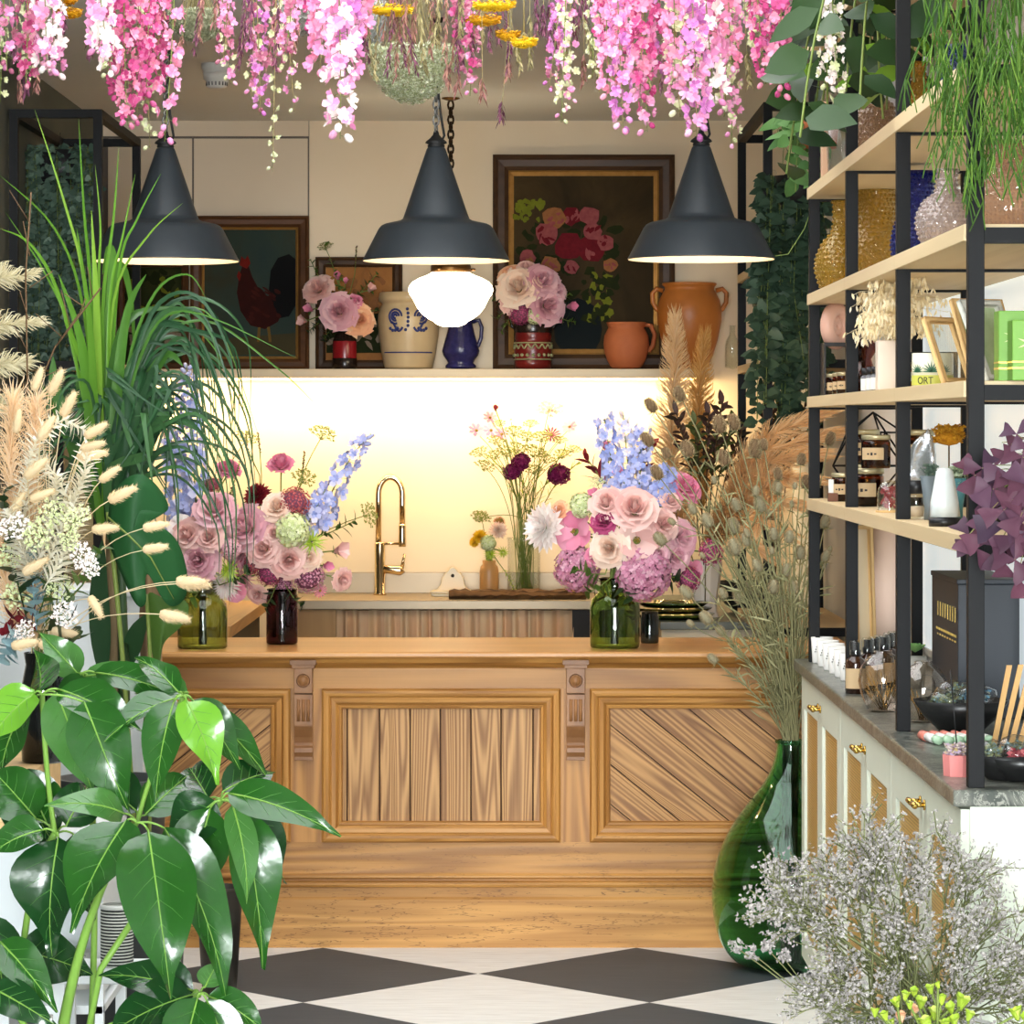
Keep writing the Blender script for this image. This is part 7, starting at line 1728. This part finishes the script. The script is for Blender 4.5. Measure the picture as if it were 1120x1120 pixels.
lst = []
for i in range(44):
    y_ = U(335,520); xa_ = U(140,175) + (520-y_)*.05; x1 = xa_ + U(30,105); dp = U(30,150); lst.append([(122+U(-8,8),U(560,600)), (124+U(-6,16), (y_+570)/2+U(-10,20)), (xa_, y_+U(0,12)), ((xa_+x1)/2+6, y_-U(-4,18)), (x1, y_+dp*.55), (x1+U(-2,14), y_+dp+U(10,60))])
for i in range(22):
    y_ = U(400,530); lst.append([(118,580), (110+U(-6,6), (y_+575)/2), (U(84,102), y_), (U(50,80), y_+U(-6,20)), (U(20,64), y_+U(60,120))])
ribbons('arching_leaves', lst, m_gr3, .011)
lst = [[(124,590), (126+U(-10,14), U(500,550)), (U(120,165), U(420,500)), (U(110,190), U(400,470)), (U(100,215), U(430,590))] for i in range(40)] + [[(120,590), (118+U(-14,8), U(480,540)), (U(84,120), U(430,500)), (U(60,110), U(430,540))] for i in range(16)]
ribbons('inner_leaves', lst, m_gr3, .022)
ribbons('long_whips', [[(126,540),(140,400),(180,345),(235,350),(284,480)],[(126,540),(150,400),(200,340),(325,392)],[(126,540),(150,400),(220,350),(300,400),(345,442)],[(126,540),(146,400),(190,350),(240,390),(262,480)],[(126,540),(140,400),(170,320),(205,300),(225,325)]], m_gr, .007)
ribbons('strap_leaves', [[(112,730),(108,650),(112,590)],[(116,735),(120,680),(132,690)] if False else [(116,730),(122,700),(133,682)],[(140,725),(150,690),(168,668)]], m_gr3, .05)

# ------------------------------------------------------------------ monstera leaf
Ym = 8.1; b = V((PX(150,Ym), Ym, 0)); mn = thing('monstera', 'monstera plant with one big dark split leaf beside the bouquets', 'pot plant', b)
MB().lathe([(0,0),(.1,0),(.12,.5),(.125,.52),(.112,.52),(.1,.48),(0,.48)], 30).build('pot', m_plant, mn)
def pm_(x, y, dY=0): return P(x, y, Ym+dY) - b
MB().tube(bez((0,0,.48), (-.02,0,1.0), pm_(118,560), 10), .006, 8).build('petiole', m_stem, mn)
m_mon = petal('monstera_leaf', (30,78,38), (38,90,42), rough=.55, tl=.15); m = MB()
outl = [(117,565),(122,540),(134,525),(150,516),(164,522),(178,538),(188,558),(176,562),(160,556),(148,560),(158,568),(178,576),(196,590),(206,625),(206,652),(194,664),(182,664),(170,640),(160,622),(158,640),(162,660),(152,668),(142,650),(130,622),(118,596)]
cen = V(pm_(140,585,-.06)); vs = [cen] + [pm_(x, y, -.05 + .09*abs((x-150)/60)**1.3) for x, y in outl]; m.add(vs, [(0, 1+(i+1) % len(outl), 1+i) for i in range(len(outl))], 0)
o = m.build('leaf_blade', m_mon, mn); ss = o.modifiers.new('s', 'SUBSURF'); ss.levels = 2; ss.render_levels = 2; so = o.modifiers.new('t', 'SOLIDIFY'); so.thickness = .001
MB().tube([pm_(118,566,-.03), pm_(140,585,-.066), pm_(165,610,-.05), pm_(190,655,-.02)], [.003,.0025,.002,.001], 6).build('midrib', m_stem, o).matrix_parent_inverse = Matrix()
m = MB(); outl = [(160,640),(182,660),(202,652),(210,668),(196,690),(178,700),(176,720),(172,750),(164,700),(160,668)]; cen = V(pm_(180,675,.02)); vs = [cen] + [pm_(x, y, .05) for x, y in outl]; m.add(vs, [(0, 1+(i+1) % len(outl), 1+i) for i in range(len(outl))], 0)
o = m.build('leaf_blade', m_leaf, mn); ss = o.modifiers.new('s', 'SUBSURF'); ss.levels = 2; ss.render_levels = 2
MB().tube(bez((.02,0,.48), (.05,0,.9), pm_(160,650,.05), 8), .005, 8).build('petiole', m_stem, mn)

# ------------------------------------------------------------------ umbrella plant, the big leaves at bottom left
Yf = 6.75; sx_ = PX(80, Yf); um = thing('umbrella_plant', 'big glossy green umbrella plant filling the bottom left corner', 'pot plant', (sx_, Yf, 0)); b = V(um.location)
MB().lathe([(0,0),(.13,0),(.16,.26),(.165,.28),(.15,.28),(.14,.25),(0,.25)], 36).build('pot', m_plant, um)
def leafmat(name, c, c2, c3):
    t = NT(name); bb = t.bsdf(.2, spec=.5, coat=.45); bb.inputs['Coat Roughness'].default_value = .12; col = t.ramp(island(t), [(0, srgb(c)), (1, srgb(c3)), (.5, srgb(c2))])
    col = t.mix(t.math('MULTIPLY', t.noise(t.coord(), 30, 3), .35), col, srgb(c3)); t.l(col, bb.inputs['Base Color']); t.bump(t.noise(t.coord(), 26, 2), bb, .25, .01)
    tr = t.n('ShaderNodeBsdfTranslucent'); t.l(col, tr.inputs[0]); mx = t.n('ShaderNodeMixShader'); mx.inputs[0].default_value = .22; t.l(bb.outputs[0], mx.inputs[1]); t.l(tr.outputs[0], mx.inputs[2]); return t.done(mx.outputs[0])
m_um = leafmat('umbrella_leaf', (30,82,24), (40,94,28), (22,66,24)); m_umb = leafmat('umbrella_leaf_young', (104,166,44), (120,178,54), (90,154,44)); m_umd = leafmat('umbrella_leaf_old', (22,62,26), (28,72,30), (18,52,24)); m_ump = leafmat('umbrella_leaf_pale', (72,124,56), (64,112,50), (84,134,68))
m_rib = petal('pale_midrib', (128,168,74), (116,156,66), rough=.4, tl=0)
m_vein = petal('side_vein', (82,138,58), (74,128,52), rough=.4, tl=0)
def pu(x, y, Y): return P(x, y, Y) - b
def uleaf(x0, y0, x1, y1, wpx, Y, dz, mat, tilt=0.0, hub=None):
    """one leaflet from its base to its tip, width in pixels; dz pulls the tip nearer or farther; tilt turns the face"""
    A = pu(x0, y0, Y); B = pu(x1, y1, Y + dz); ax = B - A; L = ax.length*1.06; d = ax.normalized()
    nr = V((tilt, -1, .35 + .3*max(0, d.x*0 + 1))); nr = (nr - d*nr.dot(d)).normalized(); W = S(wpx, Y)*1.12
    dr = .55; q = Quaternion(d.cross(nr), dr*.5); d0 = q @ d
    m = MB(); m.leaf(A, d0, q @ nr, L, W*1.08, 'acum', dr + U(-.1,.35), U(.12,.42), 14, 0, wave=U(.03,.085), cross=3, twist=U(-.55,.55)); o = m.build('leaf', mat, um)
    k_ = 7; sp = [V(m.v[i*k_+3]) + (q @ nr)*.0006 for i in range(15)]; mb = MB(); mb.tube(sp, [.0021-.0016*i/14 for i in range(15)], 5)
    ve = MB()
    for i in (2,4,6,8,10):
        for s_ in (-1, 1): ve.tube([sp[i]] + [V(m.v[min(14,i+w_)*k_+3+s_*w_]) + (q @ nr)*.0004 for w_ in (1,2)], [.0009,.0006,.0003], 3, 0, False)
    mb.build('midrib', m_rib, o); ve.build('side_veins', m_vein, o)
    if hub: MB().tube(bez(pu(*hub, Y), (pu(*hub, Y)+A)/2 + V((0,-.005,.012)), A, 5), .0022, 6).build('leaf_stalk', m_rib, um)
H1, H2, H3, H4, H5, H6, H7 = (46,760), (88,738), (200,762), (150,900), (242,876), (62,912), (219,1088)
LV = [(42,756,38,708,44,6.7,-.12,m_um,.2,H1),(38,758,-18,812,52,6.62,-.05,m_umb,-.2,H1),(62,758,100,866,54,6.66,-.05,m_ump,.1,H1),(64,754,156,800,46,6.6,-.06,m_um,.2,H1),(92,768,134,888,62,6.55,-.06,m_um,.15,H1),(30,770,-6,850,50,6.8,0,m_um,-.3,H1),
 (86,738,46,694,36,6.95,.02,m_ump,-.3,H2),(92,740,160,742,34,6.9,-.05,m_ump,.1,H2),(100,742,60,800,44,6.9,0,m_um,-.2,H2),(104,736,198,760,34,6.85,-.04,m_um,.3,H2),(94,742,118,812,40,6.95,.05,m_umd,.1,H2),
 (192,764,114,806,38,6.6,-.1,m_um,-.3,H3),(190,768,168,872,46,6.55,-.12,m_um,-.1,H3),(204,766,240,852,46,6.5,-.06,m_umb,.2,H3),(210,765,262,840,38,6.62,0,m_um,.4,H3),(196,758,150,716,30,6.75,.1,m_um,0,H3),(206,758,150,760,34,6.8,.08,m_ump,0,H3),(214,770,300,858,34,6.75,.05,m_um,.5,H3),
 (138,898,78,1016,76,6.35,-.12,m_um,-.25,H4),(162,908,186,1086,78,6.3,-.1,m_um,.1,H4),(180,906,252,1080,60,6.42,-.02,m_um,.4,H4),(136,890,56,872,40,6.5,-.1,m_ump,-.2,H4),(150,888,96,848,50,6.7,.1,m_umd,0,H4),(158,892,206,850,44,6.65,.12,m_um,.2,H4),
 (236,876,184,930,58,6.62,.0,m_umd,-.1,H5),(230,884,206,992,60,6.6,0,m_um,0,H5),(254,880,276,984,34,6.5,-.04,m_ump,.4,H5),(250,868,368,906,44,6.5,-.08,m_um,.2,H5),(262,884,284,1052,54,6.58,0,m_um,.5,H5),(244,866,300,842,40,6.7,.12,m_umd,.2,H5),(228,874,204,838,44,6.75,.14,m_umd,0,H5),(256,876,308,962,48,6.7,.06,m_umd,.5,H5),
 (64,916,50,1042,74,6.5,-.02,m_umd,-.1,H6),(46,908,-12,930,44,6.5,-.04,m_um,-.3,H6),(72,904,100,858,48,6.7,.1,m_umd,.1,H6),(52,902,30,852,54,6.72,.1,m_um,-.2,H6),(40,896,-10,840,56,6.7,.08,m_um,-.2,H6),(80,912,100,1000,60,6.7,.05,m_umd,.2,H6),
 (216,1092,196,1190,54,6.4,-.05,m_um,-.1,H7),(228,1090,292,1124,36,6.45,-.03,m_um,.3,H7),(212,1084,112,1060,48,6.6,.05,m_umd,-.2,H7),(224,1080,238,1056,26,6.5,.04,m_ump,0,H7),(210,1088,118,1130,60,6.55,.05,m_umd,-.2,H7),(226,1094,258,1180,46,6.4,0,m_um,.3,H7),
 (0,1030,62,1102,42,6.45,-.05,m_um,.1,None),(-10,1080,60,1124,40,6.4,-.05,m_umd,.1,None),(20,1040,100,1064,60,6.7,.04,m_umd,.1,None),(-10,1000,10,1100,50,6.7,.05,m_umd,0,None),(10,846,60,930,66,6.75,.05,m_umd,.1,None)]
for l_ in LV: uleaf(*l_)
def st(pts, r): MB().tube(pts, r, 8).build('branch', m_rib, um)
def cv(*pp): W = [pu(x, y, Y) for x, y, Y in pp]; return bez(W[0], W[1], W[2], 10)
base_ = (0,0,.25)
st([base_] + cv((70,1118,6.6),(95,980,6.5),(150,900,6.5)), [.012]*2 + [.011-.0007*i for i in range(10)])
st([base_] + cv((20,1110,6.75),(26,960,6.7),(60,912,6.6)), .007); st(cv((60,912,6.6),(50,850,6.72),(46,760,6.7)), .0055); st([base_] + cv((100,1120,6.8),(110,900,6.95),(88,738,6.95)), .007)
st(cv((150,900,6.6),(165,840,6.7),(200,762,6.68)), .005); st(cv((150,1000,6.7),(190,950,6.7),(242,876,6.68)), .0055); st([base_, pu(110,1060,6.7), pu(150,1000,6.7)], .007); st([base_] + cv((100,1130,6.6),(150,1110,6.6),(219,1088,6.58)), .006)

# ------------------------------------------------------------------ string-of-hearts column in the left display rack
b = V((PX(66,12.3), 12.3, 2.58)); t = thing('string_of_hearts', 'dense grey-green string-of-hearts column hanging in the left display rack', 'hanging plant', b)
MB().lathe([(0,-.03),(.08,-.03),(.1,.1),(.09,.1),(0,.08)], 20).build('pot', m_blk, t); MB().tube([(0,0,.1),(0,0,ZTOP-.03-b.z)], .002, 5).build('hanging_cord', m_cable, t)
vines(t, 'foliage', [petal('hearts_leaf', (88,112,96), (66,88,74), (108,130,112), rough=.5, tl=.1), m_stem], [[(x*.6, y*.6, .11), (x, y, U(.04,.11)), (x+U(-.03,.03), y, -.3), (x+U(-.04,.04), y, U(-.92,-.65))] for x, y in [(U(-.135,.135), U(-.13,.06)) for _ in range(80)]], .034, .034, .015, 'heart')
# ------------------------------------------------------------------ dried flowers hanging head down from the ceiling
FL = {}
def hang(kind_name, label, cat, x, ytip, Y, build, x0=None):
    """a stem tied at the ceiling; build(thing, path) adds the flowers; path runs from the ceiling down to the tip"""
    tip = P(x, ytip, Y); top = V((PX(x if x0 is None else x0, Y) + U(-.03,.03), Y + U(-.03,.03), ZC)); t = thing(kind_name, label, cat, top); e = tip - top
    path = bez((0,0,0), V((e.x*.25 + U(-.02,.02), e.y*.4, e.z*.5)), e, 12); build(t, path); return t
def larkspur(cols, n, r0, r1, vis):
    def f(t, path):
        k = len(path)-1; MB().tube(path, [.0022-.0013*i/k for i in range(k+1)], 5).build('stem', m_stem if 'greenwhite' in cols or R.random() < .5 else m_stemd, t); fl = MB(); Lt = sum((path[i+1]-path[i]).length for i in range(k)); st = max(0, 1 - vis/Lt); bd = MB()
        nf = int(n*.74)
        for i in range(nf):
            q = st + (1-st)*(i+U(.2,.8))/nf; j = min(k-1, int(q*k)); p = path[j].lerp(path[j+1], q*k-j); d = (path[j+1]-path[j]).normalized(); a = i*2.4+U(-.4,.4); sd = Quaternion(d, a) @ d.orthogonal().normalized(); u_ = (q-st)/(1-st); r = r0+(r1-r0)*u_; c = p + sd*r*1.15 + d*r*.4
            if u_ > .92: fl.ball(c, r*.5, r*.5, r*.7, i % len(cols), 6, 4, sd+d)
            else:
                for w_ in range(2): fl.floret(c + V((U(-1,1),U(-1,1),U(-1,1)))*r*.25, sd + V((U(-.4,.4), -.5+U(-.4,.4), U(-.4,.4))), r*U(.8,1.2)*(1-.25*w_), 5, (i + (R.random() < .3)) % len(cols), .4+.3*w_)
            bd.tube([p, c], .0008, 3, 0, False)
        fl.build('flower_spike', [CLR[c_] for c_ in cols], t); bd.build('flower_stalks', m_stem, t)
    return f
def addh(key, o, x): FL.setdefault(key, []).append((x, o))
CLR['hotpink'] = petal('petal_hot_pink', (206,84,142), (182,64,120), (218,118,164)); CLR['palepink'] = petal('petal_pale_pink', (232,160,196), (222,138,184), (240,192,214)); CLR['orchid'] = petal('petal_orchid', (206,130,190), (184,104,172), (222,160,206))
CLR['palegreen'] = petal('petal_pale_green', (222,226,180), (206,212,160), (236,236,206)); CLR['drypink'] = petal('petal_dry_pink', (186,112,134), (160,84,112), (204,144,156))
LK = [ # x, tip y, Y, colours, florets, r0, r1, visible length, colour words
 (28,95,8.2,('magenta','drypink'),44,.02,.016,.36,'magenta'),(8,78,8.4,('drypink','palepink'),40,.02,.016,.34,'dusty pink'),(52,80,8.0,('palepink','pink','white'),46,.023,.018,.34,'pale pink'),(60,84,8.3,('white','palepink'),40,.022,.018,.32,'white'),(40,70,8.5,('pink','hotpink'),40,.022,.017,.3,'bright pink'),(34,88,8.6,('palegreen',),26,.012,.010,.2,'pale green'),
 (0,112,8.6,('palegreen',),24,.013,.010,.25,'pale green'),(108,65,8.2,('white','palepink'),44,.024,.019,.32,'white'),(122,80,8.0,('palepink','white'),44,.024,.018,.36,'pale pink'),(140,138,8.3,('hotpink','pink'),60,.021,.017,.46,'hot pink'),(128,108,8.5,('hotpink','magenta'),48,.02,.017,.36,'hot pink'),(160,112,8.4,('hotpink','pink'),54,.021,.018,.4,'hot pink'),(170,100,8.6,('hotpink','magenta'),48,.02,.017,.36,'hot pink'),(150,134,8.6,('drypink','hotpink'),44,.019,.016,.4,'dusty pink'),
 (180,155,8.2,('palepink','pink'),40,.018,.018,.5,'pale pink'),(164,162,8.8,('palegreen',),24,.012,.012,.4,'pale green'),(118,84,8.9,('palepink','palegreen'),30,.017,.014,.3,'pale pink'),
 (252,92,8.8,('palegreen','palepink'),36,.014,.013,.36,'pale green'),(244,68,8.6,('drypink','palepink'),34,.017,.014,.3,'dusty pink'),(285,126,8.4,('orchid','drypink'),50,.018,.014,.44,'orchid pink'),(275,110,8.8,('palepink','palegreen'),36,.015,.013,.4,'pale pink'),(298,188,8.6,('palegreen',),34,.012,.010,.55,'pale green'),(322,122,8.5,('palegreen','palepink'),34,.013,.011,.42,'pale green'),(300,78,8.9,('drypink',),40,.017,.014,.32,'dusty pink'),(312,60,8.3,('palepink','drypink'),34,.016,.014,.28,'pale pink'),
 (350,80,8.0,('palepink','pink'),44,.024,.020,.36,'pale pink'),(372,152,7.8,('palepink','white'),58,.027,.022,.5,'pale pink'),(382,86,8.0,('palepink','orchid'),44,.027,.022,.36,'pale pink'),(362,68,8.4,('pink','palepink'),40,.025,.02,.3,'bright pink'),(392,40,8.2,('palepink','pink'),34,.025,.02,.24,'pale pink'),(342,36,8.4,('pink','hotpink'),32,.024,.019,.24,'bright pink'),
 (512,82,8.4,('hotpink','drypink'),44,.016,.014,.34,'hot pink'),(514,105,8.8,('drypink','palepink'),30,.014,.013,.3,'dusty pink'),(520,48,8.6,('drypink',),36,.016,.013,.26,'dusty pink'),
 (600,100,8.8,('drypink','orchid'),44,.015,.012,.36,'dusty pink'),(614,134,8.5,('palepink','palegreen'),46,.015,.012,.46,'pale pink'),(624,110,8.7,('palegreen','palepink'),36,.014,.012,.38,'pale green'),(606,70,9.0,('orchid',),36,.015,.012,.3,'orchid pink'),(648,86,8.9,('palegreen',),30,.013,.011,.3,'pale green'),
 (668,110,8.2,('palepink','pink'),54,.021,.017,.42,'pale pink'),(682,146,8.0,('palepink','orchid'),62,.020,.017,.48,'pale pink'),(700,104,8.2,('hotpink','pink'),54,.022,.018,.42,'hot pink'),(708,144,8.4,('hotpink','palepink'),52,.02,.017,.46,'hot pink'),(688,60,8.5,('pink','hotpink'),40,.022,.018,.3,'bright pink'),(664,50,8.6,('palepink','hotpink'),36,.021,.018,.26,'pale pink'),
 (738,92,8.1,('palepink','pink'),46,.021,.018,.36,'pale pink'),(744,128,8.3,('palepink','palegreen'),54,.021,.018,.44,'pale pink'),(762,150,7.9,('palepink','orchid'),60,.021,.019,.48,'pale pink'),(726,80,8.6,('hotpink','orchid'),40,.02,.017,.32,'hot pink'),(782,112,8.2,('palepink','white'),50,.023,.020,.4,'pale pink'),(792,128,8.5,('palepink','palegreen'),46,.02,.017,.42,'pale pink'),(768,90,8.7,('palegreen','palepink'),44,.016,.015,.36,'pale green'),(800,160,8.6,('palegreen','palepink'),44,.016,.014,.46,'pale green'),(775,50,8.4,('pink','hotpink'),38,.022,.018,.28,'bright pink'),(752,42,8.5,('orchid','pink'),34,.021,.017,.26,'orchid pink'),(800,76,8.3,('pink','palepink'),44,.022,.018,.34,'bright pink'),
 (838,92,8.1,('hotpink','pink'),52,.020,.016,.36,'hot pink'),(854,106,7.9,('hotpink','pink'),58,.021,.017,.4,'hot pink'),(846,54,8.3,('hotpink','orchid'),40,.021,.017,.28,'hot pink'),(862,74,8.6,('palegreen',),34,.015,.012,.32,'pale green'),(905,98,7.8,('palegreen','white'),46,.016,.015,.36,'pale green'),(922,135,7.7,('palegreen','white'),52,.015,.013,.46,'pale green'),(828,62,8.8,('palegreen',),34,.014,.012,.3,'pale green'),(815,40,8.7,('palegreen','palepink'),30,.016,.013,.26,'pale green')]
for (x, y, Y, cols, n, r0, r1, vis, cw) in LK:
    o = hang('larkspur', '-', 'dried flower', x, y, Y, larkspur(cols, n, r0*.9, r1*.9, vis), x + U(-8,8)); addh(cw + ' larkspur spike hanging from the ceiling, # of its colour', o, x + y*.01)
# brown grasses and dark seed heads
m_bg = petal('brown_grass', (150,100,96), (120,84,76), (172,126,108), rough=.8, tl=.1); m_bg2 = petal('olive_grass', (150,140,96), (120,112,74), (170,158,116), rough=.8, tl=.1); m_bg3 = petal('plum_seed', (110,60,84), (90,50,70), (134,84,100), rough=.8, tl=.1)
def grasshead(mat, vis, wd, n):
    def f(t, path):
        k = len(path)-1; MB().tube(path, .0010, 4).build('stem', m_stemd, t); m = MB(); Lt = sum((path[i+1]-path[i]).length for i in range(k)); st = max(0, 1-vis/Lt)
        for i in range(n):
            q = st + (1-st)*(i+.5)/n; j = min(k-1, int(q*k)); p = path[j].lerp(path[j+1], q*k-j); d = (path[j+1]-path[j]).normalized(); sd = V((U(-1,1),U(-1,1),U(-.3,.3))).normalized(); m.leaf(p, d*.9+sd*.5, sd, wd*U(1.6,3), wd*.55, 'lance', .2, .3, 2, 0)
        m.build('seed_head', mat, t)
    return f
WORDS = {id(m_bg): 'brown grass', id(m_bg2): 'olive grass', id(m_bg3): 'plum seed-head'}
def gr(x, y, Y, mat, vis=.12, wd=.010, n=46): o = hang('grass_stem', '-', 'dried grass', x, y, Y, grasshead(mat, vis, wd, n), x+U(-14,14)); addh(WORDS[id(mat)] + ' stem hanging from the ceiling, # of its kind', o, x+y*.01)
for x in range(176, 340, 9): gr(x+U(-4,4), U(20,62) if x < 250 else U(30,75), U(8.3,9.2), R.choice((m_bg, m_bg3, m_bg)), U(.1,.2))
for x in range(398, 505, 5): gr(x+U(-3,3), U(30,88), U(8.2,8.5), R.choice((m_bg, m_bg2, m_bg3, m_bg)), U(.12,.22))
for x in range(505, 660, 8): gr(x+U(-4,4), U(30,80), U(8.6,9.4), R.choice((m_bg3, m_bg3, m_bg2)), U(.08,.16))
for x in range(640, 830, 12): gr(x+U(-4,4), U(60,105), U(8.6,9.4), R.choice((m_bg, m_bg3, m_bg2)), U(.08,.16))
for x, y in ((22,105),(28,100),(40,96),(98,60),(16,60),(70,30),(196,58),(528,105),(548,130),(555,85),(505,70),(500,98),(489,90)): gr(x, y, U(8.3,9), R.choice((m_bg, m_bg3)), .05, .012, 20)
# gypsophila bunches
def gyp(label, x, ytip, Y, rx, col, hpx):
    tip = P(x, ytip, Y); top = V((PX(x,Y), Y, ZC)); t = thing('gypsophila_bunch', label, 'dried flower bunch', top); m = MB(); s_ = MB(); k = S(1,Y); c = V((0, 0, tip.z - ZC + hpx*k))
    for i in range(110): a = i*2.4; r = math.sqrt((i+.5)/110)*rx*k*.9; e = c + V((r*math.cos(a), r*.7*math.sin(a), -hpx*k*.75*math.sqrt(max(0,1-(r/(rx*k))**2)))); s_.tube(bez((U(-.01,.01),U(-.01,.01),0), (e.x*.2, e.y*.2, e.z*.6), e, 5), .0008, 3, 0, False)
    for i in range(3800):
        a = U(0,6.28); ph = math.acos(U(0,1)); rr = U(.72,1.0)**.6; d = V((math.sin(ph)*math.cos(a), math.sin(ph)*math.sin(a)*.75, -math.cos(ph))); p = c + V((d.x*rx*k, d.y*rx*k, d.z*hpx*k))*rr; m.floret(p, d + V((U(-.6,.6),U(-.6,.6),U(-.6,.6))), U(.004,.0068), 4, 0, .3)
    s_.build('stems', m_stemd, t); m.build('flower_heads', petal('gyp_' + label[:5], *col, rough=.8, tl=.25), t)
gyp('dome of pale green-white dried gypsophila hanging above the middle lamp', 450, 114, 8.9, 51, ((226,230,208), (132,140,96), (196,202,166)), 64)
gyp('smaller dome of grey-green dried gypsophila hanging left of the smoke detector', 216, 46, 9.1, 32, ((168,172,140), (140,146,112), (190,190,160)), 34)
gyp('narrow tuft of grey dried gypsophila between pink larkspur and the big dome', 398, 62, 9.2, 26, ((190,194,190), (166,172,168), (206,206,200)), 60)
gyp('grey tuft of dried gypsophila hanging left of the pale pink larkspur', 326, 40, 9.3, 22, ((186,184,178), (160,160,150), (204,200,192)), 40)
# yarrow
m_yel = petal('yarrow_yellow', (240,204,30), (226,184,14), (248,220,70), rough=.8, tl=0); m_yel2 = petal('yarrow_gold', (216,164,20), (196,144,14), (230,184,50), rough=.8, tl=0)
def yarrow(label, x, y, Y, w_, mat):
    tip = P(x, y, Y); top = V((PX(x,Y), Y, ZC)); t = thing('yarrow', label, 'dried flower', top, 0, 'dried yellow yarrow heads'); k = S(1,Y); e = tip - top; st = MB(); st.tube([(0,0,0), e*.5, e+V((0,0,w_*k*.5))], .0022, 5)
    for q in range(14): a = q*2.4; st.tube([e+V((0,0,w_*k*.5)), e + V((math.cos(a)*w_*k*.4*U(.3,1), math.sin(a)*w_*k*.4*U(.3,1), .004))], .0010, 3, 0, False)
    st.build('stem', m_stemd, t); m = MB()
    for q in range(420): a = U(0,6.28); r = math.sqrt(U(0,1))*w_*.5*k; m.floret(e + V((r*math.cos(a), r*math.sin(a), U(-.006,.010) + .012*(r/(w_*.5*k))**2)), (U(-.6,.6),U(-.6,.6),-1), .0045, 5, 0, .3)
    m.ball(e + V((0,0,.006)), w_*.46*k, w_*.46*k, .008, 0, 16, 5); m.build('flower_head', mat, t)
for x, y, w_, mt, l_ in ((429,15,48,m_yel,'bright yellow yarrow head hanging over the gypsophila dome'),(540,10,48,m_yel,'bright yellow yarrow head right of the gypsophila dome'),(573,50,30,m_yel,'lowest yellow yarrow head, right of centre'),(528,26,40,m_yel2,'golden yarrow head behind the bright one right of the dome'),(76,18,28,m_yel2,'golden yarrow head at top left, the lower of two'),(72,3,26,m_yel2,'golden yarrow head at top left, the upper of two'),(556,42,26,m_yel2,'small golden yarrow head beside the lowest one')): yarrow(l_, x, y, 8.25 if mt is m_yel else 8.5, w_, mt)
for key, lst in FL.items(): ordinal(lst, key, key.split(',')[0].replace(' hanging from the ceiling', 's hanging from the ceiling'))
